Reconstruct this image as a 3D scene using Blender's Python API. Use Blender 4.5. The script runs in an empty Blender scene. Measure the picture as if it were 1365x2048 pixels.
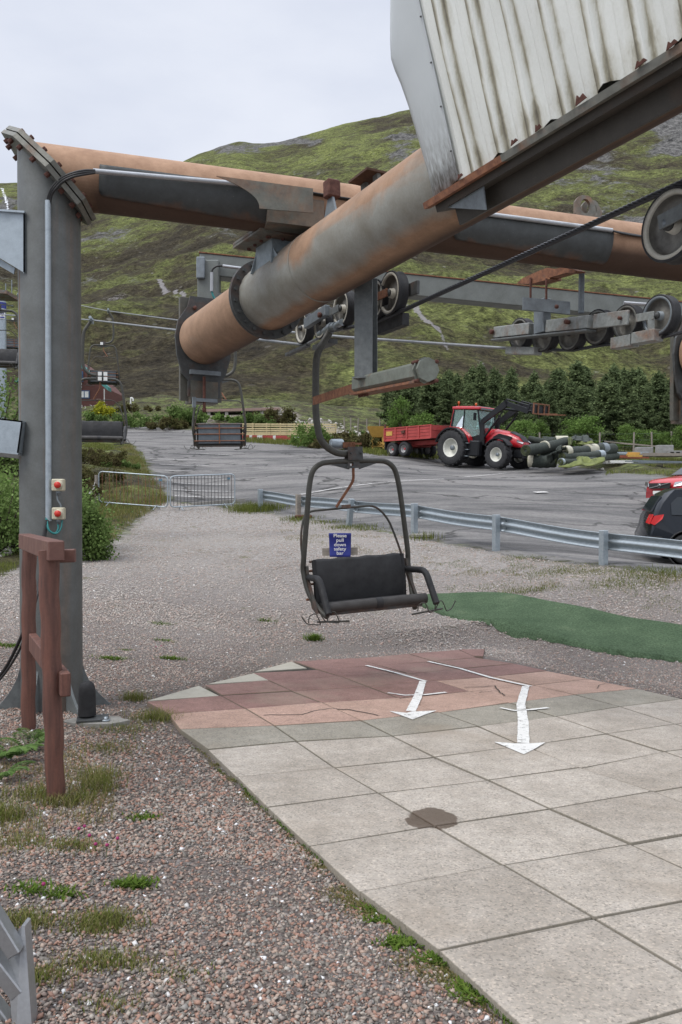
import bpy, math, random
import numpy as np
from mathutils import Vector, Matrix
random.seed(7); rng = np.random.default_rng(7)
R = math.radians; PI = math.pi
S = bpy.context.scene; COL = S.collection
# ------------------------------------------------------------ camera
CZ = 1.6; PITCH = R(-0.85); FPX = 1650.0
cam = bpy.data.cameras.new('camera'); camo = bpy.data.objects.new('camera', cam); COL.objects.link(camo)
camo.location = (0, 0, CZ); camo.rotation_euler = (R(90) + PITCH, 0, 0)
cam.sensor_fit = 'VERTICAL'; cam.sensor_height = 36.0; cam.sensor_width = 24.0
cam.lens = FPX / 2048 * 36.0; cam.clip_start = 0.05; cam.clip_end = 6000
S.camera = camo
# ------------------------------------------------------------ sky, sun, exposure
W = bpy.data.worlds.new("World"); S.world = W; W.use_nodes = True
nt = W.node_tree; nt.nodes.clear()
def N(t, typ, **kw):
    n = t.nodes.new(typ)
    for k, v in kw.items():
        if k.startswith('i_'):
            n.inputs[k[2:].replace('_', ' ')].default_value = v
        else: setattr(n, k, v)
    return n
SUN_EL, SUN_AZ = R(52), R(235)
sky = N(nt, 'ShaderNodeTexSky', sky_type='NISHITA', sun_disc=False, sun_elevation=SUN_EL, sun_rotation=SUN_AZ)
tc = N(nt, 'ShaderNodeTexCoord'); mp = N(nt, 'ShaderNodeMapping'); mp.inputs['Scale'].default_value = (1.0, 1.0, 2.6)
ns = N(nt, 'ShaderNodeTexNoise', i_Scale=1.15, i_Detail=8.0, i_Roughness=0.5)
rp = N(nt, 'ShaderNodeValToRGB')
rp.color_ramp.elements[0].position = 0.34; rp.color_ramp.elements[0].color = (6.0, 6.5, 7.8, 1)
rp.color_ramp.elements[1].position = 0.66; rp.color_ramp.elements[1].color = (10.2, 10.4, 10.9, 1)
mx = N(nt, 'ShaderNodeMixRGB'); mx.inputs[0].default_value = 0.92
bg = N(nt, 'ShaderNodeBackground'); bg.inputs['Strength'].default_value = 0.085
wo = N(nt, 'ShaderNodeOutputWorld')
L = nt.links.new
sep = N(nt, 'ShaderNodeSeparateXYZ'); L(tc.outputs['Generated'], sep.inputs[0])
zr = N(nt, 'ShaderNodeMapRange'); L(sep.outputs[2], zr.inputs[0])
for _i, _v in enumerate((0.52, 0.85, 1.0, 2.6)): zr.inputs[_i + 1].default_value = _v   # overcast: the cloud deck is brightest overhead
zm = N(nt, 'ShaderNodeVectorMath', operation='SCALE')
L(tc.outputs['Generated'], mp.inputs[0]); L(mp.outputs[0], ns.inputs['Vector']); L(ns.outputs['Fac'], rp.inputs[0])
L(sky.outputs[0], mx.inputs[1]); L(rp.outputs[0], zm.inputs[0]); L(zr.outputs[0], zm.inputs['Scale']); L(zm.outputs[0], mx.inputs[2]); L(mx.outputs[0], bg.inputs[0]); L(bg.outputs[0], wo.inputs[0])
sl = bpy.data.lights.new('sun', 'SUN'); sl.energy = 1.5; sl.angle = R(25); sl.color = (1, 0.96, 0.9)
so = bpy.data.objects.new('sun', sl); COL.objects.link(so)
sd = Vector((math.sin(SUN_AZ) * math.cos(SUN_EL), math.cos(SUN_AZ) * math.cos(SUN_EL), math.sin(SUN_EL)))
so.rotation_euler = sd.to_track_quat('Z', 'Y').to_euler(); so.location = sd * 50
S.view_settings.view_transform = 'Standard'; S.view_settings.look = 'None'
S.view_settings.exposure = 0.34; S.view_settings.gamma = 1
S.cycles.use_denoising = True; S.cycles.max_bounces = 5; S.cycles.transparent_max_bounces = 8

# ------------------------------------------------------------ picture <-> place (planning aid)
def ray(px, py):
    a = (px - 682.5) / FPX; b = -(py - 1024) / FPX; c, s = math.cos(PITCH), math.sin(PITCH)
    d = np.array([a, c - b * s, s + b * c]); return d / d[1]
def P(px, py, Z):
    d = ray(px, py) * Z; return Vector((d[0], d[1], d[2] + CZ))
# ------------------------------------------------------------ object helpers
def tag(o, label=None, cat=None, group=None, kind=None):
    if label: o['label'] = label
    if cat: o['category'] = cat
    if group: o['group'] = group
    if kind: o['kind'] = kind
    return o
def thing(name, label, cat, loc=(0, 0, 0), rot=(0, 0, 0), group=None):
    o = bpy.data.objects.new(name, None); COL.objects.link(o); o.location = loc; o.rotation_euler = rot
    o.empty_display_size = 0.1
    return tag(o, label, cat, group)
def origin_of(p):
    v = Vector((0, 0, 0))
    while p is not None: v += p.location; p = p.parent
    return v
def npmesh(name, V, F, m, attrs=None, smooth=False, parent=None, world=False):
    V = np.asarray(V, np.float32); F = np.asarray(F, np.int32); k = F.shape[1]
    if world and parent is not None: V = V - np.array(origin_of(parent), np.float32)
    me = bpy.data.meshes.new(name); me.vertices.add(len(V)); me.vertices.foreach_set('co', V.ravel())
    me.loops.add(F.size); me.loops.foreach_set('vertex_index', F.ravel())
    me.polygons.add(len(F)); me.polygons.foreach_set('loop_start', np.arange(0, F.size, k, dtype=np.int32))
    if smooth: me.polygons.foreach_set('use_smooth', np.ones(len(F), bool))
    for an, av in (attrs or {}).items():
        a = me.attributes.new(an, 'FLOAT', 'POINT'); a.data.foreach_set('value', np.asarray(av, np.float32))
    me.update(calc_edges=True)
    o = bpy.data.objects.new(name, me); COL.objects.link(o); o.data.materials.append(m)
    if parent is not None: o.parent = parent
    return o
class MB:
    def __init__(s, M=None): s.v = []; s.f = []; s.w = []; s.M = M; s.sm = []
    def add(s, vs, fs, smooth=False, w=0.0):
        b = len(s.v)
        for i, p in enumerate(vs):
            p = Vector(p); s.v.append(s.M @ p if s.M is not None else p)
            s.w.append(w[i] if isinstance(w, (list, tuple)) else w)
        for q in fs: s.f.append([b + i for i in q]); s.sm.append(smooth)
        return s
    def box(s, c, d, rot=None, w=0.0, taper=1.0, bev=0.0):
        c = Vector(c); hx, hy, hz = d[0] / 2, d[1] / 2, d[2] / 2
        R3 = rot if rot is not None else Matrix.Identity(3)
        if bev > 0:
            vs = []; b = min(bev, hx * .45, hy * .45, hz * .45)
            idx = {}
            for sx in (-1, 1):
                for sy in (-1, 1):
                    for sz in (-1, 1):
                        for ax in range(3):
                            p = [sx * hx, sy * hy, sz * hz]
                            for k in range(3):
                                if k != ax: p[k] -= (sx, sy, sz)[k] * b
                            idx[(sx, sy, sz, ax)] = len(vs); vs.append(c + R3 @ Vector(p))
            fs = []
            for ax in range(3):
                o1, o2 = [(1, 2), (2, 0), (0, 1)][ax]
                for sg in (-1, 1):
                    q = []
                    for a, bb in ((-1, -1), (1, -1), (1, 1), (-1, 1)):
                        k = [0, 0, 0]; k[ax] = sg; k[o1] = a; k[o2] = bb; q.append(idx[(k[0], k[1], k[2], ax)])
                    fs.append(q if sg > 0 else q[::-1])
                for a in (-1, 1):
                    for bb in (-1, 1):
                        k1 = [0, 0, 0]; k2 = [0, 0, 0]; k1[ax] = -1; k2[ax] = 1
                        k1[o1] = k2[o1] = a; k1[o2] = k2[o2] = bb
                        q = [idx[(*k1, o1)], idx[(*k2, o1)], idx[(*k2, o2)], idx[(*k1, o2)]]
                        fs.append(q if a * bb > 0 else q[::-1])
            for sx in (-1, 1):
                for sy in (-1, 1):
                    for sz in (-1, 1):
                        q = [idx[(sx, sy, sz, k)] for k in range(3)]
                        fs.append(q if sx * sy * sz > 0 else q[::-1])
            return s.add(vs, fs, False, w)
        vs = [c + R3 @ Vector((sx * hx * (taper if sz > 0 else 1), sy * hy * (taper if sz > 0 else 1), sz * hz)) for sz in (-1, 1) for sx, sy in ((-1, -1), (1, -1), (1, 1), (-1, 1))]
        return s.add(vs, [(3, 2, 1, 0), (4, 5, 6, 7), (0, 1, 5, 4), (1, 2, 6, 5), (2, 3, 7, 6), (3, 0, 4, 7)], False, w)
    def bar(s, a, b, wd, ht, up=(0, 0, 1), bev=0.0, w=0.0):
        a = Vector(a); b = Vector(b); x = (b - a); l = x.length; x.normalize(); y = Vector(up).cross(x).normalized(); z = x.cross(y)
        return s.box((a + b) / 2, (l, wd, ht), Matrix((x, y, z)).transposed(), w, bev=bev)
    def tube(s, pts, r, seg=10, caps=True, closed=False, w=0.0, wf=None, sq=1.0):
        pts = [Vector(p) for p in pts]; n = len(pts); rs = r if isinstance(r, (list, tuple)) else [r] * n
        vs = []; ws = []; prev = None
        for i, p in enumerate(pts):
            if closed: t = (pts[(i + 1) % n] - pts[i - 1])
            else: t = pts[min(i + 1, n - 1)] - pts[max(i - 1, 0)]
            t.normalize()
            if prev is None:
                a = Vector((0, 0, 1)) if abs(t.z) < .9 else Vector((1, 0, 0)); u = (a - t * a.dot(t)).normalized()
            else: u = (prev - t * prev.dot(t)).normalized()
            prev = u; v = t.cross(u)
            for k in range(seg):
                an = 2 * PI * k / seg; vs.append(p + (u * math.cos(an) + v * math.sin(an) * sq) * rs[i])
                ws.append(wf(i / (n - 1), an) if wf else w)
        fs = []
        for i in range(n if closed else n - 1):
            j = (i + 1) % n
            for k in range(seg): k2 = (k + 1) % seg; fs.append((i * seg + k, i * seg + k2, j * seg + k2, j * seg + k))
        s.add(vs, fs, True, ws)
        if caps and not closed:
            s.add(vs[:seg], [tuple(range(seg))[::-1]], False, ws[:seg]); s.add(vs[-seg:], [tuple(range(seg))], False, ws[-seg:])
        return s
    def lathe(s, c, ax, prof, seg=32, w=0.0, smooth=True):
        c = Vector(c); ax = Vector(ax).normalized(); a = Vector((0, 0, 1)) if abs(ax.z) < .9 else Vector((1, 0, 0))
        u = (a - ax * a.dot(ax)).normalized(); v = ax.cross(u); vs = []
        for (r, h) in prof:
            for k in range(seg): an = 2 * PI * k / seg; vs.append(c + ax * h + (u * math.cos(an) + v * math.sin(an)) * r)
        fs = []
        for i in range(len(prof) - 1):
            for k in range(seg): k2 = (k + 1) % seg; fs.append((i * seg + k, i * seg + k2, (i + 1) * seg + k2, (i + 1) * seg + k))
        return s.add(vs, fs, smooth, w)
    def prism(s, poly, vec, w=0.0):
        poly = [Vector(p) for p in poly]; vec = Vector(vec); n = len(poly)
        vs = poly + [p + vec for p in poly]
        return s.add(vs, [tuple(range(n))[::-1], tuple(range(n, 2 * n))] + [(i, (i + 1) % n, (i + 1) % n + n, i + n) for i in range(n)], False, w)
    def build(s, name, m, parent=None, world=False, flat=False, fixn=True):
        me = bpy.data.meshes.new(name); vs = s.v
        if world and parent is not None: o0 = origin_of(parent); vs = [p - o0 for p in vs]
        me.from_pydata([tuple(p) for p in vs], [], s.f)
        if not flat: me.polygons.foreach_set('use_smooth', s.sm)
        if any(s.w):
            a = me.attributes.new('rust', 'FLOAT', 'POINT'); a.data.foreach_set('value', s.w)
        if fixn:
            import bmesh
            bm = bmesh.new(); bm.from_mesh(me); bmesh.ops.recalc_face_normals(bm, faces=bm.faces); bm.to_mesh(me); bm.free()
        o = bpy.data.objects.new(name, me); COL.objects.link(o); me.materials.append(m)
        if parent is not None: o.parent = parent
        return o
def copy_tree(o, parent=None):
    c = o.copy(); COL.objects.link(c)
    if parent is not None: c.parent = parent
    for ch in list(o.children): copy_tree(ch, c)
    return c
def smooth_path(pts, n=6):
    pts = [Vector(p) for p in pts]; out = []
    for i in range(len(pts) - 1):
        p0 = pts[max(i - 1, 0)]; p1 = pts[i]; p2 = pts[i + 1]; p3 = pts[min(i + 2, len(pts) - 1)]
        for k in range(n):
            t = k / n
            out.append(0.5 * ((2 * p1) + (p2 - p0) * t + (2 * p0 - 5 * p1 + 4 * p2 - p3) * t * t + (3 * p1 - p0 - 3 * p2 + p3) * t ** 3))
    out.append(pts[-1]); return out
# ------------------------------------------------------------ materials
def newmat(name):
    m = bpy.data.materials.new(name); m.use_nodes = True; t = m.node_tree
    b = t.nodes['Principled BSDF']; return m, t, b
def c4(c): return (c[0], c[1], c[2], 1)
def ramp(t, fac, stops, interp='LINEAR'):
    r = N(t, 'ShaderNodeValToRGB'); r.color_ramp.interpolation = interp; e = r.color_ramp.elements
    e[0].position = stops[0][0]; e[0].color = c4(stops[0][1]); e[1].position = stops[-1][0]; e[1].color = c4(stops[-1][1])
    for p, c in stops[1:-1]: k = e.new(p); k.color = c4(c)
    t.links.new(fac, r.inputs[0]); return r.outputs[0]
def mixc(t, fac, a, b, typ='MIX'):
    n = N(t, 'ShaderNodeMixRGB', blend_type=typ)
    for i, v in enumerate((fac, a, b)):
        if isinstance(v, (int, float)): n.inputs[i].default_value = v
        elif isinstance(v, (tuple, list)): n.inputs[i].default_value = c4(v)
        else: t.links.new(v, n.inputs[i])
    return n.outputs[0]
def noise(t, co, scale, detail=4, rough=.55, dist=0.0, out='Fac'):
    n = N(t, 'ShaderNodeTexNoise', i_Scale=scale, i_Detail=float(detail), i_Roughness=rough, i_Distortion=dist)
    t.links.new(co, n.inputs['Vector']); return n.outputs[out]
def maprange(t, v, a, b, c=0.0, d=1.0):
    n = N(t, 'ShaderNodeMapRange'); t.links.new(v, n.inputs[0])
    for i, x in enumerate((a, b, c, d)): n.inputs[i + 1].default_value = x
    return n.outputs[0]
def mth(t, op, a, b=None):
    n = N(t, 'ShaderNodeMath', operation=op)
    for i, v in enumerate((a, b)):
        if v is None: continue
        if isinstance(v, (int, float)): n.inputs[i].default_value = v
        else: t.links.new(v, n.inputs[i])
    return n.outputs[0]
def coords(t, kind='Object', scale=(1, 1, 1)):
    if kind == 'World': o = N(t, 'ShaderNodeNewGeometry').outputs['Position']
    else: o = N(t, 'ShaderNodeTexCoord').outputs[kind]
    if scale != (1, 1, 1):
        m = N(t, 'ShaderNodeMapping'); m.inputs['Scale'].default_value = scale; t.links.new(o, m.inputs[0]); o = m.outputs[0]
    return o
def attr(t, name): return N(t, 'ShaderNodeAttribute', attribute_name=name).outputs['Fac']
def bump(t, b, h, strength=.3, dist=.01):
    n = N(t, 'ShaderNodeBump'); n.inputs['Strength'].default_value = strength; n.inputs['Distance'].default_value = dist
    t.links.new(h, n.inputs['Height']); t.links.new(n.outputs[0], b.inputs['Normal'])
def mat(name, c1, c2=None, scale=6, rough=.6, metal=0.0, bmp=.15, spots=None, stretch=(1, 1, 1), coat=0.0, contrast=.25, spec=.5):
    m, t, b = newmat(name); co = coords(t, 'Object', stretch); c2 = c2 or tuple(x * .7 for x in c1)
    f = noise(t, co, scale, 6, .6); col = ramp(t, f, [(0.5 - contrast, c2), (0.5 + contrast, c1)])
    fine = noise(t, coords(t), scale * 9, 3, .6)
    col = mixc(t, .35, col, mixc(t, fine, (.25, .25, .25), (.75, .75, .75)), 'OVERLAY')
    if spots:
        sf = noise(t, co, spots[1], 6, .65); col = mixc(t, maprange(t, sf, spots[2], spots[2] + .12), col, spots[0])
    t.links.new(col, b.inputs['Base Color']); b.inputs['Metallic'].default_value = metal
    t.links.new(maprange(t, f, .3, .7, min(1, rough + .12), max(.05, rough - .1)), b.inputs['Roughness'])
    b.inputs['Coat Weight'].default_value = coat; b.inputs['Specular IOR Level'].default_value = spec
    if bmp: bump(t, b, fine, bmp, .004)
    return m
RUST = (.17, .085, .045); RUSTD = (.075, .032, .018)
def steel(name, grey=(.155, .165, .16), grey2=(.10, .105, .10), rust=(.28, .145, .075), rust2=(.13, .06, .03), sc=2.2, base=0.0, stretch=(1, 1, 1), rough=.55, metal=.25):
    """weathered steel, the 'rust' attribute says where rust lies; noise breaks its edge"""
    m, t, b = newmat(name); co = coords(t, 'Object', stretch)
    f1 = noise(t, co, sc, 7, .62, .4); f2 = noise(t, coords(t), sc * 4, 6, .6); fine = noise(t, coords(t), 60, 4, .6)
    g = ramp(t, f2, [(.3, grey2), (.7, grey)]); r = ramp(t, f2, [(.28, rust2), (.5, tuple((a + c) / 2 for a, c in zip(rust, rust2))), (.72, rust)])
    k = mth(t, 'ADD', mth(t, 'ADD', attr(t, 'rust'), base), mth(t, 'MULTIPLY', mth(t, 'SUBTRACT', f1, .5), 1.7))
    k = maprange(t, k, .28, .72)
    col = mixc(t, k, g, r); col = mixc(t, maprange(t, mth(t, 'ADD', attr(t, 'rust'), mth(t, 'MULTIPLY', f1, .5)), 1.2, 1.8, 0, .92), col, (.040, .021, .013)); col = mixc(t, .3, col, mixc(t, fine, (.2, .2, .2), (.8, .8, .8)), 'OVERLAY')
    sp = noise(t, coords(t), 26, 3, .7); col = mixc(t, maprange(t, sp, .70, .76, 0, .35), col, (.35, .34, .31))
    t.links.new(col, b.inputs['Base Color']); t.links.new(maprange(t, k, 0, 1, metal, 0), b.inputs['Metallic'])
    t.links.new(maprange(t, k, 0, 1, rough, .85), b.inputs['Roughness']); bump(t, b, fine, .12, .003)
    return m
M = {}
M['pipe'] = steel('pipe_steel', (.30, .30, .27), (.215, .20, .165), (.33, .205, .13), (.21, .13, .08), 1.3)
M['pillar'] = steel('pillar_steel', (.135, .143, .140), (.100, .104, .098), (.22, .135, .085), (.075, .06, .045), 1.6, .10, (1.4, 1.4, .16))
M['steel'] = steel('plain_steel', (.16, .175, .175), (.10, .11, .11), (.20, .11, .065), (.09, .045, .03), 4, .12)
M['darksteel'] = steel('dark_steel', (.075, .08, .08), (.045, .047, .047), (.12, .055, .03), (.05, .025, .018), 4, .15, rough=.6)
M['rusty'] = steel('rusty_steel', (.16, .16, .15), (.08, .08, .07), (.27, .12, .06), (.10, .04, .025), 6, .42)
M['bolt'] = mat('rusty_bolt', (.12, .045, .03), (.05, .02, .015), 30, .85)
M['galv'] = mat('galvanised_steel', (.40, .45, .48), (.26, .30, .33), 14, .42, .55, .1, contrast=.3)
M['galvdull'] = mat('dull_galvanised_steel', (.22, .25, .27), (.14, .16, .175), 10, .55, .4, .1)
M['chairframe'] = steel('chair_frame_paint', (.062, .062, .052), (.04, .038, .032), (.13, .06, .04), (.06, .03, .02), 5, .08, rough=.5)
M['pad'] = mat('black_padding', (.013, .013, .014), (.008, .008, .009), 12, .62, 0, .25)
M['roll'] = mat('brown_seat_roll', (.04, .036, .033), (.026, .024, .022), 12, .6)
M['black'] = mat('black_rubber', (.018, .018, .019), (.012, .012, .013), 20, .7)
M['rubber'] = mat('tyre_rubber', (.03, .031, .033), (.018, .018, .02), 9, .85, 0, .4)
M['backpanel'] = mat('blue_grey_seat_back', (.10, .12, .135), (.07, .08, .09), 8, .6)
M['white'] = mat('white_paint', (.75, .75, .73), (.6, .6, .57), 8, .5)
M['rim'] = mat('cream_rim', (.50, .49, .43), (.38, .36, .30), 12, .55)
M['wood'] = mat('brown_painted_wood', (.15, .062, .043), (.075, .034, .026), 7, .65, 0, .5, stretch=(3, 3, .35), spots=((.05, .035, .03), 9, .62), contrast=.15)
M['woodtop'] = mat('brown_painted_rail', (.15, .068, .05), (.10, .045, .035), 5, .6, 0, .3, spots=((.35, .31, .28), 11, .68))
M['pale_wood'] = mat('pale_new_timber', (.50, .42, .24), (.38, .31, .17), 5, .8)
M['grey_wood'] = mat('grey_timber', (.28, .25, .21), (.17, .15, .13), 5, .85, stretch=(1, 6, 6))
M['sign_blue'] = mat('blue_sign', (.018, .03, .22), (.015, .022, .17), 4, .4)
M['concrete'] = mat('concrete', (.30, .29, .26), (.2, .19, .17), 9, .9, 0, .4)
M['cable'] = mat('black_cable', (.015, .015, .016), (.01, .01, .01), 20, .5)
M['teal'] = mat('teal_cable', (.02, .22, .22), (.015, .15, .15), 20, .5)
M['cream_box'] = mat('cream_plastic', (.52, .49, .37), (.42, .39, .28), 12, .5, spots=((.20, .17, .12), 14, .64))
M['red_button'] = mat('red_button', (.55, .03, .015), (.4, .02, .01), 12, .4)
M['tractor_red'] = mat('tractor_red', (.45, .012, .02), (.36, .01, .018), 3, .3, 0, .03, coat=.5)
M['trailer_red'] = mat('trailer_red', (.42, .065, .06), (.30, .04, .035), 3, .6, 0, .1, spots=((.20, .09, .06), 7, .66))
M['tractor_dark'] = mat('tractor_dark', (.013, .014, .017), (.009, .010, .011), 5, .5, spec=.3)
M['yellow'] = mat('yellow_paint', (.55, .33, .07), (.42, .24, .05), 5, .6, spots=((.25, .12, .05), 8, .62))
M['orange'] = mat('orange_lamp', (.6, .13, .03), None, 5, .3)
M['turf_dark'] = mat('dark_turf_roll', (.045, .055, .045), (.024, .03, .026), 8, .95, 0, .5)
M['turf_edge'] = mat('turf_roll_edge', (.085, .10, .035), (.05, .06, .025), 5, .9)
M['turf_olive'] = mat('olive_turf_backing', (.17, .19, .05), (.07, .09, .03), 5, .9, 0, .4)
M['cream'] = mat('cream_band', (.5, .48, .38), (.4, .38, .3), 9, .7)
M['brick'] = mat('red_brown_cladding', (.12, .045, .035), (.08, .03, .025), 3, .8, stretch=(.4, .4, 8))
M['teal_roof'] = mat('teal_roof', (.05, .22, .20), (.04, .16, .15), 3, .6)
M['stone'] = mat('pale_stone', (.42, .40, .36), (.22, .21, .19), 5, .9, 0, .6)
M['alu'] = mat('dull_aluminium', (.40, .41, .42), (.30, .31, .32), 9, .38, .7, .1)
M['slate'] = mat('block', (.30, .30, .29), (.2, .2, .19), 5, .9)
def glassy(name, c=(.02, .025, .03), rough=.06, tr=0.0):
    m, t, b = newmat(name); b.inputs['Base Color'].default_value = c4(c); b.inputs['Roughness'].default_value = rough
    b.inputs['Specular IOR Level'].default_value = .5; b.inputs['Transmission Weight'].default_value = tr; return m
M['glass'] = glassy('dark_glass'); M['cabglass'] = glassy('cab_glass', (.55, .75, .70), .02, .85)
M['carblack'] = glassy('black_car_paint', (.006, .009, .014), .16); M['carblack'].node_tree.nodes['Principled BSDF'].inputs['Specular IOR Level'].default_value = .45
M['carred'] = glassy('red_car_paint', (.42, .022, .03), .25); M['carred'].node_tree.nodes['Principled BSDF'].inputs['Coat Weight'].default_value = .5
M['lamp_red'] = glassy('tail_lamp', (.5, .01, .01), .15)
M['chrome'] = glassy('chrome', (.55, .55, .56), .25); M['chrome'].node_tree.nodes['Principled BSDF'].inputs['Metallic'].default_value = 1
# cladding: off-white sheet with algae and dirt running down beside the ribs
def m_clad():
    m, t, b = newmat('white_cladding'); co = coords(t, 'Object', (1, 1, 1))
    f = noise(t, coords(t, 'Object', (1.4, 1.4, .22)), 7, 8, .72, .3); g = noise(t, co, 3, 5, .6)
    k = mth(t, 'ADD', mth(t, 'MULTIPLY', f, .62), mth(t, 'MULTIPLY', attr(t, 'rust'), .42))
    col = ramp(t, k, [(.40, (.68, .695, .655)), (.54, (.56, .56, .50)), (.65, (.32, .30, .225)), (.80, (.13, .115, .08))])
    col = mixc(t, .25, col, mixc(t, noise(t, co, 70, 4, .6), (.2, .2, .2), (.8, .8, .8)), 'OVERLAY')
    t.links.new(col, b.inputs['Base Color']); b.inputs['Roughness'].default_value = .5; return m
M['clad'] = m_clad()
M['flatclad'] = mat('flat_flashing', (.50, .53, .535), (.43, .46, .465), 2, .42, 0, .05)
def m_flash():
    m, t, b = newmat('flat_flashing_dirty'); z = N(t, 'ShaderNodeSeparateXYZ'); t.links.new(coords(t), z.inputs[0])
    f = noise(t, coords(t, 'Object', (9, 9, .8)), 5, 6, .6)
    low = maprange(t, attr(t, 'rust'), .0, 1.0)
    k = mth(t, 'MULTIPLY', low, maprange(t, f, .35, .6))
    col = mixc(t, k, mixc(t, noise(t, coords(t), 3, 4), (.44, .47, .475), (.53, .56, .565)), (.13, .12, .10))
    t.links.new(col, b.inputs['Base Color']); b.inputs['Roughness'].default_value = .45; return m
M['flatclad'] = m_flash()
def m_rope():
    m, t, b = newmat('wire_rope'); b.inputs['Base Color'].default_value = (.06, .062, .068, 1); b.inputs['Metallic'].default_value = .6; b.inputs['Roughness'].default_value = .42; return m
M['rope'] = m_rope(); M['ropefar'] = mat('bright_wire_rope', (.26, .27, .28), (.18, .19, .2), 10, .5, .5)
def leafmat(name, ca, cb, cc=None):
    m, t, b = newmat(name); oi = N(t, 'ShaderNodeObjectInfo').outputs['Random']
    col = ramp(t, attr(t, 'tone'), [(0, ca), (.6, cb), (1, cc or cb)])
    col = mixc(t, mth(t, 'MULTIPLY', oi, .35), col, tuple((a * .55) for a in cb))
    d = N(t, 'ShaderNodeBsdfDiffuse'); tr = N(t, 'ShaderNodeBsdfTranslucent'); mxs = N(t, 'ShaderNodeMixShader'); mxs.inputs[0].default_value = .3
    t.links.new(col, d.inputs[0]); t.links.new(col, tr.inputs[0]); t.links.new(d.outputs[0], mxs.inputs[1]); t.links.new(tr.outputs[0], mxs.inputs[2])
    t.links.new(mxs.outputs[0], t.nodes['Material Output'].inputs[0]); return m
M['pine'] = leafmat('pine_needles', (.06, .08, .042), (.13, .17, .08), (.21, .26, .12))
M['leaf'] = leafmat('bright_leaves', (.07, .12, .03), (.15, .235, .065), (.24, .34, .11))
M['bush'] = leafmat('bush_leaves', (.06, .095, .03), (.135, .20, .06), (.23, .31, .12))
M['grass'] = leafmat('grass_blades', (.08, .10, .025), (.15, .175, .045), (.27, .25, .11))
M['drygrass'] = leafmat('dry_grass', (.13, .12, .045), (.22, .19, .08), (.33, .29, .15))
M['moss'] = leafmat('green_weed', (.05, .09, .015), (.10, .165, .03), (.17, .23, .05))
M['fern'] = leafmat('fern_fronds', (.06, .11, .03), (.12, .20, .06), (.20, .29, .10))
M['heather'] = leafmat('heather', (.06, .046, .026), (.10, .092, .04), (.13, .135, .05))
M['gorse'] = leafmat('yellow_shrub', (.18, .2, .02), (.38, .38, .04), (.55, .5, .06))
M['flower'] = mat('magenta_clover', (.32, .03, .13), (.2, .02, .08), 30, .8)
M['bark'] = mat('bark', (.10, .075, .055), (.05, .038, .03), 6, .95, 0, .6)
# ------------------------------------------------------------ terrain
def nz2(x, y, seed=0):
    xi = np.floor(x).astype(np.int64); yi = np.floor(y).astype(np.int64); fx = x - xi; fy = y - yi
    fx = fx * fx * (3 - 2 * fx); fy = fy * fy * (3 - 2 * fy)
    def h(a, b):
        n = (a * 374761393 + b * 668265263 + seed * 974634777) & 0x7fffffff
        n = ((n ^ (n >> 13)) * 1274126177) & 0x7fffffff
        return ((n ^ (n >> 16)) & 0xffff) / 65535.0
    a = h(xi, yi); b = h(xi + 1, yi); c = h(xi, yi + 1); d = h(xi + 1, yi + 1)
    return (a * (1 - fx) + b * fx) * (1 - fy) + (c * (1 - fx) + d * fx) * fy - .5
def fbm(x, y, oct=5, seed=0, gain=.5):
    s = 0; a = 1.0
    for o in range(oct): s = s + a * nz2(x, y, seed + o * 17); x = x * 2.03 + 3.1; y = y * 2.03 + 7.7; a *= gain
    return s
def patio_plane(x, y): return -1.5026 - .02493 * x - .04592 * y
CP = []   # (X, Y, z relative to camera)
for x, y in ((-2.6, 1), (0, 1), (3, 1), (-2.8, 3.5), (0, 3), (3, 3.5), (-3.2, 6.5), (-.8, 6), (1.5, 6), (4, 6), (0, 8.3), (3, 8.3), (-1.5, 8), (-6, 5), (7, 5), (0, -5), (-4, -5), (5, -5)): CP.append((x, y, float(patio_plane(x, y))))
def cp(px, py, Z): d = ray(px, py) * Z; CP.append((d[0], Z, d[2]))
for a in ((590, 1318, 10.1), (960, 1290, 10.6), (1365, 1330, 10.2), (1365, 1235, 11.8), (880, 1195, 14), (620, 1190, 13.5), (350, 1180, 13.5), (150, 1210, 12), (330, 1090, 19), (600, 1100, 17.5), (160, 1095, 18), (0, 1150, 14.5), (-300, 1180, 13),
          (1213, 1128, 15.1), (1000, 1100, 17.5), (837, 1073, 19.9), (705, 1052, 22.2), (592, 1036, 24.6), (505, 1019, 27), (330, 1018, 27), (200, 1012, 27), (60, 1000, 26), (1365, 1148, 13.8), (1700, 1180, 13),
          (1330, 1127, 18.2), (1340, 1060, 23), (1700, 1100, 20), (1060, 1000, 28), (780, 985, 29), (600, 950, 36), (350, 950, 37), (150, 945, 33), (0, 930, 33), (-400, 920, 33),
          (1365, 952, 35), (1150, 942, 40), (980, 940, 42), (905, 936, 43.5), (800, 915, 46), (690, 893, 56), (500, 878, 62), (400, 864, 68), (260, 852, 74), (150, 850, 74), (0, 835, 74), (-500, 820, 75),
          (1300, 905, 56), (1365, 903, 56), (1100, 900, 58), (900, 880, 64), (750, 858, 75), (1800, 905, 56), (560, 828, 82), (400, 828, 82), (200, 810, 92), (650, 812, 100), (900, 835, 100), (1200, 850, 100), (1700, 855, 100), (100, 800, 104), (-300, 790, 104), (400, 795, 104)): cp(*a)
CP = np.array(CP)
def wc(x, y): y = np.maximum(y, -7.0); return np.stack([x / (y + 8) * 1.6, np.log(y + 8)], -1)
_c = wc(CP[:, 0], CP[:, 1])
def U_(r2): return np.where(r2 > 1e-12, r2 * np.log(np.maximum(r2, 1e-12)), 0)
_n = len(CP); _K = U_(((_c[:, None] - _c[None]) ** 2).sum(-1)) + np.eye(_n) * 2e-3
_Pm = np.concatenate([np.ones((_n, 1)), _c], 1); _A = np.block([[_K, _Pm], [_Pm.T, np.zeros((3, 3))]])
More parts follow.
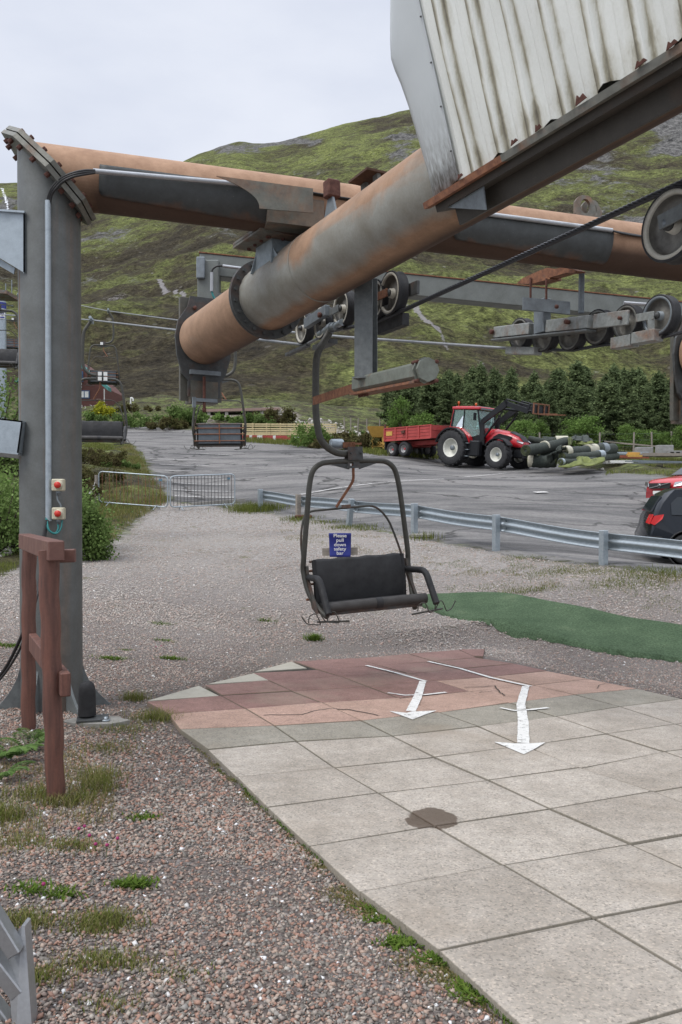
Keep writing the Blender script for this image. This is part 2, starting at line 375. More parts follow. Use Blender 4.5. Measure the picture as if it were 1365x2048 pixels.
_s = np.linalg.solve(_A, np.concatenate([CP[:, 2] / (CP[:, 1] + 8), np.zeros(3)]))
def H0(x, y):
    x = np.atleast_1d(np.asarray(x, float)); y = np.atleast_1d(np.asarray(y, float)); q = wc(x, y); out = np.zeros(len(q))
    for i in range(0, len(q), 20000):
        qq = q[i:i + 20000]; out[i:i + 20000] = U_(((qq[:, None] - _c[None]) ** 2).sum(-1)) @ _s[:_n] + _s[_n] + qq @ _s[_n + 1:]
    z = out * (np.maximum(y, -7) + 8); w_ = np.clip((sdist(x, y, PFOOT) + .7) / .6, 0, 1); w_ = w_ * w_ * (3 - 2 * w_); z = z * (1 - w_) + patio_plane(x, y) * w_; k = np.clip((9.2 - y) / 2.0, 0, 1); k = k * k * (3 - 2 * k)
    return z * (1 - k) + patio_plane(x, y) * k
def H(x, y): return H0(x, y) + CZ
_o, _a = np.array([-1.4608, 6.7467]), .4426
PFOOT = [tuple(_o + i * .6 * np.array([math.sin(_a), -math.cos(_a)]) + j * .7565 * np.array([math.cos(_a), math.sin(_a)])) for i, j in ((-1, -.2), (11, -.2), (11, 9.5), (1.8, 9.5), (1.8, 6.5), (-4.5, 6.9), (-4.5, 2.7), (-1.2, 0))]
def G(px, py, dz=0.0, ymax=110):
    d = ray(px, py); ys = np.exp(np.linspace(math.log(1.2), math.log(ymax), 500)); g = H0(d[0] * ys, ys) + dz; below = d[2] * ys < g
    i = int(np.argmax(below)) if below.any() else len(ys) - 1
    a, b = (ys[i - 1], ys[i]) if i > 0 else (ys[0] * .5, ys[0])
    for _ in range(12):
        m_ = (a + b) / 2
        if d[2] * m_ < H0(d[0] * m_, m_)[0] + dz: b = m_
        else: a = m_
    return Vector((d[0] * b, b, d[2] * b + CZ))
def HZ(x, y): return float(H(x, y)[0])
def sdist(x, y, poly):
    """signed distance, positive inside"""
    x = np.asarray(x); y = np.asarray(y); best = np.full(x.shape, 1e9); ins = np.zeros(x.shape, bool); n = len(poly)
    for i in range(n):
        ax, ay = poly[i]; bx, by = poly[(i + 1) % n]; dx, dy = bx - ax, by - ay
        t = np.clip(((x - ax) * dx + (y - ay) * dy) / (dx * dx + dy * dy + 1e-12), 0, 1)
        best = np.minimum(best, np.hypot(x - ax - t * dx, y - ay - t * dy))
        c = ((ay > y) != (by > y)) & (x < (bx - ax) * (y - ay) / ((by - ay) if by != ay else 1e-9) + ax); ins ^= c
    return np.where(ins, best, -best)
def gp(l): return [tuple(G(*p)[:2]) for p in l]
POLY_ASPH = gp([(345, 1004), (420, 1012), (490, 1016), (600, 1036), (720, 1056), (840, 1077), (1000, 1104), (1210, 1132), (1365, 1150)]) + [(14, 11.5), (34, 25), (30, 38)] + gp([(1365, 956), (1240, 946), (1130, 930), (1060, 918), (880, 916), (760, 906), (690, 893), (500, 877), (400, 862), (250, 849), (120, 849), (120, 873), (262, 886), (285, 910), (305, 950)])
POLY_GRAV = [(-9, 12), (-9, -8), (12, -8), (14, 11.5)] + gp([(1365, 1150), (1210, 1132), (1000, 1104), (840, 1077), (720, 1056), (600, 1036), (490, 1016), (345, 1004), (300, 1012), (272, 1040), (232, 1085), (150, 1112), (0, 1150)])
POLY_PATH = gp([(395, 838), (480, 818), (560, 814), (600, 832), (590, 842), (540, 824), (470, 832), (400, 850)])
POLY_PATH2 = gp([(610, 845), (640, 838), (700, 868), (660, 872)])
# ------------------------------------------------------------ ground material
def m_ground():
    m, t, b = newmat('ground'); w = coords(t, 'World'); lk = t.links.new
    def vor(scale, feat='F1', rnd=1.0):
        n = N(t, 'ShaderNodeTexVoronoi', feature=feat, i_Scale=scale, i_Randomness=rnd); lk(w, n.inputs['Vector']); return n
    v = vor(42); v2 = vor(95)
    sepc = N(t, 'ShaderNodeSeparateColor'); lk(v.outputs['Color'], sepc.inputs[0])
    st = ramp(t, sepc.outputs[0], [(0, (.10, .085, .075)), (.22, (.19, .155, .135)), (.42, (.27, .185, .155)), (.6, (.21, .195, .185)), (.78, (.34, .245, .205)), (.92, (.30, .28, .265)), (1, (.60, .58, .56))])
    sepd = N(t, 'ShaderNodeSeparateColor'); lk(v2.outputs['Color'], sepd.inputs[0])
    fine = ramp(t, sepd.outputs[0], [(0, (.09, .08, .075)), (.5, (.22, .18, .16)), (1, (.40, .36, .33))])
    st = mixc(t, .35, st, fine)
    st = mixc(t, maprange(t, v.outputs['Distance'], .008, .02, 0, .45), st, (.07, .06, .055))
    big = noise(t, w, .35, 5, .6); mid = noise(t, w, 1.6, 5, .6); dust = noise(t, w, 3.0, 6, .65)
    gcol = mixc(t, maprange(t, mid, .52, .72, 0, .4), st, (.15, .13, .115))           # fine dark grit
    gcol = mixc(t, maprange(t, big, .50, .64, 0, .4), gcol, mixc(t, dust, (.21, .19, .17), (.33, .30, .275)))  # pale dusty tracks
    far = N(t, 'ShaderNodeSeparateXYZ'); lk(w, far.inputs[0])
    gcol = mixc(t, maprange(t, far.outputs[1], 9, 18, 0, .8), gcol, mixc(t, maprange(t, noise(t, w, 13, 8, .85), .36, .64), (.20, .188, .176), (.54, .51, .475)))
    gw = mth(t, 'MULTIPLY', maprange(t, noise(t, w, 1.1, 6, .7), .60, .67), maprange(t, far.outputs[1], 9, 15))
    gcol = mixc(t, mth(t, 'MULTIPLY', gw, .75), gcol, mixc(t, dust, (.07, .09, .025), (.17, .15, .06)))
    # asphalt, patched and cracked
    an = noise(t, coords(t, 'World', (.16, .5, .3)), 1.0, 6, .65, .8); af = noise(t, w, 7, 8, .88)
    acol = ramp(t, an, [(.34, (.085, .083, .084)), (.45, (.16, .156, .153)), (.6, (.25, .24, .23)), (.75, (.19, .184, .18))])
    acol = mixc(t, .6, acol, mixc(t, maprange(t, af, .3, .7), (.2, .2, .2), (.8, .8, .8)), 'OVERLAY')
    vc = N(t, 'ShaderNodeTexVoronoi', feature='DISTANCE_TO_EDGE', i_Scale=.16); mpp = N(t, 'ShaderNodeVectorMath', operation='ADD')
    nn = N(t, 'ShaderNodeTexNoise', i_Scale=.6, i_Detail=5.0); lk(w, nn.inputs['Vector']); sc = N(t, 'ShaderNodeVectorMath', operation='SCALE'); sc.inputs['Scale'].default_value = 3.5
    lk(nn.outputs['Color'], sc.inputs[0]); lk(w, mpp.inputs[0]); lk(sc.outputs[0], mpp.inputs[1]); lk(mpp.outputs[0], vc.inputs['Vector'])
    acol = mixc(t, maprange(t, vc.outputs['Distance'], .004, .02, .75, 0), acol, (.035, .035, .034))
    stone = vor(9); acol = mixc(t, maprange(t, stone.outputs['Distance'], .03, .05, .6, 0), acol, (.42, .40, .38))
    # rough grass and heather
    g1 = noise(t, w, .6, 6, .65); g2 = noise(t, w, 5, 6, .7)
    vcol = ramp(t, g1, [(.32, (.04, .034, .02)), (.47, (.065, .062, .026)), (.56, (.09, .105, .033)), (.7, (.13, .145, .045))])
    vcol = mixc(t, 1.0, vcol, mixc(t, maprange(t, noise(t, w, 1.7, 8, .8), .38, .62), (.1, .1, .1), (.9, .9, .9)), 'OVERLAY')
    pcol = mixc(t, noise(t, w, 2.5, 6, .7), (.17, .145, .12), (.34, .30, .26))
    edge = mth(t, 'MULTIPLY', mth(t, 'SUBTRACT', noise(t, w, 1.4, 6, .7), .5), 2.6)
    edgef = mth(t, 'MULTIPLY', mth(t, 'SUBTRACT', noise(t, w, .7, 6, .75), .5), 5.0)
    ga = maprange(t, mth(t, 'ADD', attr(t, 'd_grav'), edge), -.25, .25)
    aa = maprange(t, mth(t, 'ADD', attr(t, 'd_asph'), edge), -.2, .2)
    pa = maprange(t, mth(t, 'ADD', attr(t, 'd_path'), edge), -.4, .4)
    col = mixc(t, pa, vcol, pcol); col = mixc(t, ga, col, gcol); col = mixc(t, aa, col, acol)
    soil = maprange(t, mth(t, 'ADD', attr(t, 'd_soil'), mth(t, 'MULTIPLY', edge, .5)), -.35, .35, 0, .45)
    col = mixc(t, soil, col, mixc(t, noise(t, w, 30, 5, .7), (.075, .062, .05), (.19, .165, .14)))
    lk(col, b.inputs['Base Color']); b.inputs['Roughness'].default_value = .92; b.inputs['Specular IOR Level'].default_value = .25
    hgt = mth(t, 'ADD', mth(t, 'MULTIPLY', v.outputs['Distance'], -25.0), mth(t, 'MULTIPLY', noise(t, w, 12, 6, .7), 1.2))
    bump(t, b, hgt, .55, .012); return m
M['ground'] = m_ground()
def m_hill():
    m, t, b = newmat('hillside'); w = coords(t, 'World'); lk = t.links.new
    n1 = noise(t, w, .018, 8, .62, .3); n2 = noise(t, w, .11, 8, .72); n3 = noise(t, w, .55, 6, .75); n4 = noise(t, coords(t, 'World', (1, 1, 2.2)), 1.6, 5, .8)
    k = mth(t, 'ADD', mth(t, 'MULTIPLY', n1, .42), mth(t, 'MULTIPLY', n2, .58)); k = mth(t, 'ADD', k, mth(t, 'MULTIPLY', mth(t, 'SUBTRACT', attr(t, 'green'), .5), .30))
    col = ramp(t, k, [(.36, (.032, .027, .018)), (.46, (.052, .044, .027)), (.52, (.072, .070, .032)), (.59, (.102, .113, .040)), (.69, (.148, .165, .056))])
    col = mixc(t, 1.0, col, mixc(t, maprange(t, n3, .32, .68), (.12, .11, .13), (.86, .87, .84)), 'OVERLAY')
    col = mixc(t, .7, col, mixc(t, maprange(t, n4, .37, .63), (.1, .1, .1), (.9, .9, .9)), 'OVERLAY')
    dk = noise(t, coords(t, 'World', (1, 1, 1.6)), .075, 8, .78); col = mixc(t, maprange(t, dk, .53, .60, 0, .75), col, mixc(t, n4, (.028, .024, .018), (.075, .065, .045)))
    rk = mixc(t, maprange(t, noise(t, coords(t, 'World', (1, 1, .5)), .35, 8, .85), .40, .60), (.028, .028, .028), (.20, .195, .185))
    rm = mth(t, 'ADD', attr(t, 'rock'), mth(t, 'MULTIPLY', mth(t, 'SUBTRACT', n2, .5), 1.5)); rm = mth(t, 'ADD', rm, mth(t, 'MULTIPLY', mth(t, 'SUBTRACT', n3, .5), .9))
    col = mixc(t, maprange(t, rm, .42, .62), col, rk)
    sc = mth(t, 'ADD', attr(t, 'scree'), mth(t, 'MULTIPLY', mth(t, 'SUBTRACT', n3, .5), 1.3))
    col = mixc(t, maprange(t, sc, .45, .65, 0, .85), col, mixc(t, n4, (.14, .13, .14), (.40, .38, .38)))
    v = N(t, 'ShaderNodeTexVoronoi', i_Scale=.22); lk(w, v.inputs['Vector'])
    col = mixc(t, mth(t, 'MULTIPLY', maprange(t, v.outputs['Distance'], .09, .14, .4, 0), maprange(t, n1, .42, .55)), col, (.34, .33, .31))
    sn = mth(t, 'ADD', attr(t, 'snow'), mth(t, 'MULTIPLY', mth(t, 'SUBTRACT', n3, .5), 1.2)); col = mixc(t, maprange(t, sn, .5, .6), col, (.75, .77, .8))
    lk(col, b.inputs['Base Color']); b.inputs['Roughness'].default_value = 1; b.inputs['Specular IOR Level'].default_value = .1
    bump(t, b, mth(t, 'ADD', mth(t, 'MULTIPLY', n2, 3.0), n3), .9, 1.2); return m
M['hill'] = m_hill()
# ------------------------------------------------------------ ground and hill meshes
def build_ground():
    nr, nc = 430, 430
    lv = np.linspace(math.log(2.0), math.log(114), nr); vv = np.linspace(-.95, .95, nc)
    Y = np.exp(lv)[:, None] - 8 + 0 * vv[None]; X = (Y + 8) * vv[None]
    Y = Y.ravel(); X = X.ravel(); Z = H(X, Y)
    da = sdist(X, Y, POLY_ASPH); dg = sdist(X, Y, POLY_GRAV); dp = np.maximum(sdist(X, Y, POLY_PATH), sdist(X, Y, POLY_PATH2))
    soil = np.maximum.reduce([sdist(X, Y, p) for p in SOILS])
    ns_ = fbm(X * .9, Y * .9, 4, 3)
    veg = np.clip(-np.maximum(np.maximum(da, dg), dp) / 1.5, 0, 1); Z = Z + veg * (fbm(X * .35, Y * .35, 4, 11) * .55 + .05) + ns_ * .004 * (dg > 0)
    Z = np.where((Y < 9.0), np.minimum(Z, H(X, Y) + .005), Z)
    V = np.stack([X, Y, Z], 1)
    i = np.arange(nr - 1)[:, None] * nc + np.arange(nc - 1)[None]; i = i.ravel(); F = np.stack([i, i + 1, i + nc + 1, i + nc], 1)
    isa = (da[F].mean(1) > 0)
    for nm, sel in (('gravel_ground', ~isa), ('car_park', isa)):
        f = F[sel]; u, inv = np.unique(f, return_inverse=True); ff = inv.reshape(f.shape)
        o = npmesh(nm, V[u], ff, M['ground'], dict(d_asph=da[u], d_grav=dg[u], d_path=dp[u], d_soil=soil[u]), smooth=True); tag(o, kind='structure')
    return
SOILS = [gp([(250, 1425), (380, 1366), (560, 1300), (700, 1290), (800, 1292), (760, 1300), (590, 1318), (300, 1404), (250, 1440), (200, 1470), (170, 1440)]),
         gp([(150, 1480), (280, 1460), (330, 1500), (260, 1520), (160, 1560)])]
build_ground()
SKY = [(-900, 470), (-300, 400), (0, 366), (60, 368), (150, 395), (250, 372), (350, 330), (400, 309), (440, 294), (480, 285), (520, 288), (560, 284), (600, 273), (650, 259), (700, 246), (760, 232), (800, 221), (900, 206), (1100, 186), (1365, 150), (1700, 130), (2300, 140)]
def hz_el(u, tab):
    us = [float(ray(px, py)[0]) for px, py in tab]; es = [float(ray(px, py)[2]) for px, py in tab]; return np.interp(u, us, es)
def pl_dist(px, py, line):
    best = np.full(px.shape, 1e9)
    for (ax, ay), (bx, by) in zip(line[:-1], line[1:]):
        dx, dy = bx - ax, by - ay; tt = np.clip(((px - ax) * dx + (py - ay) * dy) / (dx * dx + dy * dy), 0, 1); best = np.minimum(best, np.hypot(px - ax - tt * dx, py - ay - tt * dy))
    return best
def build_hill():
    nr, nc = 460, 760; u = np.linspace(-.95, 1.05, nc)[None]; t_ = np.linspace(0, 1.25, nr)[:, None]
    Y = 104 * (720 / 104) ** t_ + 0 * u; X = u * Y; e0 = (H0((u * 104)[0], np.full(nc, 104.))[None]) / 104; es = hz_el(u, SKY)
    tt = np.minimum(t_, 1); g = .25 * tt + .75 * tt ** .8; e = e0 + (es - e0) * g; z = e * Y
    z = np.where(t_ > 1, es * 720 - (t_ - 1) * 900, z)
    fade = np.clip(tt / .12, 0, 1); crest = 1 - .75 * np.clip((tt - .9) / .1, 0, 1)
    n1 = fbm(X / 60, Y / 60, 5, 5); n2 = fbm(X / 14, Y / 14, 5, 9, .6); rid = np.abs(fbm(X / 38 + .3 * n1, z / 26, 5, 21))
    px = 682.5 + 1650 * u + 0 * Y; py = 1000 - 1650 * (z / Y)
    right = np.clip((px - 700) / 500, 0, 1); up = np.clip((780 - py) / 500, 0, 1)
    rock = np.clip(.52 - rid * 2.6, 0, 1) * (.30 + .45 * up + .2 * right * up) + fbm(X / 90, z / 40, 3, 33) * .5
    for (cx, cy, sx, sy, a) in ((800, 295, 40, 35, .7), (470, 303, 60, 9, .6), (560, 292, 70, 9, .75), (610, 288, 50, 10, .5), (1350, 260, 60, 60, .8), (1180, 330, 90, 30, .35), (1260, 440, 80, 14, .4), (1200, 370, 90, 20, .2), (450, 450, 120, 14, .3), (240, 480, 60, 16, .3), (620, 350, 60, 25, .2), (20, 420, 40, 50, .5)):
        rock = rock + a * np.exp(-((px - cx) / sx) ** 2 - ((py - cy) / sy) ** 2)
    z = z + fade * crest * (n1 * 9 + n2 * 2.6 + np.clip(rock - .35, 0, 1) * 7 * (nz2(X / 7, z / 7, 8)))
    z = np.where(t_ > 1.0, np.minimum(z, es * 720 - (t_ - 1) * 900), z)
    sc = np.zeros(px.shape)
    for ln, wd, a in (([(318, 545), (330, 560), (350, 575), (362, 595), (370, 610)], 7, .75), ([(150, 600), (250, 575), (330, 590), (380, 640)], 9, .45), ([(815, 645), (835, 665), (860, 690), (880, 705)], 7, .75), ([(880, 705), (895, 730)], 6, .6), ([(960, 740), (968, 770)], 10, .5), ([(200, 485), (260, 478), (300, 500)], 10, .35), ([(1000, 600), (1100, 640), (1200, 650)], 10, .3), ([(1330, 290), (1300, 400)], 10, .35)):
        sc = np.maximum(sc, 1.05 * a * np.exp(-(pl_dist(px, py, ln) / wd) ** 2))
    snow = .60 * np.exp(-(pl_dist(px, py, [(8, 385), (14, 400), (22, 432)]) / 6) ** 2)
    gr = np.clip(.5 + .25 * up + .35 * right * (1 - up) - .25 * np.exp(-((py - 730) / 90) ** 2) * (px < 700) + n1 * .6 + fbm(X / 22, Y / 22, 3, 71) * .5, 0, 1)
    V = np.stack([X, Y, z + CZ], -1).reshape(-1, 3); i = (np.arange(nr - 1)[:, None] * nc + np.arange(nc - 1)[None]).ravel()
    o = npmesh('hillside', V, np.stack([i, i + 1, i + nc + 1, i + nc], 1), M['hill'], dict(rock=rock.ravel(), scree=sc.ravel(), snow=snow.ravel(), green=gr.ravel()), smooth=True)
    tag(o, kind='structure')
build_hill()
# ------------------------------------------------------------ stones, real ones where one can see them
def m_stone():
    m, t, b = newmat('gravel_stone'); k = attr(t, 'tone')
    col = ramp(t, k, [(0, (.10, .09, .08)), (.16, (.165, .148, .128)), (.3, (.22, .195, .168)), (.45, (.31, .185, .138)), (.6, (.265, .15, .11)), (.72, (.25, .24, .22)), (.84, (.35, .255, .20)), (.978, (.34, .31, .27)), (.988, (.58, .57, .56)), (1, (.72, .72, .72))])
    col = mixc(t, .4, col, mixc(t, noise(t, coords(t, 'World'), 160, 3, .6), (.2, .2, .2), (.8, .8, .8)), 'OVERLAY')
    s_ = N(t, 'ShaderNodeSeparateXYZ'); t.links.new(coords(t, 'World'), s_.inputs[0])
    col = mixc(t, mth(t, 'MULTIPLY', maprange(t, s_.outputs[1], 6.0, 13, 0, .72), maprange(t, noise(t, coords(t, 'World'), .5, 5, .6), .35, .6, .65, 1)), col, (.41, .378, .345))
    t.links.new(col, b.inputs['Base Color']); b.inputs['Roughness'].default_value = .85; return m
M['stones'] = m_stone()
def rocks(name, X, Y, r, m, extra=0, zoff=.0, flat=.6):
    n = len(X); base = np.array([(1, 0, 0), (0, 1, 0), (-1, 0, 0), (0, -1, 0), (0, 0, 1), (0, 0, -1), (.7, .7, .45), (-.7, .6, .5)], float)[:6]
    F0 = np.array([(0, 1, 4), (1, 2, 4), (2, 3, 4), (3, 0, 4), (1, 0, 5), (2, 1, 5), (3, 2, 5), (0, 3, 5)])
    J = base[None] * rng.uniform(.65, 1.15, (n, 6, 1)) + rng.normal(0, .16, (n, 6, 3)); J[:, :, 2] *= flat
    # flat-topped chips: pull the top aside
    J[:, 4, :2] += rng.uniform(-.45, .45, (n, 2))
    a = rng.uniform(0, 2 * PI, n); ca, sa = np.cos(a), np.sin(a); x = J[:, :, 0] * ca[:, None] - J[:, :, 1] * sa[:, None]; y = J[:, :, 0] * sa[:, None] + J[:, :, 1] * ca[:, None]
    tl = rng.normal(0, .35, n); z = J[:, :, 2] + x * tl[:, None]
    Z = H(X, Y) + zoff
    V = np.stack([x * r[:, None] + X[:, None], y * r[:, None] + Y[:, None], z * r[:, None] + Z[:, None] + r[:, None] * .15], -1).reshape(-1, 3)
    F = (F0[None] + (np.arange(n) * 6)[:, None, None]).reshape(-1, 3)
    return npmesh(name, V, F, m, dict(tone=np.repeat(rng.uniform(0, 1, n), 6)))
# ------------------------------------------------------------ patio
PM = {(0, 0): (336, 1427), (1, 0): (359, 1457.7), (2, 0): (415, 1498), (3, 0): (472, 1552.6), (4, 0): (533, 1613), (5, 0): (617, 1691), (7, 0): (875, 1901),
(0, 1): (492, 1417), (1, 1): (549, 1451), (2, 1): (593, 1482), (3, 1): (669, 1534), (4, 1): (757, 1585), (5, 1): (869, 1651), (6, 1): (1006, 1730), (7, 1): (1188, 1835),
(1, 2): (723, 1441), (2, 2): (785, 1472), (3, 2): (869, 1514), (4, 2): (977, 1560), (5, 2): (1100, 1617), (6, 2): (1261, 1687.5),
(1, 3): (878.7, 1424.7), (2, 3): (956.5, 1452.6), (3, 3): (1047, 1491.6), (4, 3): (1161, 1535), (5, 3): (1307, 1582), (2, 4): (1112, 1433), (3, 4): (1213, 1467), (4, 4): (1329, 1502),
(-1, 1): (443, 1391), (-2, 1): (410, 1370.5), (-1, 0): (292, 1404), (0, 2): (644, 1405), (-1, 2): (584, 1382), (-2, 2): (537, 1360.5), (-3, 2): (505, 1345),
(0, 3): (798, 1396), (-1, 3): (736, 1373), (-2, 3): (684, 1353.5), (-3, 3): (636, 1339), (-4, 3): (588, 1323),
(-4, 4): (708, 1316), (-4, 5): (818, 1307), (-4, 6): (918, 1299), (-3, 7): (1003, 1314), (-3, 4): (762, 1331), (-2, 4): (818, 1347), (-1, 4): (872, 1361), (0, 4): (940, 1382), (1, 4): (1020, 1405), (1, 5): (1150, 1389), (2, 5): (1240, 1413), (2, 6): (1365, 1397), (0, 6): (1178, 1357), (1, 6): (1275, 1377), (-2, 6): (1030, 1327), (-1, 6): (1095, 1341)}
PO = np.array([-1.4608, 6.7467]); PAZ = .4426; PD = np.array([math.sin(PAZ), -math.cos(PAZ)]); PE = np.array([math.cos(PAZ), math.sin(PAZ)])
def node_xy(i, j): return PO + i * .6 * PD + j * .7565 * PE
_pk = np.array(list(PM.keys()), float); _res = []
PTOP = .035
def G_plane(px, py):
    d = ray(px, py); k = (-1.5026 + PTOP) / (d[2] + .02493 * d[0] + .04592); return np.array([d[0] * k, k])
for k, (a, b_) in PM.items(): _res.append(G_plane(a, b_) - node_xy(*k))
_res = np.array(_res)
def node(i, j):
    p = node_xy(i, j); d2 = ((_pk[:, 0] - i) ** 2 + (_pk[:, 1] - j) ** 2)
    if d2.min() < 1e-6: return p + _res[int(d2.argmin())]
    w = 1 / (d2 ** 1.5); w *= (d2 < 12)
    if w.sum() == 0: w = 1 / d2 ** 1.5
    k = min(1.0, 2.5 / math.sqrt(d2.min())); return p + (w[:, None] * _res).sum(0) / w.sum() * k
def pz(x, y): return patio_plane(x, y) + CZ + PTOP
def m_slab():
    m, t, b = newmat('paving_slab'); w = coords(t, 'World'); lk = t.links.new
    base = ramp(t, attr(t, 'kind'), [(0, (.372, .340, .300)), (.32, (.328, .297, .260)), (.34, (.24, .225, .19)), (.5, (.25, .235, .20)), (.52, (.34, .235, .19)), (.7, (.36, .245, .20)), (.72, (.19, .112, .10)), (1, (.225, .138, .12))], 'LINEAR')
    n1 = noise(t, w, 2.2, 6, .65); n2 = noise(t, w, 11, 6, .7); sp = N(t, 'ShaderNodeTexVoronoi', i_Scale=120.0); lk(w, sp.inputs['Vector'])
    sc = N(t, 'ShaderNodeSeparateColor'); lk(sp.outputs['Color'], sc.inputs[0])
    col = mixc(t, .55, base, mixc(t, maprange(t, n1, .3, .7), (.32, .31, .29), (.62, .62, .62)), 'OVERLAY')
    col = mixc(t, .30, col, mixc(t, maprange(t, n2, .3, .7), (.3, .29, .27), (.7, .7, .7)), 'OVERLAY')
    spk = ramp(t, sc.outputs[0], [(0, (.12, .12, .12)), (.18, (.4, .4, .4)), (.5, (.5, .5, .5)), (.86, (.58, .56, .54)), (1, (.85, .80, .76))])
    col = mixc(t, .5, col, spk, 'OVERLAY')
    # tan bloom, dark joint edges
    col = mixc(t, mth(t, 'MULTIPLY', maprange(t, noise(t, w, .9, 5, .6), .54, .70, 0, .5), 1.0), col, (.25, .205, .155))
    col = mixc(t, maprange(t, mth(t, 'ADD', attr(t, 'edge'), mth(t, 'MULTIPLY', mth(t, 'SUBTRACT', n2, .5), .5)), .5, 1.0, 0, .7), col, (.10, .09, .065))
    # a damp patch on one slab joint
    dn = mth(t, 'ADD', attr(t, 'wet'), mth(t, 'MULTIPLY', mth(t, 'SUBTRACT', n2, .5), .35)); wet = maprange(t, dn, .46, .50)
    col = mixc(t, mth(t, 'MULTIPLY', wet, .85), col, (.075, .05, .033))
    lk(col, b.inputs['Base Color']); lk(maprange(t, wet, 0, 1, .85, .45), b.inputs['Roughness']); b.inputs['Specular IOR Level'].default_value = .3
    bump(t, b, mth(t, 'ADD', sp.outputs['Distance'], n2), .22, .004); return m
M['slab'] = m_slab()
WET = G_plane(869, 1636); WET2 = G_plane(845, 1643); WET3 = G_plane(850, 1664)
def build_patio():
    V = []; F = []; kind = []; edge = []; wet = []
    r = random.Random(3)
    def slab(c, kd, n=12):
        c = [np.array(p) for p in c]; cen = sum(c) / len(c); g = .0085
        c = [p + (cen - p) / np.linalg.norm(cen - p) * g for p in c]
        dz = r.uniform(-.003, .004); tx, ty = r.uniform(-.004, .004), r.uniform(-.004, .004); b0 = len(V)
        tp = [0, .014] + [.014 + .972 * k / (n - 2) for k in range(1, n - 2)] + [.986, 1]
        for a in range(n + 1):
            for b in range(n + 1):
                s, q = tp[a], tp[b]; p = c[0] * (1 - s) * (1 - q) + c[1] * s * (1 - q) + c[2] * s * q + c[3] * (1 - s) * q
                e = 1.0 if a in (0, n) or b in (0, n) else 0.0
                z = pz(*p) + dz + tx * (s - .5) + ty * (q - .5) - (.0035 if e == 1 else 0)
                V.append((p[0], p[1], z)); kind.append(kd); edge.append(e)
        for a in range(n):
            for b in range(n): i = b0 + a * (n + 1) + b; F.append((i, i + 1, i + n + 2, i + n + 1))
        per = [b0 + b for b in range(n)] + [b0 + a * (n + 1) + n for a in range(n)] + [b0 + n * (n + 1) + b for b in range(n, 0, -1)] + [b0 + a * (n + 1) for a in range(n, 0, -1)]
        m0 = len(V)
        for i in per: V.append((V[i][0], V[i][1], V[i][2] - .055)); kind.append(kd); edge.append(1)
        for k in range(len(per)): k2 = (k + 1) % len(per); F.append((per[k], m0 + k, m0 + k2, per[k2]))
    def colr(i, j):
        cream = r.uniform(0, .3); red = r.uniform(.74, 1); pink = r.uniform(.54, .69); gr = r.uniform(.35, .49)
        if i >= 2: return cream
        if j >= 4: lim = -1
        else: lim = 0
        if i == 1: return gr
        if j < 4: return pink if i == 0 else red
        return pink if i in (0, -1) and not (j == 3 and i == -1) else red
    for j in range(-0, 9):
        for i in range(-4, 10):
            if j == 0 and i < -1: continue
            if j == 1 and i < -2: continue
            if j == 2 and i < -3: continue
            if j == 3 and i < -4: continue
            if j == 6 and i < -3: continue
            if j == 6 and i > 8: continue
            if j >= 7 and i < 2: continue
            if j == 6 and i < 2 and i >= -3: 
                continue
            slab([node(i, j), node(i, j + 1), node(i + 1, j + 1), node(i + 1, j)], colr(i, j))
    slab([node(-4, 6), node(-4, 6.7), node(-3.2, 6.7), node(-3.2, 6)], .8, 3)
    V_ = np.array(V)
    d1 = np.hypot((V_[:, 0] - WET[0]), (V_[:, 1] - WET[1]) * .8) / .125; d2 = np.hypot(V_[:, 0] - WET2[0], V_[:, 1] - WET2[1]) / .09; d3 = np.hypot(V_[:, 0] - WET3[0], V_[:, 1] - WET3[1]) / .05
    V = V_
    # refine wet attribute: evaluated per vertex, slabs near the patch are dense enough
    wet = np.clip(1 - .5 * np.minimum(d1, d2), 0, 1)
    o = npmesh('patio', V, F, M['slab'], dict(kind=kind, edge=edge, wet=wet)); tag(o, kind='structure'); return o
PATIO = build_patio()
def tri_slab(a, b, c):
    mb = MB(); pts = [G_plane(*q) for q in (a, b, c)]; pts = [Vector((p[0], p[1], pz(*p) - .052)) for p in pts]
    mb.prism(pts, (0, 0, .05)); return mb
mb = MB()
for q in (((296, 1401), (398, 1371), (438, 1391)), ((414, 1368), (508, 1346), (537, 1360)), ((509, 1343), (583, 1323), (614, 1336))):
    pts = [G_plane(*k) for k in q]; mb.prism([Vector((p[0], p[1], pz(*p) - .052)) for p in pts], (0, 0, .05))
M['cream_slab'] = mat('cream_cut_slab', (.37, .35, .29), (.30, .28, .23), 5, .85, 0, .3)
mb.build('cut_slab', M['cream_slab'], PATIO, fixn=True)
# bedding sand and moss in the joints
def m_joint():
    m, t, b = newmat('joint_filling'); w = coords(t, 'World')
    col = ramp(t, noise(t, w, 2.5, 6, .7), [(.45, (.020, .017, .013)), (.56, (.035, .032, .02)), (.63, (.05, .07, .015)), (.75, (.07, .11, .02))]); t.links.new(col, b.inputs['Base Color']); b.inputs['Roughness'].default_value = 1; return m
M['joint'] = m_joint()
def fill_sheet():
    o = []; V = []; F = []
    ps = [node(-.9, .1), node(10, .1), node(10, 8.9), node(2, 8.9), node(2.05, 6.1), node(-3, 6.0), node(-3.9, 5.9), node(-3.9, 3.1), node(-2.9, 2.1), node(-1.9, 1.1)]
    mb = MB(); mb.prism([Vector((p[0], p[1], pz(*p) - .033)) for p in ps], (0, 0, .02)); return mb.build('joint_bed', M['joint'], PATIO)
fill_sheet()
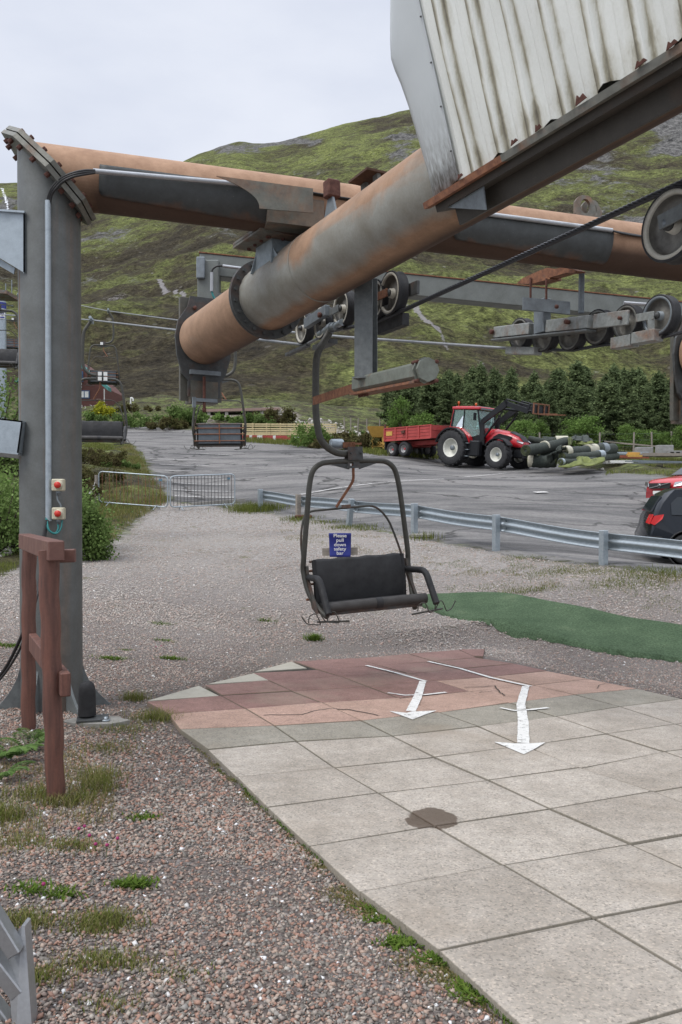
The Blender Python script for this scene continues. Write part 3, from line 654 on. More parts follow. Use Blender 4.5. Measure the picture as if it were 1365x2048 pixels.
# painted arrows
def m_worn():
    m, t, b = newmat('worn_white_line'); w = coords(t, 'World')
    col = mixc(t, noise(t, w, 14, 5, .7), (.50, .49, .46), (.74, .74, .72)); t.links.new(col, b.inputs['Base Color']); b.inputs['Roughness'].default_value = .7
    k = maprange(t, noise(t, w, 20, 8, .8), .34, .46); t.links.new(k, b.inputs['Alpha']); return m
M['line'] = m_worn()
def paint_strip(mb, pts, w, zf, k=14):
    pts = [np.array(G_plane(*p)) for p in pts]; fine = []
    for a, b in zip(pts[:-1], pts[1:]):
        for q in range(k): fine.append(a + (b - a) * q / k)
    fine.append(pts[-1]); vs = []; n = len(fine); rr = random.Random(int(pts[0][0] * 100))
    for i, p in enumerate(fine):
        t = fine[min(i + 1, n - 1)] - fine[max(i - 1, 0)]; t = t / np.linalg.norm(t); nn = np.array([-t[1], t[0]])
        ww = (w[0] + (w[1] - w[0]) * i / (n - 1)) * rr.uniform(.94, 1.06)
        for s_ in (-1, 1): q = p + nn * s_ * ww / 2; vs.append((q[0], q[1], zf(*q)))
    mb.add(vs, [(2 * i, 2 * i + 1, 2 * i + 3, 2 * i + 2) for i in range(n - 1)])
def paint_poly(mb, pts, zf):
    c = np.mean([G_plane(*p) for p in pts], 0); ps = [G_plane(*p) for p in pts]; vs = [(c[0], c[1], zf(*c))]; n = len(ps); m_ = 6
    for a in range(n):
        for q in range(m_): p = ps[a] + (ps[(a + 1) % n] - ps[a]) * q / m_; vs.append((p[0], p[1], zf(*p)))
    k = n * m_; mb.add(vs, [(0, 1 + i, 1 + (i + 1) % k) for i in range(k)])
zf = lambda x, y: pz(x, y) + .009
for a, b in (((733, 1333), (1)), ((857, 1323), (2))):
    mb = MB()
    if b == 1:
        paint_strip(mb, [(733, 1332), (790, 1346), (852, 1364)], (.048, .05), zf)
        paint_strip(mb, [(846, 1364), (836, 1395), (822, 1424)], (.07, .085), zf)
        paint_strip(mb, [(776, 1387), (810, 1392), (850, 1391), (893, 1386)], (.03, .045), zf)
        paint_poly(mb, [(779, 1424), (812, 1428), (824, 1425), (874, 1423), (848, 1432), (826, 1441)], zf)
    else:
        paint_strip(mb, [(857, 1324), (920, 1338), (984, 1357), (1062, 1374)], (.045, .055), zf)
        paint_strip(mb, [(1052, 1374), (1042, 1410), (1047, 1445), (1047, 1488)], (.07, .09), zf)
        paint_strip(mb, [(1001, 1417), (1030, 1423), (1060, 1421), (1097, 1417)], (.035, .045), zf)
        paint_poly(mb, [(989, 1486), (1030, 1489), (1062, 1489), (1091, 1487), (1070, 1500), (1048, 1511)], zf)
    mb.build('painted_arrow', M['line'], PATIO, fixn=False)
# cracks
M['crack'] = mat('crack', (.05, .04, .03), None, 20, .95)
def crack(pts, w=.006):
    mb = MB(); rr = random.Random(len(pts)); q = []
    for a, b in zip(pts[:-1], pts[1:]):
        for k in range(5): q.append((a[0] + (b[0] - a[0]) * k / 5 + rr.uniform(-1.2, 1.2), a[1] + (b[1] - a[1]) * k / 5 + rr.uniform(-.7, .7)))
    q.append(pts[-1]); paint_strip(mb, q, (w, w), lambda x, y: pz(x, y) + .0055, 1); mb.build('crack', M['crack'], PATIO, fixn=False)
crack([(527, 1431), (605, 1430), (632, 1422), (664, 1418), (700, 1420), (757, 1432)], .016)
crack([(930, 1376), (990, 1372), (1000, 1385), (1010, 1392)], .014); crack([(958, 1385), (1000, 1382)], .010); crack([(1195, 1378), (1200, 1370), (1230, 1365)], .008)
# bay markings on the car park
def road_strip(pts, w, z=.05, k=6):
    ps = [G(*p) for p in pts]; fine = []
    for a, b in zip(ps[:-1], ps[1:]):
        for q in range(k): fine.append(a.lerp(b, q / k))
    fine.append(ps[-1]); vs = []; n = len(fine)
    for i, p in enumerate(fine):
        t = (fine[min(i + 1, n - 1)] - fine[max(i - 1, 0)]); t.z = 0; t.normalize(); nn = Vector((-t.y, t.x, 0))
        for s_ in (-1, 1): q = p + nn * s_ * w / 2; vs.append((q.x, q.y, HZ(q.x, q.y) + z))
    return vs, [(2 * i, 2 * i + 1, 2 * i + 3, 2 * i + 2) for i in range(n - 1)]
def m_faded():
    m, t, b = newmat('faded_marking'); w = coords(t, 'World'); b.inputs['Base Color'].default_value = (.5, .49, .47, 1); b.inputs['Roughness'].default_value = .8
    t.links.new(maprange(t, noise(t, w, 5, 7, .75), .36, .50, .1, .95), b.inputs['Alpha']); return m
M['faded'] = m_faded()
mb = MB()
for (a, b, w) in (((300, 919), (392, 921), .10), ((320, 930), (418, 933), .10), ((330, 942), (430, 944), .10), ((322, 955), (445, 957), .10), ((345, 967), (455, 971), .10), ((345, 981), (470, 985), .10), ((350, 994), (470, 997), .10), ((380, 907), (470, 912), .1),
                  ((602, 991), (888, 960), .10), ((930, 956), (1012, 948), .10), ((1070, 987), (1094, 986), .3)):
    vs, fs = road_strip([a, b], w); mb.add(vs, fs)
tag(mb.build('bay_marking', M['faded'], None, fixn=False), kind='structure')
# raised concrete edge by the barriers
mb = MB(); a = G(385, 1012); b = G(490, 1003)
for k in range(6):
    p = a.lerp(b, k / 6); q = a.lerp(b, (k + .96) / 6); mb.bar(p + Vector((0, 0, .05)), q + Vector((0, 0, .05)), .16, .12)
tag(mb.build('kerb', M['concrete']), kind='structure')
# ------------------------------------------------------------ steel structure
def rel(X, Y, z): return Vector((X, Y, z + CZ))
PC = P(99, 352, 7.0); D2 = (Vector((2.84, 8.25, 2.50 + CZ)) - PC).normalized()
gbase = Vector((PC.x, PC.y, HZ(PC.x, PC.y)))
gantry = thing('lift_gantry', 'tall grey steel pillar with rusty round crossbar pipe bolted on top', 'gantry', gbase)
RP = .252; MN = (D2 + Vector((0, 0, 1))).normalized()
def mitre(c, ax, u, v, r, seg):  # ring on the mitre plane
    out = []
    for k in range(seg):
        an = 2 * PI * k / seg; p = c + (u * math.cos(an) + v * math.sin(an)) * r; out.append(p - ax * ((p - c).dot(MN) / ax.dot(MN)))
    return out
def pillar_mesh():
    mb = MB(); seg = 56; u = Vector((1, 0, 0)); v = Vector((0, 1, 0)); zs = np.linspace(gbase.z - .2, PC.z - .45, 30); vs = []; ws = []
    for z in zs:
        for k in range(seg):
            an = 2 * PI * k / seg; vs.append(Vector((PC.x + RP * math.cos(an), PC.y + RP * math.sin(an), z)))
            sx = math.cos(an); w = .05 + .18 * (sx > .1) + (.8 if -.84 < sx < -.72 and math.sin(an) < 0 and 1.9 < z < 3.8 else 0); ws.append(w)
    vs += mitre(PC, Vector((0, 0, 1)), u, v, RP, seg); ws += [.1] * seg
    n = len(zs) + 1; fs = [(i * seg + k, i * seg + (k + 1) % seg, (i + 1) * seg + (k + 1) % seg, (i + 1) * seg + k) for i in range(n - 1) for k in range(seg)]
    mb.add(vs, fs, True, ws); return mb
pil = pillar_mesh().build('pillar', M['pillar'], gantry, True)
def crossbar():
    mb = MB(); seg = 56; u = (Vector((0, 0, 1)) - D2 * D2.z).normalized(); v = D2.cross(u); L_ = 7.6; vs = mitre(PC, D2, u, v, RP, seg); ws = [1.0] * seg
    for s in np.linspace(.5, L_, 60):
        for k in range(seg):
            an = 2 * PI * k / seg; vs.append(PC + D2 * s + (u * math.cos(an) + v * math.sin(an)) * RP)
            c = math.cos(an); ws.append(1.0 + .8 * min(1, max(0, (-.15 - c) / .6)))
    n = 61; fs = [(i * seg + k, i * seg + (k + 1) % seg, (i + 1) * seg + (k + 1) % seg, (i + 1) * seg + k) for i in range(n - 1) for k in range(seg)]
    mb.add(vs, fs, True, ws); return mb, u, v
mb, U2, V2 = crossbar(); M['crossbar'] = steel('crossbar_steel', (.12, .115, .10), (.08, .075, .065), (.40, .25, .16), (.26, .15, .09), 1.6, .05, rough=.6)
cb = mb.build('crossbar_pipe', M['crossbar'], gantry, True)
front = 1 if V2.y < 0 else -1
def onp(s, deg, r=RP): a = R(deg); return PC + D2 * s + (U2 * math.cos(a) + V2 * front * math.sin(a)) * r
M['doubler'] = steel('dark_doubler_plate', (.062, .068, .068), (.040, .043, .042), (.15, .07, .035), (.07, .035, .02), 2.5, .0)
for s0, s1 in ((.42, 1.95), (3.55, 5.15)):
    mb = MB(); na, nn = 18, 22; vs = []; ws = []
    for r_ in (RP + .012, RP + .001):
        for i in range(nn + 1):
            for k in range(na + 1):
                s = s0 + (s1 - s0) * i / nn; a = 78 + (56 + 18 * i / nn) * k / na
                if i in (0, nn) and k > na * .8: s += (.03 if i == 0 else -.03) * ((k / na - .8) / .2) ** 2
                vs.append(onp(s, a, r_)); ws.append(max(0, (k - na * .62) / (na * .38)) * .5)
    q = (nn + 1) * (na + 1); fs = []
    for i in range(nn):
        for k in range(na): b = i * (na + 1) + k; fs.append((b, b + 1, b + na + 2, b + na + 1))
    for k in range(na):
        for i in (0, nn): b = i * (na + 1) + k; fs.append((b, b + 1, b + 1 + q, b + q))
    for i in range(nn):
        for k in (0, na): b = i * (na + 1) + k; fs.append((b, b + na + 1, b + na + 1 + q, b + q))
    mb.add(vs, fs, True, ws).build('doubler_plate', M['doubler'], gantry, True, fixn=True)
M['flangemetal'] = steel('grey_tan_flange', (.17, .168, .145), (.10, .10, .085), (.24, .13, .075), (.12, .06, .035), 4, .05)
# mitre flange, an elongated plate pair with bolts
fx = (Vector((1, 0, 0)) - MN * MN.x).normalized(); fy = MN.cross(fx)
for off in (-.026, .026):
    mb = MB(); pr = []
    for k in range(8):
        an = PI / 8 + k * PI / 4; pr.append(PC + fx * math.cos(an) * .52 + fy * math.sin(an) * .40 + MN * (off - .02))
    mb.prism(pr, MN * .04, .15).build('flange_plate', M['flangemetal'], gantry, True)
mb = MB()
for k in range(16):
    an = 2 * PI * k / 16 + .1; c = PC + fx * math.cos(an) * .43 + fy * math.sin(an) * .33
    mb.lathe(c - MN * .085, MN, [(0, 0), (.022, 0), (.022, .035), (.014, .036), (.014, .13), (.022, .131), (.022, .16), (0, .16)], 6, smooth=False)
mb.build('flange_bolts', M['bolt'], gantry, True)
# base fins
M['fin'] = steel('fin_steel', (.19, .21, .21), (.13, .14, .14), (.17, .12, .09), (.10, .08, .06), 3, .0)
for k, an in enumerate((R(200), R(262), R(318), R(20), R(90), R(150))):
    d = Vector((math.cos(an), math.sin(an), 0)); nn = Vector((-d.y, d.x, 0)) * .012; c = Vector((PC.x, PC.y, gbase.z)); prof = []
    for i in range(9):
        t = i / 8; prof.append(c + d * (RP - .01 + .27 * (1 - t) ** 2.2) + Vector((0, 0, -.04 + .50 * t)))
    prof += [c + d * (RP - .03) + Vector((0, 0, .46)), c + d * (RP - .03) + Vector((0, 0, -.04))]
    MB().prism([p - nn for p in prof], nn * 2).build('base_fin', M['fin'], gantry, True)
# conduits
cfx = P(97.5, 700, 6.735)
MB().tube([Vector((P(97, 402, 6.735).x, 6.73, P(97, 402, 6.735).z)), Vector((P(98, 1042, 6.735).x, 6.73, P(98, 1042, 6.735).z))], .0245, 16).build('conduit', M['galv'], gantry, True)
MB().tube([P(187, 342, 6.76), onp(2.02, 79, RP + .03)], .021, 12).build('conduit', M['alu'], gantry, True)
MB().tube([onp(3.55, 79, RP + .03), onp(5.12, 79, RP + .03)], .021, 12).build('conduit', M['alu'], gantry, True)
mb = MB()
for o in (-.012, 0, .013):
    pts = [P(97 + o * 240, 412, 6.735), P(100 + o * 240, 392, 6.71), P(109 + o * 220, 375 + o * 220, 6.68), P(124 + o * 120, 360 + o * 300, 6.67), P(145, 350 + o * 320, 6.67), P(168, 345 + o * 320, 6.69), P(190, 343 + o * 200, 6.75)]
    mb.tube(smooth_path(pts, 6), .010, 8)
    mb.tube(smooth_path([onp(2.0, 79, RP + .03), onp(2.2, 82, RP + .02 + o), onp(2.6, 84, RP + .015 + o), onp(3.1, 82, RP + .02), onp(3.58, 79, RP + .03)], 5), .009, 8)
    mb.tube(smooth_path([onp(5.1, 79, RP + .03), onp(5.3, 81 + o * 200, RP + .02 + o), onp(5.8, 83 + o * 100, RP + .02 + o), onp(6.6, 84, RP + .02), onp(7.4, 84, RP + .02)], 5), .009, 8)
mb.build('cable_run', M['cable'], gantry, True)
# lug on the crossbar
for s, off in ((4.98, 0), (5.08, .09)):
    c = onp(s, 0, RP - .02) + Vector((0, off, 0)); mb = MB(); pr = [(-.11, 0), (.11, 0), (.11, .13), (.05, .23), (-.05, .23), (-.11, .17)]
    out = [c + D2 * x + Vector((0, 0, z)) for x, z in pr]; n_ = 20; hole = [c + D2 * (.055 * math.cos(2 * PI * k / n_)) + Vector((0, 0, .125 + .07 * math.sin(2 * PI * k / n_))) for k in range(n_)]
    dd = D2.cross(Vector((0, 0, 1))).normalized() * .02; vs = []; fs = []
    ring = []
    for k in range(n_):  # outline sampled by angle from hole centre
        a = 2 * PI * k / n_; dr = (math.cos(a), math.sin(a)); best = 9
        for i in range(len(pr)):
            (x1, z1), (x2, z2) = pr[i], pr[(i + 1) % len(pr)]; z1 -= .125; z2 -= .125; den = dr[0] * (z2 - z1) - dr[1] * (x2 - x1)
            if abs(den) > 1e-9:
                tt = (x1 * (z2 - z1) - z1 * (x2 - x1)) / den; q = (x1 * dr[1] - z1 * dr[0]) / den
                if tt > 0 and -.001 <= q <= 1.001: best = min(best, tt)
        ring.append(c + D2 * (dr[0] * best) + Vector((0, 0, .125 + dr[1] * best)))
    vs = [p - dd for p in hole] + [p - dd for p in ring] + [p + dd for p in hole] + [p + dd for p in ring]
    for k in range(n_):
        j = (k + 1) % n_; fs += [(k, j, j + n_, k + n_), (k + 2 * n_, k + 3 * n_, j + 3 * n_, j + 2 * n_), (k, k + 2 * n_, j + 2 * n_, j), (k + n_, j + n_, j + 3 * n_, k + 3 * n_)]
    mb.add(vs, fs, False, .3).build('lifting_lug', M['flangemetal'], gantry, True)
# platform brackets sticking out to the left
mb = MB(); zz = 6.76; mb.prism([P(-90, 414, zz), P(50, 424, zz), P(50, 546, zz), P(30, 534, zz), P(-90, 462, zz)], (0, .012, 0)); mb.prism([P(-90, 414, zz), P(52, 424, zz), P(52, 428, zz), P(-90, 418, zz)], (0, -.03, 0))
mb.prism([P(47, 424, zz), P(50, 424, zz), P(50, 546, zz), P(47, 546, zz)], (0, .1, 0)); mb.prism([P(-90, 462, zz + .08), P(30, 536, zz + .08), P(28, 548, zz + .08), P(-90, 480, zz + .08)], (0, .012, 0))
tag(mb.build('gusset_bracket', M['galv'], gantry, True), 'galvanised gusset plate bolted high on the left side of the pillar')
mb = MB(); a = [P(-90, 826, 6.72), P(46, 842, 6.72), P(37, 906, 6.72), P(-90, 893, 6.72)]; mb.prism(a, (0, .012, 0))
mb.prism([P(-90, 893, 6.72), P(37, 906, 6.72), P(36, 909, 6.72), P(-90, 896, 6.72)], (.0, .34, -.03)); mb.prism([P(46, 842, 6.72), P(37, 906, 6.72), P(34, 906, 6.72), P(43, 842, 6.72)], (0, .3, 0)); mb.prism([P(-90, 826, 6.72), P(46, 842, 6.72), P(46, 845, 6.72), P(-90, 829, 6.72)], (0, .3, 0))
tag(mb.build('box_bracket', M['galv'], gantry, True), 'galvanised box bracket on the left side of the pillar')

# ---- boom pipe
A0 = rel(-1.559 - .5808 * .12, 9.82, 1.905); A1 = rel(.677 + .5808 * 4.1, 5.85 - 4.1, 2.163 + .0655 * 4.1)
DB = (A1 - A0).normalized(); RB = .312
def bp(Y): return A0 + DB * ((A0.y - Y) / -DB.y)
boom = thing('boom_pipe', 'thick rust streaked round steel pipe slung diagonally under the crossbar', 'pipe', bp(8.0))
fl = bp(8.30)
UB = (Vector((0, 0, 1)) - DB * DB.z).normalized(); VB = DB.cross(UB)
def onb(c, deg, r): a = R(deg); return c + (UB * math.cos(a) + VB * math.sin(a)) * r
def wfar(t, an): return .9 + .7 * min(1, max(0, (math.degrees(an % (2 * PI)) - 140) / 60))
def wnear(t, an):
    an = an % (2 * PI); d = math.degrees(an)
    if d > 260: d = 360 - d
    w = .54 - .62 * math.exp(-((d - 122) / 30) ** 2) * (.92 - .68 * t)
    w += .25 * min(1, max(0, (d - 140) / 20)) + .85 * min(1, max(0, (d - 158) / 36))
    if t < .14: w -= .30 * (1 - t / .14) + .12
    if .155 < t < .21: w += .38 * math.exp(-((d - 80) / 45) ** 2)
    if t > .2 and d < 85: w += .18
    return w
n = 46
MB().tube([A0.lerp(fl, k / 12) for k in range(13)], RB - .012, 72, wf=wfar).build('pipe_end_section', M['pipe'], boom, True)
MB().tube([fl.lerp(A1, k / 70) for k in range(71)], RB, 72, wf=wnear).build('pipe_section', M['pipe'], boom, True)
MB().tube([fl.lerp(A1, .145), fl.lerp(A1, .1475)], RB + .004, 72, w=.3).build('weld_ring', M['pipe'], boom, True)
mb = MB()
for o in (-.028, .004): mb.lathe(fl, DB, [(RB - .02, o), (RB + .085, o), (RB + .085, o + .024), (RB - .02, o + .024)], 64, .15, smooth=False)
flo = mb.build('pipe_flange', M['darksteel'], boom, True)
mb = MB()
for k in range(20):
    c = onb(fl, 9 + 18 * k, RB + .045); mb.lathe(c - DB * .055, DB, [(0, 0), (.017, 0), (.017, .025), (.01, .026), (.01, .09), (.019, .091), (.019, .112), (0, .112)], 6, smooth=False)
mb.build('flange_bolts', M['darksteel'], boom, True)
M['hanger2'] = steel('brown_bracket_steel', (.12, .118, .10), (.08, .078, .065), (.18, .11, .07), (.09, .055, .035), 3, .15)
# end plate behind the pipe, shield shaped, upright
ex = Vector((1, 0, 0)) - DB * DB.x; ex.z = 0; ex.normalize(); ey = Vector((0, 0, 1)); pn = ex.cross(ey)
def end_plate(C, parent, name='end_plate'):
    pr = [(-.17, .50), (.17, .50), (.2, .36), (.32, .22), (.35, .02), (.335, -.2), (.27, -.42), (.20, -.50), (.20, -.68), (-.20, -.68), (-.20, -.5), (-.27, -.42), (-.335, -.2), (-.355, .02), (-.32, .2), (-.2, .38)]
    mb = MB(); mb.prism([C + ex * x + ey * z - pn * .0 for x, z in pr], DB * -.03, .12)
    mb.build(name, M['darksteel'], parent, True)
    mb = MB()
    for x in (-.19, .17): mb.bar(C + ex * x + ey * .50 - DB * .10, C + ex * x + ey * -.72 - DB * .10, .05, .16, up=ex, w=.15)
    mb.box(C + ey * -.62 - DB * .09, (.34, .2, .26), Matrix((ex, pn, ey)).transposed(), .2)
    mb.build('end_bracket', M['hanger2'], parent, True)
    mb = MB(); c = C + ey * -.45 + DB * .05; mb.tube([c + ex * -.02 + ey * .0, c + ex * -.02 + ey * -.42], .018, 10); mb.lathe(c + ex * -.02 - ey * .42, ey, [(0, 0), (.024, 0), (.024, .05), (0, .05)], 6)
    mb.lathe(C + ex * -.12 + ey * .36, DB, [(0, 0), (.025, 0), (.025, .03), (0, .03)], 6); mb.lathe(C + ex * .12 + ey * .36, DB, [(0, 0), (.025, 0), (.025, .03), (0, .03)], 6)
    mb.build('tension_rod', M['bolt'], parent, True)
    mb = MB(); mb.box(C + ey * -.73 + DB * .06, (.28, .02, .04), Matrix((ex, pn, ey)).transposed()); mb.box(C + ex * -.15 + ey * -.76 + DB * .06, (.04, .03, .12), Matrix((ex, pn, ey)).transposed())
    mb.box(C + ey * -.40 + DB * .03, (.38, .05, .05), Matrix((ex, pn, ey)).transposed()); mb.build('lower_clamp', M['galvdull'], parent, True)
end_plate(A0 + Vector((0, .03, 0)), boom)
# saddle between crossbar and boom
SC = Vector((-.58, 7.80, 2.43 + CZ)); dB2 = Vector((DB.x, DB.y, 0)).normalized(); dN2 = Vector((0, 0, 1)).cross(dB2)
RS = Matrix((dN2, -dB2, Vector((0, 0, 1)))).transposed()
mb = MB()
for o in (-.022, .006): mb.box(SC + Vector((-.04, -.05, o - .01)), (.58, .62, .022), RS, .3)
mb.build('saddle_flange', M['flangemetal'], boom, True)
mb = MB()
for a in (-.21, -.07, .07, .21):
    for b in (-.22, .22): mb.lathe(SC + RS @ Vector((a, b, -.06)), (0, 0, 1), [(0, 0), (.016, 0), (.016, .11), (0, .11)], 6, smooth=False); mb.lathe(SC + RS @ Vector((b, a, -.06)), (0, 0, 1), [(0, 0), (.016, 0), (.016, .11), (0, .11)], 6, smooth=False)
mb.build('saddle_bolts', M['bolt'], boom, True)
M['saddle'] = steel('saddle_steel', (.30, .35, .38), (.20, .23, .24), (.20, .12, .07), (.12, .07, .05), 3, -.05)
mb = MB(); c0 = SC - Vector((0, 0, .03)); c1 = bp(8.0)
for sgn in (-1, 1):   # two flared side plates and the web between
    pr = []
    for i in range(9):
        t = i / 8; pr.append(c0 + dN2 * (.15 * sgn) + dB2 * (-.17 - .22 * t ** 2) + Vector((0, 0, -.0 - .30 * t)))
    for i in range(9):
        t = 1 - i / 8; pr.append(c0 + dN2 * (.15 * sgn) + dB2 * (.17 + .30 * t ** 2) + Vector((0, 0, -.0 - .30 * t)))
    mb.prism(pr, dN2 * .014 * sgn, .05)
for o in (-.16, .16): mb.prism([c0 + dB2 * o + dN2 * -.15, c0 + dB2 * o + dN2 * .15, c0 + dB2 * o * 1.4 + dN2 * .2 + Vector((0, 0, -.25)), c0 + dB2 * o * 1.4 - dN2 * .2 + Vector((0, 0, -.25))], dB2 * .014)
mb.build('saddle_stub', M['saddle'], boom, True)
# flared hanger under the crossbar, belongs to the gantry
s_ = (SC - PC).dot(D2); H0p = PC + D2 * s_; mb = MB(); vd = V2 * front
for dpt in (-.15, .25, .62):
    base = H0p + Vector((0, dpt - .05 - .25, 0)) if False else H0p + Vector((0, dpt - .3, 0)); pr = []
    for i in range(11):
        t = i / 10; pr.append(base + D2 * (-.20 - .36 * (1 - t) ** 2.4) + Vector((0, 0, -.225 * t * 1.0 + .02)))
    pr += [base + D2 * .26 + Vector((0, 0, -.205)), base + D2 * .26 + Vector((0, 0, .02))]
    mb.prism([Vector((p.x, p.y, p.z if p.z > SC.z + .018 else SC.z + .018)) for p in pr], (0, .014, 0), .25)
M['hanger'] = steel('hanger_steel', (.15, .15, .125), (.10, .10, .085), (.24, .13, .07), (.13, .065, .04), 3, .15)
mb.box(H0p + D2 * .03 + Vector((0, .05, -.13)), (.50, .62, .24), Matrix((D2, Vector((0, 0, 1)).cross(D2).normalized(), Vector((0, 0, 1)))).transposed(), .25)
mb.build('flared_hanger', M['hanger'], gantry, True)
# small table and stop block standing on the boom
q = bp(6.55); mb = MB(); tcx = q + UB * (RB - .10) + VB * .03
for a in (-.09, .09): mb.bar(tcx + DB * a + UB * -.12, tcx + DB * a + UB * .20, .03, .07, w=-.3)
mb.box(tcx + UB * .21, (.28, .24, .018), Matrix((DB, VB, UB)).transposed(), 1.5); mb.box(tcx + UB * .235, (.1, .1, .03), Matrix((DB, VB, UB)).transposed(), .6)
mb.build('mounting_table', M['rusty'], boom, True)
q = bp(6.93); mb = MB(); tcx = q + UB * (RB + .00) + VB * .13
mb.prism([tcx - DB * .14 - UB * .1, tcx + DB * .10 - UB * .1, tcx + DB * .03 + UB * .12, tcx - DB * .03 + UB * .12], VB * .02)
mb.build('stop_post', M['galvdull'], boom, True); MB().box(tcx + UB * .17, (.10, .12, .15), Matrix((DB, VB, UB)).transposed(), .8, bev=.012).build('stop_block', M['bolt'], boom, True)

# ---- second boom, only its end shows at the right
B0 = P(1392, 715, 9.55); boom2 = thing('boom_pipe', 'end of a second rusty boom pipe cut by the right edge, with upright end plate', 'pipe', B0)
MB().tube([B0, B0 + DB * 3.0], RB - .02, 64, wf=wfar).build('pipe_section', M['pipe'], boom2, True); end_plate(B0 + Vector((0, .03, 0)), boom2)
# ---- rear crossbeam
K0 = P(399, 532, 10.15); K1 = P(1480, 640, 11.2); rear = thing('rear_crossbeam', 'square grey steel crossbeam behind the round pipes, with a short column at its left end', 'beam', P(418, 600, 10.15))
kd = (K1 - K0).normalized(); mb = MB(); mb.bar(K0, K1, .22, .265, bev=.012); 
M['beam'] = steel('beam_steel', (.17, .185, .175), (.12, .13, .12), (.20, .12, .075), (.10, .06, .04), 1.2, .05, rough=.55)
mb.build('crossbeam', M['beam'], rear, True)
MB().bar(K0 + Vector((0, 0, .136)), K1 + Vector((0, 0, .136)), .24, .012, w=.8).build('top_flange', M['rusty'], rear, True)
mb = MB(); c = P(419, 575, 10.1); mb.box(c + Vector((0, 0, 0)), (.26, .2, .62), None, .15, bev=.012); mb.box(P(440, 598, 10.1) + Vector((.1, 0, 0)), (.7, .18, .10), None, .15); mb.box(P(480, 572, 10.1), (.07, .16, .36), None, .15)
mb.build('end_column', M['beam'], rear, True)
MB().box(P(402, 536, 9.98), (.10, .06, .26), None, .0, bev=.01).build('end_cap', M['galvdull'], rear, True)
mb = MB(); mb.tube([P(424, 545, 9.93), P(424, 583, 9.93)], .022, 10); mb.tube([P(446, 532, 9.93), P(515, 541, 9.95)], .020, 10); mb.build('conduit', M['alu'], rear, True)
mb = MB(); mb.tube(smooth_path([P(424, 547, 9.93), P(426, 538, 9.93), P(436, 532, 9.93), P(448, 532, 9.93)], 4), .012, 8); mb.build('cable_elbow', M['cable'], rear, True)
MB().tube(smooth_path([P(424, 582, 9.93), P(427, 592, 9.93), P(434, 602, 9.93)], 4), .012, 8).build('cable_tail', M['teal'], rear, True)

# ---- sheaves
M['disc'] = steel('recess_shade_disc', (.20, .195, .175), (.11, .105, .095), (.13, .09, .065), (.06, .045, .035), 5, .12)  # darker grey paints in the shadow inside the dished wheel face
TD = Vector((-.47, 1, 0)).normalized(); TN = Vector((1, .47, 0)).normalized(); NEAR = -TN    # NEAR points to the camera-left face
def sheave(parent, C, D=.40, w=.095, face=None, rimmat='rim', ax=None):
    f = face if face is not None else -TN; r = D / 2
    sh = MB().lathe(C, f, [(0, -w * .38), (r * .80, -w * .38), (r * .84, -w * .5), (r * .93, -w * .5), (r * .93, w * .5), (r * .82, w * .5), (r * .79, w * .42), (r * .77, -w * .10), (r * .70, -w * .22), (r * .40, -w * .18), (r * .24, -w * .05), (r * .20, w * .42), (0, w * .42)], 48).build('sheave', M[rimmat], parent, True)
    d_ = MB().lathe(C, f, [(0, w * .02), (r * .22, w * .02), (r * .40, -w * .12), (r * .70, -w * .16), (r * .765, -w * .02), (r * .785, w * .34)], 40).build('disc', M['disc'], sh, False); d_.data.transform(Matrix.Translation(-origin_of(sh)))
    ty = MB().lathe(C, f, [(r * .90, -w * .56), (r * .985, -w * .56), (r * 1.0, -w * .42), (r * .955, -w * .2), (r * .935, 0), (r * .955, w * .2), (r * 1.0, w * .42), (r * .985, w * .5), (r * .925, w * .515), (r * .92, w * .45)], 48)
    t_ = ty.build('tyre', M['rubber'], sh, False); t_.data.transform(Matrix.Translation(-origin_of(sh)))
    h_ = MB().lathe(C, f, [(0, w * .44), (r * .17, w * .44), (r * .17, w * .62), (r * .10, w * .63), (r * .10, w * .8), (0, w * .8)], 16).build('hub', M['darksteel'], sh, False); h_.data.transform(Matrix.Translation(-origin_of(sh)))
    return sh
def sheave_at(px, py, line):   # line: (X0, Z0, slope)
    u = float(ray(px, py)[0]); X0, Z0, k = line; Z = (X0 - k * (-Z0)) / (u + (-k)) if False else (X0 - k * Z0) / (u - k); return P(px, py, Z)
LP = (.48, 7.6, -.47)
cE = P(1352, 452, 4.68); cA = P(787, 587, 7.6); cA2 = sheave_at(757, 601, LP); cB = sheave_at(689, 618, LP); cC = sheave_at(648, 646, LP); cD = sheave_at(610, 657, LP)
tl = thing('sheave_train', 'train of pale rimmed rope wheels hanging behind the thick diagonal pipe', 'rope wheels', cA)
for c, D in ((cA, .405), (cA2, .39), (cB, .39), (cC, .36), (cD, .36)): sheave(tl, c, D)
def plate_bar(a, b, h, th, off, m='steel', parent=tl, name='rocker_bar', w=0.1, bev=.004):
    return MB().bar(a + NEAR * off, b + NEAR * off, th, h, bev=bev, w=w).build(name, M[m], parent, True)
plate_bar(cA + TD * -.02, cA2 + TD * .12, .075, .014, .075, 'rusty', w=.3); plate_bar(cB + TD * -.02, cB + TD * .30 + Vector((0, 0, -.01)), .075, .014, .075)
plate_bar(cB + TD * .2 + Vector((0, 0, .02)), cC + TD * .26 + Vector((0, 0, .03)), .11, .06, .10, 'galvdull'); plate_bar(cA + TD * -.3, cD + TD * .3, .12, .03, -.09, 'darksteel', name='side_beam')
plate_bar(cA + TD * -.02, cA2 + TD * .12, .075, .014, -.075, 'darksteel')
MB().box((cA + cA2) / 2 + Vector((.06, -.05, -.265)), (.5, .07, .11), Matrix((TD, TN, Vector((0, 0, 1)))).transposed()).build('rope_catcher', M['black'], tl, True)
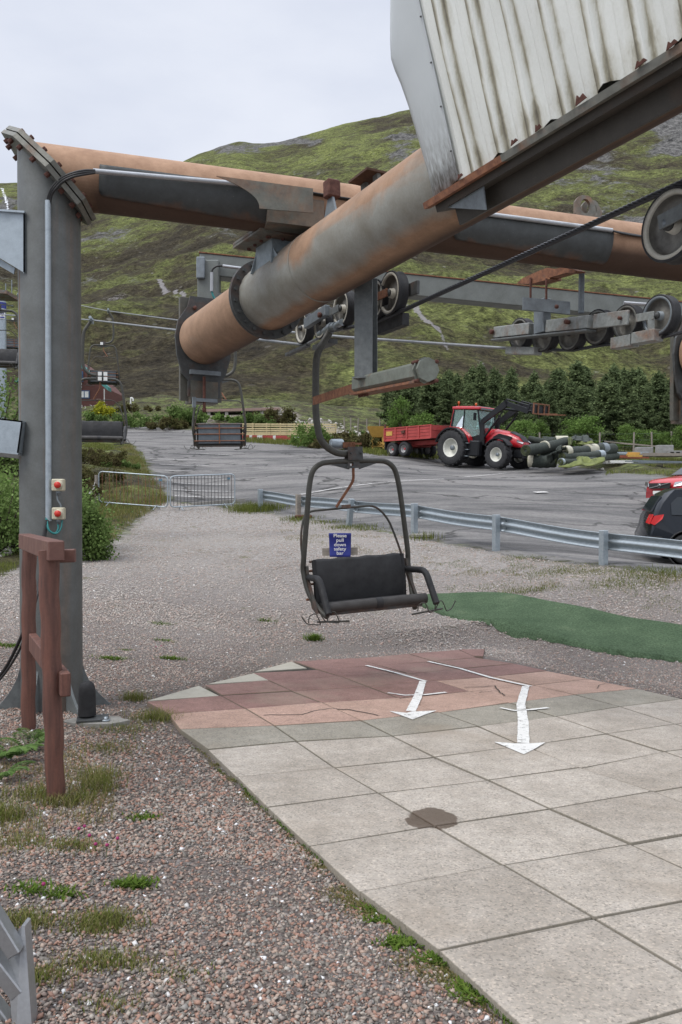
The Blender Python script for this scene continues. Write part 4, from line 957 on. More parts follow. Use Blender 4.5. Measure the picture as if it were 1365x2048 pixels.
mb = MB(); mb.bar(cD + Vector((0, 0, -.205)) - TD * .1, cD + Vector((0, 0, -.215)) + TD * .55, .06, .035); mb.bar(cC + Vector((0, 0, -.24)) - TD * .25, cC + Vector((0, 0, -.24)) + TD * .2, .10, .05); mb.build('rope_catcher', M['darksteel'], tl, True)
for c in (cA, cB):
    mb = MB(); mb.lathe(c + TD * .28 + NEAR * .14 + Vector((0, 0, -.02)), NEAR, [(0, 0), (.03, 0), (.03, .03), (0, .03)], 6); mb.build('pivot_bolt', M['bolt'], tl, True)
t2 = thing('sheave_assembly', 'single large pale rimmed rope wheel cut by the right edge above the crossbar', 'rope wheel', cE)
sheave(t2, cE, .415, .11); MB().bar(cE + NEAR * .08 + Vector((-.03, .02, .01)), cE + NEAR * .08 - TD * .5 + Vector((.05, 0, .10)), .014, .085, bev=.004).build('axle_bar', M['steel'], t2, True)
MB().lathe(cE + NEAR * .09, NEAR, [(0, 0), (.022, 0), (.022, .012), (0, .012)], 14).build('axle_bolt', M['galvdull'], t2, True)
MB().bar(cE - NEAR * .09 + TD * .1, cE - NEAR * .09 - TD * .6, .03, .12).build('side_beam', M['darksteel'], t2, True)
# right train
RL = (1.995, 9.6, -.503)
tr = thing('sheave_train', 'train of six rope wheels on grey box beams under the rear crossbeam at right', 'rope wheels', sheave_at(1200, 655, RL))
cr = [sheave_at(px, py, RL) for px, py in ((1322, 632), (1257, 645), (1200, 655), (1146, 668), (1092, 672), (1044, 668))]
M['dullrim'] = steel('dull_rim', (.20, .20, .18), (.10, .10, .09), (.16, .10, .07), (.06, .04, .03), 6, .1)
for i, c in enumerate(cr): sheave(tr, c, (.385, .34, .36, .36, .36, .36)[i], .10, rimmat='galvdull' if i == 0 else 'dullrim')
def rb(px0, py0, px1, py1, ht, th, off, m='galvdull', name='rocker_beam', w=.1):
    a = sheave_at(px0, py0, RL); b = sheave_at(px1, py1, RL); return MB().bar(a + NEAR * off, b + NEAR * off, th, ht, bev=.006, w=w).build(name, M[m], tr, True)
M['lightsteel'] = steel('light_steel', (.30, .32, .31), (.19, .20, .19), (.24, .13, .07), (.13, .06, .04), 5, .2)
rb(1016, 668, 1088, 660, .125, .10, .16, 'lightsteel'); rb(1122, 656, 1208, 647, .13, .10, .16, 'lightsteel'); rb(1014, 683, 1208, 664, .02, .14, .16, 'steel', 'beam_flange')
rb(1213, 646, 1283, 638, .14, .03, .16, 'lightsteel'); rb(1286, 638, 1322, 632, .075, .014, .085, 'lightsteel', 'axle_bar'); rb(1318, 634, 1319, 662, .03, .014, .09, 'lightsteel', 'axle_bar') if False else None
a = sheave_at(1317, 632, RL); MB().bar(a + NEAR * .09, a + NEAR * .09 - Vector((0, 0, .2)), .014, .06, up=(1, 0, 0)).build('catcher_arm', M['lightsteel'], tr, True)
rb(1026, 702, 1084, 703, .085, .12, .05, 'lightsteel', 'rope_catcher'); rb(1238, 689, 1278, 682, .11, .13, .05, 'lightsteel', 'rope_catcher'); rb(1280, 679, 1326, 671, .11, .13, .05, 'lightsteel', 'rope_catcher')
h0 = sheave_at(1110, 640, RL); MB().box(h0 + NEAR * .17 + Vector((0, 0, .02)), (.17, .10, .36), Matrix((TD, TN, Vector((0, 0, 1)))).transposed(), .1, bev=.006).build('hanger_post', M['galvdull'], tr, True)
h1 = sheave_at(1126, 616, RL); MB().box(h1 + NEAR * .22, (.52, .03, .13), Matrix((kd, Vector((0, 0, 1)).cross(kd).normalized(), Vector((0, 0, 1)))).transposed(), .1).build('clamp_plate', M['galvdull'], tr, True)
mb = MB()
for px, py in ((1104, 614), (1152, 618)): mb.lathe(sheave_at(px, py, RL) + NEAR * .24, NEAR, [(0, 0), (.022, 0), (.022, .025), (0, .025)], 6)
for px, y0, y1 in ((1094, 560, 610), (1126, 562, 606)): mb.tube([sheave_at(px, y0, RL) + NEAR * .22, sheave_at(px, y1, RL) + NEAR * .22], .012, 8)
mb.lathe(sheave_at(1017, 667, RL) + NEAR * .22, NEAR, [(0, 0), (.03, 0), (.03, .03), (0, .03)], 6); mb.lathe(sheave_at(1172, 648, RL) + NEAR * .22, NEAR, [(0, 0), (.025, 0), (.025, .05), (0, .05)], 6); mb.lathe(sheave_at(1271, 640, RL) + NEAR * .18, NEAR, [(0, 0), (.018, 0), (.018, .03), (0, .03)], 6)
mb.build('bolts', M['bolt'], tr, True)
q = [sheave_at(x, y, RL) + NEAR * .2 for x, y in ((1062, 571), (1075, 560), (1110, 545), (1125, 540), (1130, 562), (1092, 572))]; MB().prism(q, TN * .16, .45).build('top_clamp', M['rusty'], tr, True)
q = [sheave_at(x, y, RL) + NEAR * .2 for x, y in ((1128, 545), (1165, 537), (1184, 546), (1182, 550), (1163, 550), (1128, 560))]; MB().prism(q, TN * .12, .55).build('top_arm', M['rusty'], tr, True)
MB().tube([sheave_at(1179, 550, RL) + NEAR * .1, sheave_at(1178, 628, RL) + NEAR * .1], .030, 12).build('hanger_rod', M['galvdull'], tr, True)
MB().tube([P(1248, 606, 9.4), P(1360, 614, 9.4)], .022, 10).build('guard_tube', M['alu'], tr, True)

# ---- cladding hood
S0 = P(858, 411, 5.40); SU = Vector((-.27, -.157, 1)).normalized(); SN = DB.cross(SU).normalized()
if SN.y > 0: SN = -SN
def onpl(px, py, off=0.0):
    d = Vector(ray(px, py)); o = Vector((0, 0, CZ)); P0 = S0 + SN * off; return o + d * ((P0 - o).dot(SN) / d.dot(SN))
hood = thing('cladding_hood', 'off-white corrugated metal hood with dirty ribs and rusted bottom edge', 'cladding', onpl(900, 385))
def sc_(p): v = p - S0; return v.dot(DB), v.dot(SU)
s918, _ = sc_(onpl(918, 357)); send = 4.4; pitch = .248
def clad():
    vs = []; ws = []; fs = []; rr = random.Random(5); prof = []; s = s918 - .01
    while s < send:   # trapezoid ribs; bigger lap rib every third
        big = .030
        prof += [(s, 0, .35), (s + .055, 0, .0), (s + .07, .007, .1), (s + .085, 0, .0), (s + .135, 0, .45), (s + .16, big, 1.0), (s + .20, big, .05), (s + .225, 0, .85)]; s += pitch
    nr = 26
    for i in range(nr + 1):
        t = i / nr
        for (x, h, w) in prof:
            bot = -.0 + (.030 * max(0, math.sin(x * 23 + 1) * math.sin(x * 7.3)) if i == 0 else 0)
            z = bot + (2.5 - bot) * t
            vs.append(S0 + DB * x + SU * (z + .02) + SN * (h + .012 + .006 * math.sin(x * 9 + z * 5))); ws.append(w + (.25 if t < .06 else 0) + (.25 if t > .3 else 0) * w)
    n = len(prof)
    for i in range(nr):
        for k in range(n - 1): fs.append((i * n + k, i * n + k + 1, (i + 1) * n + k + 1, (i + 1) * n + k))
    return MB().add(vs, fs, False, ws)
o = clad().build('corrugated_sheet', M['clad'], hood, True, fixn=True); md = o.modifiers.new('thick', 'SOLIDIFY'); md.thickness = .0025
# flat flashing with rolled left edge
L_ = [(858, 410), (846, 352), (828, 290), (806, 216), (790, 170), (777, 140), (770, 118), (768, 80), (768, 40), (769, -60), (770, -200)]; vs = []; ws = []; n_ = 8
for i, (x, y) in enumerate(L_):
    a = onpl(x, y, .016); t = i / (len(L_) - 1); yy = 357 + (y - 410) * 1.0; a2 = onpl(918 - (410 - y) * .224, yy if y > -100 else y, .030)
    for k in range(n_ + 1): q = a.lerp(a2, k / n_); vs.append(q + SN * (-.05 * (1 - k / n_) ** 4)); ws.append(max(0, 1 - t * 4.2))
m_ = len(L_); fs = [(i * (n_ + 1) + k, i * (n_ + 1) + k + 1, (i + 1) * (n_ + 1) + k + 1, (i + 1) * (n_ + 1) + k) for i in range(m_ - 1) for k in range(n_)]
o = MB().add(vs, fs, True, ws).build('flat_flashing', M['flatclad'], hood, True); md = o.modifiers.new('thick', 'SOLIDIFY'); md.thickness = .003
mb = MB()
for y in (33, 125, 213, 302): p = onpl(918 - (357 - y) * .224 - 3, y, .034); mb.lathe(p, SN, [(0, 0), (.006, 0), (.005, .006), (0, .008)], 8)
mb.build('rivets', M['darksteel'], hood, True)
MB().bar(S0 + DB * 0 - SN * -.02, S0 + DB * .75 - SN * -.02, .05, .04, up=SU, w=.62).build('edge_trim', M['rusty'], hood, True)
MB().bar(S0 + DB * .75 - SN * -.02, S0 + DB * send - SN * -.02, .05, .04, up=SU, w=.2).build('edge_trim', M['flangemetal'], hood, True)
mb = MB(); mb.bar(S0 + DB * .05 - SN * .09 + SU * -.035, S0 + DB * send - SN * .09 + SU * -.035, .16, .06, up=SU, w=.1); mb.bar(S0 + DB * .1 - SN * .14 + SU * -.10, S0 + DB * send - SN * .14 + SU * -.10, .03, .16, up=SU, w=.1); M['chan'] = steel('shade_brown_channel', (.062, .055, .046), (.045, .04, .033), (.11, .065, .04), (.06, .035, .024), 2, .1); mb.build('bottom_channel', M['chan'], hood, True)  # channel coloured dark brown to stand in for the shaded pipe under the hood
mb = MB(); mb.prism([onpl(872, 414, -.03), onpl(972, 420, -.03), onpl(965, 355, -.03)], -SN * .01); mb.build('corner_gusset', M['galvdull'], hood, True)
# rusty torn lips along the bottom
mb = MB(); rr = random.Random(4)
for px, py in ((922, 356), (1030, 288), (1078, 261), (1163, 206), (1283, 132), (1345, 95)):
    c = onpl(px, py, .05); w = rr.uniform(.02, .035); h = rr.uniform(.02, .04)
    mb.prism([c - DB * w, c + DB * w * 1.2 + SU * .008, c + DB * w * .7 + SU * h, c + SU * h * .7, c - DB * w * .4 + SU * h * 1.2], SN * .008, .9)
mb.build('rusted_lip', M['bolt'], hood, True)
# back side and roof so that the hood is a real box
OFFB = -SN * 1.05; mb = MB(); a, b = S0 + DB * .35, S0 + DB * send
UB2 = Vector((-SU.x * -1.0, .157, SU.z)).normalized()
mb.prism([a + SU * 2.45, b + SU * 2.45, b + SU * 2.45 + OFFB, a + SU * 2.45 + OFFB], (0, 0, .02)); mb.prism([a + OFFB + SU * .05, b + OFFB + SU * .05, b + OFFB + SU * 2.45, a + OFFB + SU * 2.45], SN * .02)
mb.build('hood_back', M['clad'], hood, True)

# ---- guide rail on its post
gp0 = P(733, 757, 7.25); guide = thing('guide_rail', 'sloping grey box rail with rusty flat tip held by a steel post', 'guide rail', gp0)
mb = MB(); ptop = P(733, 555, 7.25); RG = Matrix.Rotation(R(-22), 3, 'Z')
c = (gp0 + ptop) / 2; hh = ptop.z - gp0.z
mb.box(c + RG @ Vector((-.0, -.062, 0)), (.16, .012, hh), RG); mb.box(c + RG @ Vector((0, .062, 0)), (.16, .012, hh), RG); mb.box(c + RG @ Vector((-.05, 0, 0)), (.012, .12, hh), RG); mb.box(c + RG @ Vector((-.078, -.03, 0)), (.012, .08, hh), RG)
mb.box(P(734, 757, 7.22), (.2, .2, .012), RG); mb.build('post', M['steel'], guide, True)
ga = P(627, 802, 8.4); gb = P(720, 772, 7.45); gc = P(716, 770, 7.5); gd = P(848, 741, 6.15)
MB().bar(ga, gb, .012, .082, w=.75).build('rusty_tip', M['rusty'], guide, True)
M['greenbeam'] = steel('green_grey_beam', (.20, .22, .19), (.14, .15, .125), (.24, .12, .07), (.12, .055, .035), 4, .16)
MB().bar(gc, gd, .13, .125, bev=.02, w=.05).build('box_rail', M['greenbeam'], guide, True)
MB().bar(gc - Vector((0, 0, .085)), gd - Vector((0, 0, .085)), .16, .02, w=.3).build('bottom_strip', M['rusty'], guide, True)
mb = MB(); gdir = (gd - gc).normalized(); mb.lathe(gd, gdir, [(0, 0), (.098, 0), (.098, .02), (0, .02)], 8, -.1, smooth=False); mb.lathe(gd + gdir * .05, gdir, [(0, 0), (.09, 0), (.09, .03), (0, .03)], 8, -.1, smooth=False); mb.build('end_flange', M['greenbeam'], guide, True)
mb = MB()
for k in range(5): mb.lathe(gc + gdir * (.04 + .05 * k) + Vector((0, -.05, -.12)), (0, 0, 1), [(0, 0), (.012, 0), (.012, .03), (0, .03)], 6)
for x, y in ((-.07, .06), (.07, .06), (-.07, -.08), (.07, -.08)): mb.lathe(gd + Vector((x, 0, y)) - gdir * .03, gdir, [(0, 0), (.015, 0), (.015, .1), (0, .1)], 6)
mb.build('bolts', M['bolt'], guide, True)

# ---- haul ropes
def strand_rope(mb, pts, r, lay=.22, n=6):
    pts = smooth_path(pts, 1) if len(pts) > 2 else pts; P_ = []
    for a, b in zip(pts[:-1], pts[1:]):
        m = max(2, int((b - a).length / .018))
        for k in range(m): P_.append(a.lerp(b, k / m))
    P_.append(pts[-1]); ln = 0; acc = [0]
    for a, b in zip(P_[:-1], P_[1:]): ln += (b - a).length; acc.append(ln)
    for s in range(n):
        ph = 2 * PI * s / n; q = []
        for i, p in enumerate(P_):
            t = (P_[min(i + 1, len(P_) - 1)] - P_[max(i - 1, 0)]).normalized(); u = (Vector((0, 0, 1)) - t * t.z).normalized(); v = t.cross(u); a = ph + acc[i] / lay * 2 * PI
            q.append(p + (u * math.cos(a) + v * math.sin(a)) * r * .62)
        mb.tube(q, r * .40, 5)
GR1 = P(668, 662, 8.76); rope1 = thing('haul_rope', 'dark twisted wire rope running from the top right wheel down past the near chair grip', 'wire rope', GR1)
mb = MB(); strand_rope(mb, [cE + Vector((1.45, -3.1, .30)), cE + Vector((-.02, 0, .218)), cA + Vector((0, 0, -.195))], .021); strand_rope(mb, [cA + Vector((0, 0, -.195)), cA2 + Vector((0, 0, -.195)), cB + Vector((0, 0, -.2))], .021)
mb.build('rope', M['rope'], rope1, True)
GR2 = P(183, 640, 20.0)
MB().tube([cB + Vector((0, 0, -.2)), GR1, cD + Vector((0, 0, -.19)), GR2, P(-120, 622, 29)], .017, 8).build('rope_span', M['ropefar'], rope1, True)
rope2 = thing('haul_rope', 'pale wire rope running from the right wheel train away up the hill', 'wire rope', cr[5])
def un(i, k=.19): return cr[i] + Vector((0, 0, -k))
mb = MB(); strand_rope(mb, [un(0) + Vector((1.2, -2.4, .05)), un(0, .2), un(1), un(2, .18), un(3, .17), un(5, .175)], .018, .2)
mb.build('rope', M['rope'], rope2, True)
QS = Vector((-.503, 1, .2497)); q0 = un(5, .175); GR3 = P(430, 650, 19.6); GR4 = P(217, 622, 34)
MB().tube([q0, P(690, 674, 11.7), GR3, GR4, P(60, 590, 50)], .017, 8).build('rope_span', M['ropefar'], rope2, True)
# ------------------------------------------------------------ chairlift chairs. local: x to the sitter's left (image right when it faces us), -y forward, z up, origin at the grip
def round_path(pts, r=.1, n=5):
    pts = [Vector(p) for p in pts]; out = [pts[0]]
    for i in range(1, len(pts) - 1):
        a, b, c = pts[i - 1], pts[i], pts[i + 1]; d1 = (a - b); d2 = (c - b); k = min(r, d1.length * .48, d2.length * .48); p = b + d1.normalized() * k; q = b + d2.normalized() * k
        for j in range(n + 1): t = j / n; out.append(p * (1 - t) ** 2 + b * 2 * t * (1 - t) + q * t * t)
    out.append(pts[-1]); return out
def make_chair(label, group, gripdir):
    """gripdir: rope direction in local xy"""
    t = thing('lift_chair', label, 'lift chair', (0, 0, 0), group=group); F = M['chairframe']
    g = Vector(gripdir).normalized()
    mb = MB(); mb.tube([g * -.30, g * .36], .026, 12); mb.tube([g * -.32, g * -.22], .038, 6); mb.tube([g * -.14, g * .16], .042, 12); mb.tube([g * .24, g * .34], .040, 6); mb.lathe((0, 0, -.0), g, [(.05, -.05), (.055, -.03), (.055, .03), (.05, .05)], 16); mb.build('rope_grip', M['galv'], t)
    arm = round_path([(0, 0, .03), (-.03, 0, -.06), (-.17, 0, -.27), (-.19, 0, -.42), (-.215, 0, -.95), (-.17, 0, -1.21), (.0, 0, -1.325), (.16, 0, -1.33), (.26, 0, -1.31)], .16, 5)
    MB().tube(arm, .038, 14, sq=.8).build('hanger_arm', F, t)
    px = .20
    mb = MB()
    for y in (-.05, .05): mb.box((px - .0, y, -1.33), (.17, .012, .14), None, .2)
    mb.box((px + .02, 0, -1.43), (.07, .05, .1), None, .2); mb.box((px - .07, 0, -1.43), (.025, .05, .1), None, .2); mb.box((px - .02, 0, -1.475), (.16, .06, .025), None, .2)
    mb.lathe((px - .06, -.07, -1.33), (0, -1, 0), [(0, 0), (.013, 0), (.013, .012), (0, .012)], 6); mb.lathe((px + .06, -.07, -1.33), (0, -1, 0), [(0, 0), (.013, 0), (.013, .012), (0, .012)], 6)
    mb.build('pivot_bracket', M['darksteel'], t)
    W_ = .61
    hoop = [(px - W_ * .85, -.30, -3.00), (px - W_ * .98, -.10, -2.86), (px - W_ * 1.0, .03, -2.52), (px - W_ * .99, .02, -2.2), (px - W_ * .91, 0, -1.62), (px - W_ * .50, 0, -1.415), (px + W_ * .50, 0, -1.415), (px + W_ * .91, 0, -1.62), (px + W_ * .99, .02, -2.2), (px + W_ * 1.0, .03, -2.52), (px + W_ * .98, -.10, -2.86), (px + W_ * .85, -.30, -3.00)]
    hp = round_path(hoop[:5], .12) [:-1] + round_path([hoop[4], (px - W_ * .82, 0, -1.415), hoop[5]], .22, 7)[1:] + round_path([hoop[6], (px + W_ * .82, 0, -1.415), hoop[7]], .22, 7) + round_path(hoop[7:], .12)[1:]
    hl = [(.26, 0, -1.415), (.38, 0, -1.43), (.47, 0, -1.50), (.515, 0, -1.64), (.545, 0, -1.85), (.58, .01, -2.15), (.61, .02, -2.42), (.615, .03, -2.56), (.595, -.06, -2.78), (.54, -.20, -2.94), (.50, -.32, -3.0)]
    hp = smooth_path([(px - a, b, c) for a, b, c in hl[::-1]] + [(px, 0, -1.41)] + [(px + a, b, c) for a, b, c in hl], 4)
    MB().tube(hp, .029, 12).build('hoop_frame', F, t)
    mb = MB()
    for s in (-1, 1): mb.prism([(px + s * .06, -.015, -1.44), (px + s * .30, -.015, -1.432), (px + s * .06, -.015, -1.50)], (0, .03, 0))
    mb.build('gusset', M['darksteel'], t)
    # raised safety bar
    sb = round_path([(px - .60, .05, -2.62), (px - .61, .10, -2.2), (px - .53, .16, -1.93), (px + .30, .16, -1.90), (px + .45, .16, -2.05), (px + .53, .12, -2.3), (px + .60, .05, -2.62)], .12)
    MB().tube(sb, .0125, 8, w=.25).build('safety_bar', M['chairframe'], t)
    mb = MB(); mb.tube(round_path([(px - .01, .0, -1.44), (px + .0, .03, -1.62), (px - .17, .14, -1.90)], .05), .016, 8, w=.7); mb.box((px - .05, .15, -1.895), (.09, .05, .035)); mb.build('lift_link', M['rusty'], t)
    # seat: back, cushion, front roll
    yb = -.02; zt = -2.44; mb = MB(); n = 10; vs = []; BW = .515
    for (y, z) in ((yb - .035, -2.93), (yb - .045, -2.70), (yb - .015, -2.46), (yb + .01, -2.435), (yb + .035, -2.46), (yb + .035, -2.70), (yb + .03, -2.93)):
        for k in range(n + 1): x = -BW + 2 * BW * k / n; vs.append((px + x, y - .012 * math.sin(k * 1.9), z + (.006 * math.sin(k * 2.3) if z > -2.5 else 0)))
    fs = [(i * (n + 1) + k, i * (n + 1) + k + 1, (i + 1) * (n + 1) + k + 1, (i + 1) * (n + 1) + k) for i in range(6) for k in range(n)]
    mb.add(vs, fs, True); mb.add([vs[i * (n + 1)] for i in range(7)], [tuple(range(7))]); mb.add([vs[i * (n + 1) + n] for i in range(7)], [tuple(range(7))[::-1]])
    for s in (-1, 1): mb.tube([(px + s * BW, yb - .03, -2.93), (px + s * BW, yb - .03, -2.70), (px + s * BW, yb, -2.44)], .024, 8)
    mb.build('backrest', M['pad'], t)
    mb = MB(); mb.box((px, -.27, -2.90), (1.0, .44, .07), Matrix.Rotation(R(-5), 3, 'X'), bev=.02); mb.build('seat', M['pad'], t)
    mb = MB(); mb.tube([(px - .55, -.48, -2.885), (px - .25, -.48, -2.882), (px + .25, -.48, -2.882), (px + .55, -.48, -2.885)], .054, 18); ro = mb.build('front_roll', M['roll'], t)
    MB().tube([(px - .03, -.48, -2.883), (px + .04, -.48, -2.883)], .058, 18).build('strap', M['pad'], ro)
    mb = MB(); mb.box((px, -.30, -2.945), (1.02, .36, .03), None, .3); mb.tube([(px - .52, -.44, -2.955), (px + .52, -.44, -2.955)], .016, 8, w=.3); mb.build('seat_frame', M['darksteel'], t)
    for s in (-1, 1):
        MB().tube(round_path([(px + s * .57, .04, -2.62), (px + s * .60, -.40, -2.60), (px + s * .60, -.62, -2.93)], .09), .035, 12).build('armrest', M['pad'], t)
        mb = MB(); mb.prism([(px + s * .60, -.14, -2.93), (px + s * .60, .05, -2.60), (px + s * .60, .05, -2.50), (px + s * .60, -.01, -2.50), (px + s * .60, -.03, -2.64), (px + s * .60, -.26, -2.97)], (s * -.03, 0, 0), .3); mb.build('side_plate', M['chairframe'], t)
        mb = MB()
        for q in (0, 1):
            x0 = px + s * (.50 + .20 * q); y0 = -.56
            mb.tube(round_path([(x0 - .09, y0, -3.00), (x0 - .09, y0 - .02, -2.93), (x0 - .03, y0 - .05, -2.90), (x0 + .00, y0 - .05, -2.97), (x0 + .03, y0 - .03, -3.03), (x0 + .11 * s, y0, -3.01), (x0 + .16 * s, y0, -2.93)], .03, 4), .006, 6)
        mb.tube([(px + s * .35, -.54, -3.03), (px + s * .70, -.56, -3.00)], .010, 6); mb.build('wire_hook', M['chairframe'], t)
    # what shows from behind
    mb = MB(); mb.box((px, .035, -2.69), (.98, .012, .46)); mb.build('back_panel', M['backpanel'], t)
    mb = MB()
    for z in (-2.56, -2.70, -2.86): mb.tube([(px - .59, .055, z), (px + .59, .055, z)], .012, 8, w=.7)
    mb.tube([(px, .058, -2.48), (px, .058, -2.92)], .014, 8, w=.7); mb.tube([(px - .54, .05, -2.46), (px + .54, .05, -2.46)], .012, 8); mb.build('back_bars', M['rusty'], t)
    return t
RAZ = math.atan2(.47, 1)
ch1 = make_chair('nearest empty double lift chair with black padding, hanging in the middle above the gravel', 'chairs of the chairlift', (-.0, 1, 0))
ch1.location = GR1 + Vector((-.03, 0, .03)); ch1.rotation_mode = 'XYZ'
def orient(o, az, roll=0.0):   # az: rotation about z; roll: swing sideways seen from the front
    Rm = Matrix.Rotation(az, 3, 'Z') @ Matrix.Rotation(roll, 3, 'Y'); o.rotation_euler = Rm.to_euler()
orient(ch1, R(22), R(-2.6))
ch2 = copy_tree(ch1); ch2.location = GR2; orient(ch2, R(12), 0); ch2['label'] = 'black padded lift chair facing the camera, hanging just right of the grey pillar'
ch3 = copy_tree(ch2); ch3.location = P(452, 640, 19.6); orient(ch3, R(180 + 8), R(1)); ch3['label'] = 'lift chair seen from behind, hanging beneath the end of the thick rusty pipe'
ch4 = copy_tree(ch3); ch4.location = GR4; orient(ch4, R(180 + 15), 0); ch4['label'] = 'small distant lift chair seen from behind, above the chair beside the pillar'
for c_, s_ in ((ch2, .09), (ch4, .11)):
    for z in ((-1.30, -1.42) if c_ is ch2 else (-1.36,)):
        for x in ((.20, .33) if c_ is ch2 else (.265,)):
            sg = -1 if c_ is ch2 else 1; MB().box((x, sg * .085, z), (s_, .012, s_)).build('number_tag', M['white'], c_)
ch5 = copy_tree(ch3); ch5.location = P(-21, 513, 22); orient(ch5, R(10), 0); ch5['label'] = 'lift chair mostly hidden behind the pillar, its seat cut by the left edge'
ch6 = copy_tree(ch4); ch6.location = P(36, 590, 46); orient(ch6, R(200), 0); ch6['label'] = 'pale framed far lift chair peeking out left of the grey pillar'
mb = MB(); mb.lathe((-.02, .10, -1.22), (1, 0, 0), [(0, 0), (.05, 0), (.055, .01), (.055, .13), (.05, .14), (0, .14)], 16); mb.build('damper_drum', M['galv'], ch1); mb = MB(); mb.box((.17, .08, -1.235), (.14, .09, .06), None, .7); mb.box((.26, .05, -1.225), (.10, .05, .02), None, .7); mb.build('damper_bracket', M['rusty'], ch1)
# ------------------------------------------------------------ stop boxes on the pillar
def stop_box(px, py, label):
    t = thing('stop_button_box', label, 'switch box', P(px, py, 6.70), group='emergency stop boxes on the pillar'); c = origin_of(t)
    b = MB().box(c, (.098, .06, .098), None, bev=.008).build('housing', M['cream_box'], t, True)
    MB().lathe(c + Vector((.012, -.03, .0)), (0, -1, 0), [(.036, 0), (.036, .006), (0, .006)], 20).build('button_collar', M['cream_box'], t, True)
    MB().lathe(c + Vector((.012, -.036, .0)), (0, -1, 0), [(.014, 0), (.014, .015), (.026, .018), (.027, .030), (.018, .038), (0, .040)], 24).build('push_button', M['red_button'], t, True)
    MB().lathe(c + Vector((0, 0, -.048)), (0, 0, -1), [(0, 0), (.02, 0), (.02, .02), (.014, .022), (.014, .04), (0, .04)], 12).build('cable_gland', M['galvdull'], t, True)
    return t
stop_box(117.5, 970, 'upper cream stop button box on the grey pillar'); stop_box(118, 1027, 'lower cream stop button box on the grey pillar, with the bigger red button')
t = thing('control_cable', 'teal and grey cables looping between the two stop boxes and down the pillar', 'cable', P(100, 1050, 6.71))
mb = MB(); mb.tube(smooth_path([P(115, 988, 6.71), P(116, 1000, 6.71), P(122, 1010, 6.71), P(122, 1014, 6.71)], 5), .007, 8)
mb.build('grey_cable', M['galvdull'], t, True)
mb = MB(); mb.tube(smooth_path([P(116, 1044, 6.70), P(117, 1058, 6.69), P(110, 1067, 6.69), P(98, 1060, 6.69), P(93, 1040, 6.71), P(96, 1032, 6.72)], 6), .008, 8); mb.tube(smooth_path([P(125, 1040, 6.70), P(122, 1058, 6.69), P(112, 1067, 6.68), P(98, 1058, 6.68), P(95, 1032, 6.72)], 6), .006, 8); mb.build('teal_cable', M['teal'], t, True)
mb = MB(); b0 = G(-10, 1372)
mb.tube(smooth_path([P(94, 1040, 6.71), P(90, 1062, 6.69), P(84, 1100, 6.66), P(80, 1160, 6.63), P(60, 1230, 6.5), P(40, 1280, 6.6), P(12, 1335, 6.9), P(-20, 1375, 7.2)], 6), .014, 8)
mb.tube(smooth_path([P(96, 1040, 6.71), P(92, 1064, 6.69), P(88, 1100, 6.66), P(82, 1160, 6.60), P(64, 1232, 6.48), P(44, 1290, 6.58), P(14, 1342, 6.88), P(-20, 1382, 7.15)], 6), .010, 8)
mb.build('black_cable', M['cable'], t, True)
# ------------------------------------------------------------ black lamp cover and its concrete pad
bl = G(180, 1446); t = thing('ground_cover_post', 'short rounded black rubber post on a concrete pad beside the pillar foot', 'bollard', bl)
mb = MB(); c = bl + Vector((0, 0, .02)); n_ = 24; ring = []
prof = [(.0, 0), (.0, .0)]
vs = []; lev = [(0, 1.0), (.04, .98), (.30, .93), (.38, .88), (.43, .74), (.46, .5), (.475, .2), (.477, 0)]
mb.lathe(c + Vector((-.02, 0, .045)), (0, 0, 1), [(.070 * k, z * .56) for z, k in lev], 28); mb.build('cover', M['black'], t, True)
MB().box(c + Vector((.03, -.02, .02)), (.24, .16, .022), Matrix.Rotation(R(15), 3, 'Z'), bev=.004).build('foot_plate', M['darksteel'], t, True)
mb = MB(); rr = random.Random(2); out = [Vector((math.cos(a) * .24 * rr.uniform(.85, 1.1), math.sin(a) * .13 * rr.uniform(.85, 1.1), -.05)) + c + Vector((.06, -.02, 0)) for a in [2 * PI * k / 14 for k in range(14)]]; mb.prism(out, (0, 0, .06)); mb.build('concrete_pad', M['concrete'], t, True)
MB().lathe(c + Vector((.14, -.05, .012)), (0, 0, 1), [(0, 0), (.035, 0), (.035, .012), (.015, .014), (.015, .03), (0, .03)], 12).build('anchor_bolt', M['galv'], t, True)
# ------------------------------------------------------------ brown wooden rail in front of the pillar
g1 = G(112, 1600); g2 = G(57, 1458); t = thing('wooden_rail', 'reddish brown painted log rail with two round posts in front of the pillar', 'wooden rail', g1)
def log(px0, py0, px1, py1, Z0, Z1, r0, r1):
    a = P(px0, py0, Z0); b = P(px1, py1, Z1); n = 22; pts = [a.lerp(b, k / n) + Vector((.004 * math.sin(k * 1.3), 0, 0)) for k in range(n + 1)]; rs = [(r0 + (r1 - r0) * k / n) * (1 + .012 * math.sin(k * 2.7) + .007 * ((k * 7) % 3 - 1)) for k in range(n + 1)]
    mb = MB(); mb.tube(pts, rs, 20); return mb
Zp = g1.y; log(112, 1605, 97, 1100, Zp, Zp, .050, .055).build('post', M['wood'], t, True); Zq = g2.y
log(57, 1465, 59, 1083, Zq, Zq, .052, .052).build('post', M['wood'], t, True)
a = P(50, 1082, Zq - .08); b = P(110, 1101, Zp - .04); MB().bar(a + (a - b) * .0, b + (b - a) * .04, .085, .11, bev=.006).build('top_rail', M['woodtop'], t, True)
a = P(62, 1098, Zq + .08); b = P(152, 1110, Zp + .35); MB().bar(P(108, 1112, Zp + .12), P(152, 1111, Zp + .14), .05, .075, bev=.005).build('side_rail', M['woodtop'], t, True)
a = P(66, 1284, Zq - .09); b = P(132, 1370, Zp - .085); MB().bar(a, b, .055, .13, bev=.006).build('lower_rail', M['wood'], t, True)
